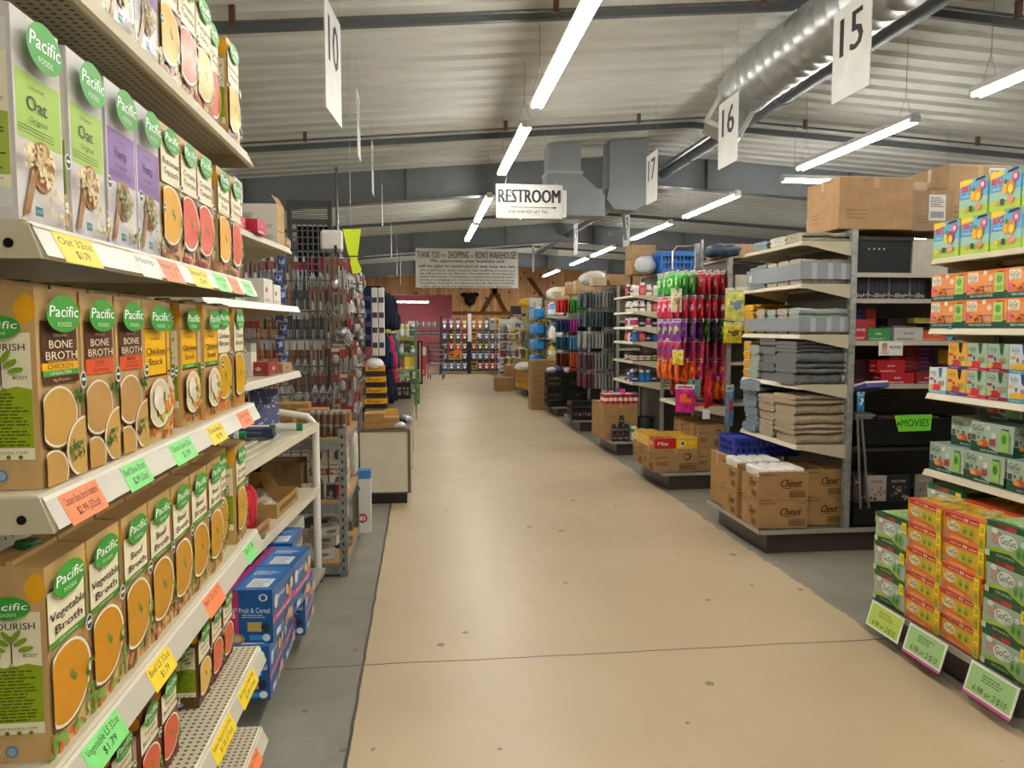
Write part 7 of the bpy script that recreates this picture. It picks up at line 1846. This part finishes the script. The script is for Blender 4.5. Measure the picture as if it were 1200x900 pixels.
for i in range(2):
    put('drink_can', bottle(.034, .14, '#c83a40', '#c9cccc', '#e0b0a8', 'can'), (2.21 + .085 * i, 9.12, DK + .423 + (.0)), 0, ('larger red can at the left behind the small ones', 'larger pink-red can beside it, farther right')[i], 'can')
put('neon_tag', pbox(.07, .003, .06, '#ec3fa8', name='neon_tag'), (2.36, 8.86, DK + .55), .1, 'hot pink price card among the red cans', 'price tag')
bj = bottle(.034, .10, '#1c1c1e', '#17181a', '#2e3032', 'round', lab2='#7a7c7c')
for i, (x, y, z) in enumerate(((2.24, 8.78, 0), (2.315, 8.78, 0), (2.39, 8.78, 0), (2.24, 8.78, .101), (2.315, 8.78, .101), (2.39, 8.78, .101), (2.33, 8.785, .203))):
    put('black_jar', bj, (x, y - .04, DK + z), 0, 'black lidded jar before the brown cases, ' + ('bottom left', 'bottom middle', 'bottom right', 'middle left', 'middle centre', 'middle right', 'top')[i], 'jar', 'black lidded jars')
put('green_box', pbox(.06, .1, .16, '#dfe3da', band='#4a8a4a', name='green_box'), (2.49, 8.78, DK), 0, 'narrow white and green box right of the black jars', 'box')
put('white_box', pbox(.1, .1, .13, '#d0c8bc', name='white_box', tcol='#8a7a6a'), (2.585, 8.80, DK), 0, 'cream box right of the green box', 'box')
mb = MB(); mb.lathe([(.085, 0), (.105, .01), (.12, .24), (.124, .25), (.116, .25), (.10, .02)], 0, .12, 0, '#3e4244', 'plastic', n=20); put('waste_bin', mb.mesh('waste_bin'), (2.68, 8.93, DK), 0, 'dark grey round bin on the deck under the vitamins', 'bin')
put('blue_tote', crate_mesh(.46, .34, .25, '#1f6ac0', 'blue_tote'), (3.02, 8.80, 2.145), 0, 'bright blue plastic tote on top of the vitamin unit', 'tote')
put('plastic_bundle', sag_bag(.12, .12, .10, '#c3ccd0', 33, 'plastic_bundle'), (2.68, 8.9, 2.145), 0, 'clear crumpled plastic bag left of the blue tote', 'bag')
put('cardboard_box', kbox(.3, .3, .15, '#b59a78'), (3.5, 8.9, 2.145), 0, 'tan carton right of the blue tote', 'box')
# side of the vitamin unit: folded dark goods
for z, c, nm in ((1.7, '#4a5a62', 'top'), (1.4, '#31404a', 'second'), (1.1, '#b0aea6', 'third'), (.8, '#bab6ae', 'lowest')):
    for i in range(5):
        put('folded_cloth', towel_mesh(.19, .22, .11, lin(c), tuple(x * .6 for x in lin(c)), seed=70 + i % 3, layers=3), (2.95 + i * .21, 8.80, z + .001), 0, 'folded textile on the %s side shelf of the vitamin unit, %s' % (nm, nth(i, 5)), 'textile', 'folded textiles beside the vitamins')

# ------------------------------------------------------------------ grey goods end (fifth) with crate
def folded_hang(w_, h_, c, seed, name='hanging_garment'):
    def fn():
        mb = MB(); rs = random.Random(seed); mb.box(-w_/2, w_/2, -.012, .012, -h_, -.02, c, 'fabric', bev=.01)
        mb.tube([(-w_ * .3, 0, -.02), (0, 0, .0), (w_ * .3, 0, -.02)], .004, '#c9cacc', 'plastic', n=5)
        f = Fr(mb, (-w_/2, -.0125, -h_), (1, 0, 0), (0, 0, 1), w_, h_, .0005)
        for i in range(3): f.rel(.08 + .3 * i, .04, .12 + .3 * i, .9, tuple(x * .75 for x in lin(c)), 'fabric')
        return mb.mesh(name)
    return cached(('fh', w_, h_, c, seed), fn)
def peg_wall(y0, zs, colors, lb, cat, grp, n=9, w_=.16, h_=.24, x0=2.36, dx=.05, files=2, name='hanging_garment'):
    t = thing('peg_rack', 'set of chrome pegs on the end of ' + lb[1], 'rack', (2.8, y0, 0))
    mb = MB()
    for z in zs:
        for f_ in range(files): mb.tube([(.01, .2 + f_ * .4, z + .004), (x0 - 2.84, .2 + f_ * .4, z + .004)], .005, '#b9bcbd', 'metal', n=5)
    obj('pegs', mb, t)
    for r_, z in enumerate(zs):
        for f_ in range(files):
            for i in range(n):
                c = colors[r_][min(len(colors[r_]) - 1, i * len(colors[r_]) // n)]
                put(name, folded_hang(w_ if files > 1 else w_ * 2, h_, c, i % 2, name), (x0 + i * dx, y0 + .2 + f_ * .4, z), FACE_NX + rb.uniform(-.12, .12), '%s, %s peg down, %s file, %s' % (lb[0], ORD[r_], ('near', 'far')[f_], nth(i, n)), cat, grp)
peg_wall(G4, (2.03, 1.75, 1.44, 1.13, .85), (['#6a6f74', '#8f9498', '#b9bcbc', '#7c8084'], ['#59666a', '#65767a', '#4a5458'], ['#a0a29c', '#b8b6ae', '#6a6a66'], ['#6a4a52', '#a3a398', '#9a9a90'], ['#7a4a52', '#a8a8a0', '#9f9f96']), ('grey folded work glove pack on the peg', 'the fifth unit'), 'glove pack', 'grey glove packs on pegs')
put('crate', crate_mesh(.42, .34, .27, '#17181a'), (2.35, 10.84, DK), 0, 'single black crate on the fifth unit deck', 'crate')
for i in range(5): put('magazine', pbox(.05, .2, .07, ('#c85a8a', '#d8d4d0')[i % 2], name='packet'), (2.21 + .065 * i, 10.90, DK + .012), 0, 'pink and white checked packet inside the single black crate, %s' % nth(i, 5), 'packet', 'packets in the single crate')
peg_wall(G5, (2.0, 1.66, 1.36, 1.08, .82), (['#b8352a', '#3fa03a', '#2f9a34'], ['#2a3460', '#b0408a', '#1e2a40'], ['#2a4a5a', '#5a9ac8', '#6aa4d0'], ['#6a2a24', '#d8632a', '#d86a2c'], ['#a8b02a', '#b8b82a', '#3a3c2a']), ('folded shirt on the peg', 'the sixth unit'), 'shirt', 'coloured shirts on pegs')
for i, (x, z) in enumerate(((2.265, 0), (2.615, 0), (2.265, .285), (2.615, .285))):
    put('crate', crate_mesh(.33, .34, .28, '#17181b'), (x, 12.74, DK + z), 0, 'black crate in the block of four on the sixth unit deck, ' + ('bottom left', 'bottom right', 'top left', 'top right')[i], 'crate', 'block of four black crates')
for i, (x, c) in enumerate(((2.18, '#b9bec4'), (2.31, '#2f3a5a'), (2.44, '#c9c4bc'), (2.57, '#8a2a2a'), (2.69, '#3a4a5a'))):
    put('clothing_pile', sag_bag(.08, .1, .05, c, 60 + i, 'clothing'), (x, 12.78, DK + .56), 0, ('grey', 'navy', 'cream', 'dark red', 'slate')[i] + ' crumpled garment on the block of four black crates', 'clothing')
for i, (x, y, w_, h_, c, lb) in enumerate(((2.75, 12.8, .32, .22, '#b89a74', 'tan carton on the sixth unit top, front'), (2.85, 10.9, .30, .16, '#b08e66', 'low carton on the fifth unit top'), (2.98, 10.95, .26, .0, '', ''), (3.0, 12.95, .3, .40, '#ab8f6c', 'taller carton on the sixth unit top, back'))):
    if w_ and h_: put('cardboard_box', kbox(w_, .3, h_, c), (x, y, 2.11 if y < 12 else 2.07), 0, lb, 'box')
put('cardboard_box', kbox(.34, .3, .18, '#b3916a'), (2.70, 8.8 + .35, 2.145), 0, 'tan carton left on the vitamin unit top', 'box')
put('cardboard_box', kbox(.30, .28, .17, '#a88a68'), (2.68, 9.15, 2.33), 0, 'upper tan carton stacked left on the vitamin unit top', 'box')
put('plastic_bundle', sag_bag(.22, .16, .12, '#d9d6d0', 34, 'plastic_bundle'), (2.70, 11.2, 2.275), 0, 'large white plastic bundle on the fifth unit top', 'bag') if False else put('plastic_bundle', sag_bag(.2, .16, .11, '#d9d6d0', 34, 'plastic_bundle'), (2.6, 11.3, 2.12), 0, 'large white plastic bundle on the fifth unit top', 'bag')

# ------------------------------------------------------------------ cleaning end (seventh)
me = pbox(.5, .4, .1, '#9a7b52', name='flat_carton', tcol='#6a5030', mat='kraft')
for i in range(9):
    put('flat_carton', me, (2.22, 13.78, .0 + i * .101), rng2.uniform(-.02, .02), 'brown flat carton in the tall floor stack by the crates, %s' % (ORD[i] + ' from the floor'), 'box', 'tall stack of flat cartons')
jug = {}
def jugm(c, cap, s=1.0):
    def fn():
        mb = MB(); mb.lathe([(.07 * s, 0), (.075 * s, .01), (.075 * s, .15 * s), (.055 * s, .2 * s), (.024 * s, .235 * s), (.024 * s, .25 * s)], 0, .075 * s, 0, c, 'plastic', n=12)
        mb.lathe([(.028 * s, .245 * s), (.028 * s, .275 * s), (0, .275 * s)], 0, .075 * s, 0, cap, 'plastic', n=10); mb.lathe([(.0765 * s, .04 * s), (.0765 * s, .13 * s)], 0, .075 * s, 0, '#e8e6dc', 'card', n=12)
        return mb.mesh('jug')
    return cached(('jug', c, cap, s), fn)
cols6 = [('#3a9ad0', '#e8e8e8'), ('#d86a8a', '#e8e8e8'), ('#e8e4d8', '#3a8ad0'), ('#6ab0d8', '#e0e0e0'), ('#c8b83a', '#3a7a3a'), ('#c84a3a', '#f0f0f0')]
for zi, z in enumerate((1.72, 1.3, .93)):
    for j in range(3):
        for i in range(2):
            c = cols6[(i + zi * 2 + j) % 6]
            put('cleaner_jug', jugm(*c), (2.53 + .16 * i if j == 0 else 2.53 + .16 * i, 14.72 + .19 * j, z + .001), 0, 'cleaning jug on the seventh unit, %s shelf, %s row, %s' % (('top', 'middle', 'lower')[zi], ('front', 'second', 'third')[j], nth(i, 2)), 'jug', 'cleaning jugs')
for i in range(5):
    put('white_box', pbox(.15, .15, .10, '#d8d6c4', band='#a8b87a', name='white_box'), (2.30 + .16 * (i % 3), 14.72 + .17 * (i // 3), .94 - .0 + (0 if i < 3 else 0)) if False else (2.50 + .155 * (i % 2), 14.75 + .16 * (i // 2), .60), 0, 'cream and green tub box low on the seventh unit, %s' % nth(i, 5), 'box', 'cream tub boxes') if False else None
for i in range(4):
    for k in range(4):
        put('water_jug', cached(('wj',), lambda: (lambda mb: (mb.box(-.1, .1, 0, .18, 0, .2, '#2f8fd8', 'poly', bev=.03), mb.lathe([(.025, .2), (.025, .235), (0, .235)], 0, .09, 0, '#e8e8e8', 'plastic', n=10), mb.mesh('water_jug'))[2])(MB())), (2.32, 15.0 + .2 * i, .75 + .31 * k), 0, 'bright blue plastic bucket on the slim rack, %s layer, %s' % (('bottom', 'second', 'third', 'top')[k], nth(i, 4, 'near', 'far')), 'bucket', 'blue buckets on the seventh unit')
t = thing('bucket_rack', 'slim wire rack carrying the bright blue buckets', 'rack', (2.32, 14.9, 0)); mb = MB()
for x in (-.12, .12):
    for y in (0, .85): mb.box(x - .01, x + .01, y, y + .02, .165, 2.0, '#8a8d90', 'metal')
for k in range(4): mb.box(-.12, .12, 0, .87, .735 + .31 * k, .748 + .31 * k, '#8a8d90', 'metal')
obj('rack_frame', mb, t)
for i, (x, y, z, w_, h_, c, lb) in enumerate(((2.7, 14.75, 2.055, .3, .14, '#b9a180', 'tan box on the seventh unit top, near'), (3.05, 14.8, 2.055, .3, .3, '#ad9678', 'tan box on the seventh unit top, right'), (2.5, 16.8, 1.955, .28, .2, '#c9c4b4', 'white-topped box on the eighth unit'), (2.85, 16.8, 1.955, .3, .15, '#a3845c', 'brown box on the eighth unit'))):
    put('cardboard_box', kbox(w_, .3, h_, c), (x, y, z), 0, lb, 'box')
put('plastic_bundle', sag_bag(.2, .2, .13, '#cdc8bc', 35, 'plastic_bundle'), (2.75, 15.3, 2.055), 0, 'cream bag on the seventh unit top', 'bag')
put('plastic_bundle', sag_bag(.18, .16, .12, '#4a4c4c', 36, 'plastic_bundle'), (2.7, 17.3, 1.955), 0, 'dark bundle high on the eighth unit', 'bag')

# ------------------------------------------------------------------ farther ends
peg_wall(G7, (1.86, 1.56, 1.26, 1.0), (['#c9a82a', '#d8c03a'], ['#b8a02a', '#4a4a30'], ['#8a7a2a', '#5a3a3a'], ['#c8b42a', '#c0a82a']), ('yellow-carded tool on the peg', 'the eighth unit'), 'carded tool', 'yellow-carded tools', n=8, dx=.06, name='carded_tool')
for i in range(6):
    for k in range(3):
        put('orange_box', kbox(.24, .2, .12, ('#c08a34', '#b07a3c', '#a9763c')[(i + k) % 3]), (2.20 + (i % 3) * .241, 16.70 + (i // 3) * .22, DK + .121 * k), rng2.uniform(-.04, .04), 'orange-brown carton on the eighth unit deck, %s layer, %s, %s' % (('bottom', 'middle', 'top')[k], nth(i % 3, 3), ('front', 'back')[i // 3]), 'box', 'orange-brown cartons')
put('orange_box', kbox(.26, .22, .14, '#d8952a'), (2.5, 16.72, DK + .364), .1, 'brightest orange box on top of the orange-brown cartons', 'box')
put('plastic_bundle', sag_bag(.2, .14, .10, '#d3d0c8', 37, 'plastic_bundle'), (2.27, 16.75, DK + .364), 0, 'white bag on the orange-brown cartons', 'bag')
put('cardboard_box', kbox(.42, .35, .32, '#a97f52'), (1.95, 18.0, 0), .1, 'lone brown carton on the floor at the right edge of the aisle, far back', 'box')
put('cardboard_box', kbox(.4, .34, .30, '#9f7a50'), (2.45, 18.65, DK), 0, 'brown carton on the ninth unit deck', 'box')
put('cardboard_box', kbox(.4, .34, .26, '#b08a5e'), (2.45, 18.66, DK + .301), 0, 'upper brown carton on the ninth unit deck', 'box')
put('cardboard_box', kbox(.42, .34, .3, '#a98458'), (2.45, 20.6, DK), 0, 'brown carton on the last unit deck', 'box')
rz = random.Random(8)
for gi, (gy, zs) in enumerate(((G8, (1.5, 1.0)), (G9, (1.5, 1.0)))):
    for zi, z in enumerate(zs):
        for i in range(5):
            c = rz.choice(['#c8b890', '#8a9a6a', '#b04a3a', '#3a5a7a', '#d8d2c0', '#a8842a'])
            put('small_goods_box', pbox(.12, .14, rz.choice((.12, .18)), c, name='small_goods_box'), (2.52, gy + .15 + i * .15, z + .001), FACE_NX, 'small far packet on the %s unit, %s shelf, %s' % (('ninth', 'last')[gi], ('upper', 'lower')[zi], nth(i, 5, 'near', 'far')), 'packet', 'small far packets')
# ================================================================== far end: pet food racks, cart, garden shelves
def pet_bag(w_, h_, d_, c, c2, seed):
    def fn():
        mb = MB(); rs = random.Random(seed)
        mb.box(-w_/2, w_/2, 0, d_, 0, h_ * .93, c, 'film', bev=.03); mb.box(-w_ * .46, w_ * .46, d_ * .4, d_ * .6, h_ * .9, h_, c, 'film')
        f = Fr(mb, (-w_/2, -.001, 0), (1, 0, 0), (0, 0, 1), w_, h_, .001)
        f.rel(.12, .55, .88, .78, c2, 'film'); f.ell(w_/2, h_ * .34, w_ * .3, h_ * .16, tuple(min(1, x * 1.5 + .08) for x in lin(c2)), 'film', n=12); f.lines(w_ * .2, w_ * .8, h_ * .1, h_ * .16, 1, '#e8e4d8')
        return mb.mesh('pet_food_bag')
    return cached(('pet', w_, h_, d_, c, c2), fn)
PC = [('#3a6a9a', '#c9d8e8'), ('#a8283a', '#e8c8b0'), ('#c8a02a', '#4a3018'), ('#c0b8a8', '#6a7a8a'), ('#d8b43a', '#8a2a24'), ('#2a6a6a', '#d8e0d0'), ('#7a5a44', '#e0d0b0'), ('#6a3a5a', '#e0c8d8'), ('#b86a2a', '#f0e0c0'), ('#3a4a3a', '#c8d8a8')]
CN = ['blue', 'red', 'mustard', 'grey', 'yellow', 'teal', 'brown', 'purple', 'orange', 'dark green']
rp = random.Random(15)
for ri, (x0, x1) in enumerate(((.62, 1.52), (1.57, 2.62), (2.68, 3.5))):
    t = thing('pet_food_rack', 'dark steel rack of pet food bags at the aisle end, %s' % ('left', 'middle', 'right')[ri], 'rack', ((x0 + x1) / 2, 25.0, 0)); w_ = x1 - x0
    for sx in (-1, 1):
        for y in (.02, .58):
            mb = MB(); mb.box(sx * w_/2 - .02, sx * w_/2 + .02, y - .02, y + .02, 0, 1.85, '#2a3038', 'enamel'); obj('post', mb, t)
    ZS = (.12, .45, .78, 1.10, 1.42)
    for z in ZS:
        mb = MB(); mb.box(-w_/2, w_/2, 0, .6, z - .03, z, '#23262b', 'enamel'); obj('shelf', mb, t)
    for zi, z in enumerate(ZS):
        n = int(w_ / .19)
        c = rp.randrange(10)
        for i in range(n):
            if rp.random() < .72: c = rp.randrange(10)
            h_ = (.29, .27, .26, .27, .40)[zi]
            put('pet_food_bag', pet_bag(.17, h_, .14, *PC[c], 0), (x0 + .1 + i * (w_ - .03) / n + .02, 25.04, z + .001), rp.uniform(-.1, .1), '%s pet food bag, %s rack, %s shelf, %s' % (CN[c], ('left', 'middle', 'right')[ri], lvl(zi, 5), nth(i, n)), 'pet food bag', 'pet food bags')
mb = MB(); mb.box(-.06, .06, 0, .01, 0, .9, '#e8e8ec', 'card'); put('white_strip_sign', mb.mesh('white_strip_sign'), (1.545, 24.95, 1.05), 0, 'tall narrow white strip between the left and middle pet food racks', 'sign')
put('orange_card', pbox(.17, .005, .17, '#f06a2a', name='orange_card'), (1.15, 24.98, .62), 0, 'orange square price card on the left pet food rack', 'price tag')
put('white_card', pbox(.09, .005, .12, '#f0f0ee', name='white_card'), (1.85, 24.98, 1.2), 0, 'small white card on the middle pet food rack', 'price tag')
# grey shelf with small pots left of the pet racks
t = thing('metal_shelf', 'grey metal shelving left of the pet food racks', 'shelving', (.2, 24.2, 0))
for x in (-.4, .36):
    mb = MB(); mb.box(x - .015, x + .015, 0, .03, 0, 1.72, '#5a5e60', 'enamel'); obj('post', mb, t)
for z in (1.55, 1.28): mb = MB(); mb.box(-.4, .36, 0, .4, z - .02, z, '#6f7374', 'enamel'); obj('shelf', mb, t)
for k, z in enumerate((1.551, 1.281)):
    for i in range(8):
        put('small_pot', bottle(.035, .13, ('#d8d8d4', '#2a2c2e')[(i + k) % 2 if k == 0 else 1], '#e8e8e4', '#b9bab4', 'can'), (-.13 + i * .09, 24.25, z), 0, 'small pot on the grey shelf, %s shelf, %s' % (('upper', 'lower')[k], nth(i, 8)), 'pot', 'small pots on the grey shelf')
put('red_poster', pbox(.22, .02, 1.05, '#c8323c', name='red_poster', band='#d8d0c8'), (.02, 23.9, 0), 0, 'red poster panel beside the shopping cart', 'poster')
def cart():
    t = thing('shopping_cart', 'grey wire shopping cart parked at the far end of the aisle', 'cart', (.42, 22.6, 0), R(90))
    mb = MB(); c = '#8a8d90'
    def hoop(z, x0, x1, hw): return [(x0, -hw * .8, z), (x1, -hw, z), (x1, hw, z), (x0, hw * .8, z)]
    for z, x0, x1, hw in ((.98, -.38, .42, .28), (.85, -.35, .40, .27), (.72, -.33, .38, .26), (.58, -.30, .36, .25), (.46, -.28, .34, .24)): mb.tube(hoop(z, x0, x1, hw), .008, c, 'metal', n=5, closed=True)
    for i in range(13):
        f_ = i / 12
        for s_ in (-1, 1): mb.tube([(-.38 + .8 * f_, s_ * (.224 + .056 * f_), .98), (-.28 + .62 * f_, s_ * (.192 + .048 * f_), .46), (-.28 + .62 * f_, 0, .46)], .004, c, 'metal', n=4)
    for i in range(6):
        y = -.2 + .08 * i; mb.tube([(-.38, y, .98), (-.28, y * .9, .46)], .004, c, 'metal', n=4); mb.tube([(.42, y * 1.2, .98), (.34, y, .46)], .004, c, 'metal', n=4)
    obj('basket', mb, t)
    mb = MB(); 
    for s_ in (-1, 1): mb.tube([(.42, s_ * .26, 1.0), (.36, s_ * .25, .45), (.28, s_ * .25, .2), (-.34, s_ * .2, .16)], .012, c, 'metal', n=6)
    mb.tube([(-.34, -.2, .16), (-.34, .2, .16)], .012, c, 'metal', n=6); obj('frame', mb, t)
    mb = MB(); mb.tube([(.45, -.27, 1.03), (.45, .27, 1.03)], .016, '#2a2c30', 'plastic', n=8); obj('handle', mb, t)
    for x, y in ((-.3, .18), (-.3, -.18), (.28, .24), (.28, -.24)):
        mb = MB(); mb.tube([(x, y - .015, .06), (x, y + .015, .06)], .06, '#2a2a2c', 'plastic', n=14); mb.box(x - .01, x + .01, y - .02, y + .02, .07, .17, c, 'metal'); obj('wheel', mb, t)
cart()
# garden shelves on the left, before the cart
t = thing('garden_shelf', 'grey-green wire shelving of garden goods left of the aisle', 'shelving', (-.33, 12.6, 0))
for x, y in ((-.23, 0), (.23, 0), (-.23, 2.2), (.23, 2.2)):
    mb = MB(); mb.box(x - .012, x + .012, y - .012, y + .012, 0, 1.62, '#8a8f8a', 'metal'); obj('post', mb, t)
GZ = (.25, .55, .82, 1.08, 1.34)
for z in GZ: mb = MB(); mb.box(-.23, .23, 0, 2.2, z - .015, z, '#8f968a', 'enamel'); mb.box(-.23, .23, -.01, 0, z - .03, z + .01, '#7f9a5a', 'plastic'); obj('shelf', mb, t)
rg_ = random.Random(5)
for zi, z in enumerate(GZ):
    for i in range(5):
        for j in range(3):
            c = rg_.choice(['#4f8a34', '#6fa044', '#c9ccc4', '#3a4a3a', '#d8c83a', '#b8bab4', '#5a7a6a', '#b03a3a'])
            h_ = rg_.choice((.12, .16, .2, .22))
            me = pbox(.085, .12, h_, c, name='garden_item') if rg_.random() < .6 else bottle(.04, h_, c, '#e8e8e4', '#dfe3d8', 'round')
            put('garden_item', me, (-.51 + i * .09, 12.63 + j * .16, z + .001), rg_.uniform(-.2, .2), 'small item on the garden shelving, %s shelf, %s, %s row' % (lvl(zi, 5), nth(i, 5), ('front', 'second', 'third')[j]), 'garden item', 'garden items')
put('blue_box', pbox(.22, .2, .16, '#3fa0cc', name='blue_box'), (-.45, 12.8, 1.625 - .28 + .16), 0, 'sky blue box high on the garden shelving', 'box') if False else put('blue_box', pbox(.22, .2, .16, '#3fa0cc', name='blue_box'), (-.48, 11.4, 1.62), 0, 'sky blue box on top of the snack locker left of the aisle', 'box')
# locker the blue box stands on
t = thing('display_stand', 'narrow grey display stand with hanging seed packets', 'rack', (-.48, 11.3, 0)); mb = MB(); mb.box(-.12, .12, 0, .3, 0, 1.61, '#6a6e6c', 'enamel'); obj('stand_body', mb, t)
mb = MB(); mb.box(-.125, .125, -.02, 0, .02, .1, '#2a2c2c', 'plastic'); obj('toe_plate', mb, t)
for k in range(8):
    for i in range(3):
        put('seed_packet', hangbag(.07, .13, ('#4f8a3a', '#c9c43a', '#d8d8d0', '#b0542a')[(i + k) % 4], '#e0e0d4', '#e8e8d8', .01, seed=k % 3), (-.56 + .08 * i, 11.27, 1.55 - k * .17), 0, 'seed packet on the narrow display stand, %s row, %s' % (ORD[k], nth(i, 3)), 'seed packet', 'seed packets')
put('green_crate', crate_mesh(.2, .4, .22, '#4f9a34', 'green_crate'), (-.13 - .02, 15.2, 0), 0, 'green plastic crate on the floor at the left aisle edge', 'crate')
put('green_crate', crate_mesh(.2, .4, .22, '#4f9a34', 'green_crate'), (-.15, 15.2, .221), 0, 'upper green plastic crate at the left aisle edge', 'crate')
put('green_crate', crate_mesh(.2, .4, .22, '#5aa63c', 'green_crate'), (-.15, 15.2, .442), 0, 'top green plastic crate at the left aisle edge', 'crate')
mb = MB(); mb.box(-.14, .14, 0, .25, 0, 1.15, '#4a3a32', 'matte'); mb.box(.06, .09, -.01, 0, .05, 1.1, '#c9c4bc', 'enamel'); put('brown_cabinet', mb.mesh('brown_cabinet'), (-.12, 20.5, 0), 0, 'dark brown narrow cabinet with a light strip, far left of the aisle', 'cabinet')
mb = MB(); mb.lathe([(.0, 0), (.2, 0), (.2, .03), (.18, .035), (0, .035)], 0, 0, 0, '#f0efe6', 'plastic', n=24); mb.M = None
put('wall_clock', mb.mesh('wall_clock'), (-1.05, 28.2, 2.12), 0, 'round white disc hanging in front of the maroon room', 'clock', tilt=(R(90), 0)) 
mb = MB(); mb.tube([(0, 0, 0), (0, 0, 1.2)], .006, '#8a8c8e', 'metal', n=4); obj('hanging_wire', mb, bpy.data.objects['wall_clock'], (0, .0, 0)).rotation_euler = (R(-90), 0, 0)
put('wall_notice', pbox(.4, .01, .22, '#dcdcd8', name='wall_notice', tcol='#9a9c9c'), (-.35, YN + 2.85, 1.55), 0, 'white notice on the maroon wall', 'notice')
# plants and mounted trophy on the pine wall
mb = MB(); mb.blob((0, -.08, 0), (.22, .12, .24), '#2a2622', 'fabric', 14, 9, jit=.12); mb.blob((-.2, -.04, .16), (.14, .07, .09), '#241f1c', 'fabric', 10, 6, jit=.1); mb.blob((.2, -.04, .16), (.14, .07, .09), '#241f1c', 'fabric', 10, 6, jit=.1); mb.blob((0, -.2, -.08), (.09, .12, .1), '#3a2c26', 'fabric', 10, 6)
put('mounted_head', mb.mesh('mounted_head'), (1.78, 28.56, 2.55), 0, 'dark mounted animal head on the pine wall below the banner', 'trophy')
mb = MB(); mb.blob((0, -.1, 0), (.38, .15, .26), '#4a443c', 'fabric', 16, 10, jit=.15); mb.blob((.3, -.1, -.14), (.22, .1, .16), '#3c3732', 'fabric', 12, 8, jit=.12); mb.blob((-.22, -.12, .16), (.14, .09, .14), '#55504a', 'fabric', 10, 7, jit=.1)
put('mounted_head', mb.mesh('mounted_head'), (5.3, 28.56, 2.62), 0, 'larger dark mounted trophy on the pine wall at right', 'trophy')
put('black_box_sign', pbox(.55, .3, .35, '#17181a', name='speaker_box'), (3.2, 25.1, 1.86), 0, 'black box on top of the right pet food rack', 'box')
# grey rack carrying small packets beside the pet racks
t = thing('peg_stand', 'pale wire peg stand between the pet food and the last units', 'rack', (2.55, 22.4, 0)); mb = MB()
for x in (-.3, .3): mb.box(x - .015, x + .015, 0, .03, 0, 1.75, '#c9cac4', 'enamel')
mb.box(-.3, .3, .0, .03, 1.6, 1.75, '#b9bab4', 'enamel'); mb.box(-.3, .3, .0, .3, .1, .14, '#b9bab4', 'enamel'); obj('stand_frame', mb, t)
obj('grid_panel', wire_grid((-.3, .03, 0), (1, 0, 0), .6, .15, 1.6, .1), t)
for k in range(6):
    for i in range(5):
        put('pet_toy', hangbag(.1, .19, rp.choice(['#c9c4b8', '#8a9a8a', '#a8c83a', '#7a3a4a', '#5a6a7a']), '#e0e0d8', '#8a4a3a', .02, seed=i % 3), (2.33 + i * .11, 22.36, 1.58 - k * .235), 0, 'carded pet toy on the pale peg stand, %s row, %s' % (ORD[k], nth(i, 5)), 'pet toy', 'carded pet toys')

# more odds and ends on the unit tops
for i, (x, y, z, w_, h_, c, lb) in enumerate(((2.95, 14.95, 2.056, .2, .34, '#b8a88e', 'grey-tan tall box on the seventh unit top'), (2.55, 13.05, 2.061, .22, .14, '#c2a27a', 'light box at the aisle edge of the sixth unit top'), (3.25, 12.9, 2.061, .26, .2, '#a58560', 'brown box at the right of the sixth unit top'),
    (2.55, 10.9, 2.101, .2, .12, '#c9b79a', 'cream box at the aisle edge of the fifth unit top'), (3.2, 10.95, 2.101, .3, .24, '#a98a64', 'brown box at the right of the fifth unit top'), (3.1, 16.9, 1.951, .2, .28, '#d0ccc0', 'white tall box on the eighth unit top'), (2.6, 18.7, 1.851, .3, .2, '#b39a78', 'tan box on the ninth unit top'))):
    put('cardboard_box', kbox(w_, .24, h_, c), (x, y, z), .05 * (i % 3), lb, 'box')
for i, (x, y, z, c, lb) in enumerate(((3.3, 15.2, 2.056, '#8a8c88', 'grey crumpled bag on the seventh unit top'), (2.35, 17.0, 1.951, '#d6a82a', 'yellow bag at the aisle edge of the eighth unit top'), (3.35, 11.2, 2.1, '#c8c4ba', 'pale bag at the right of the fifth unit top'))):
    put('plastic_bundle', sag_bag(.15, .14, .1, c, 80 + i, 'plastic_bundle'), (x, y, z), 0, lb, 'bag')
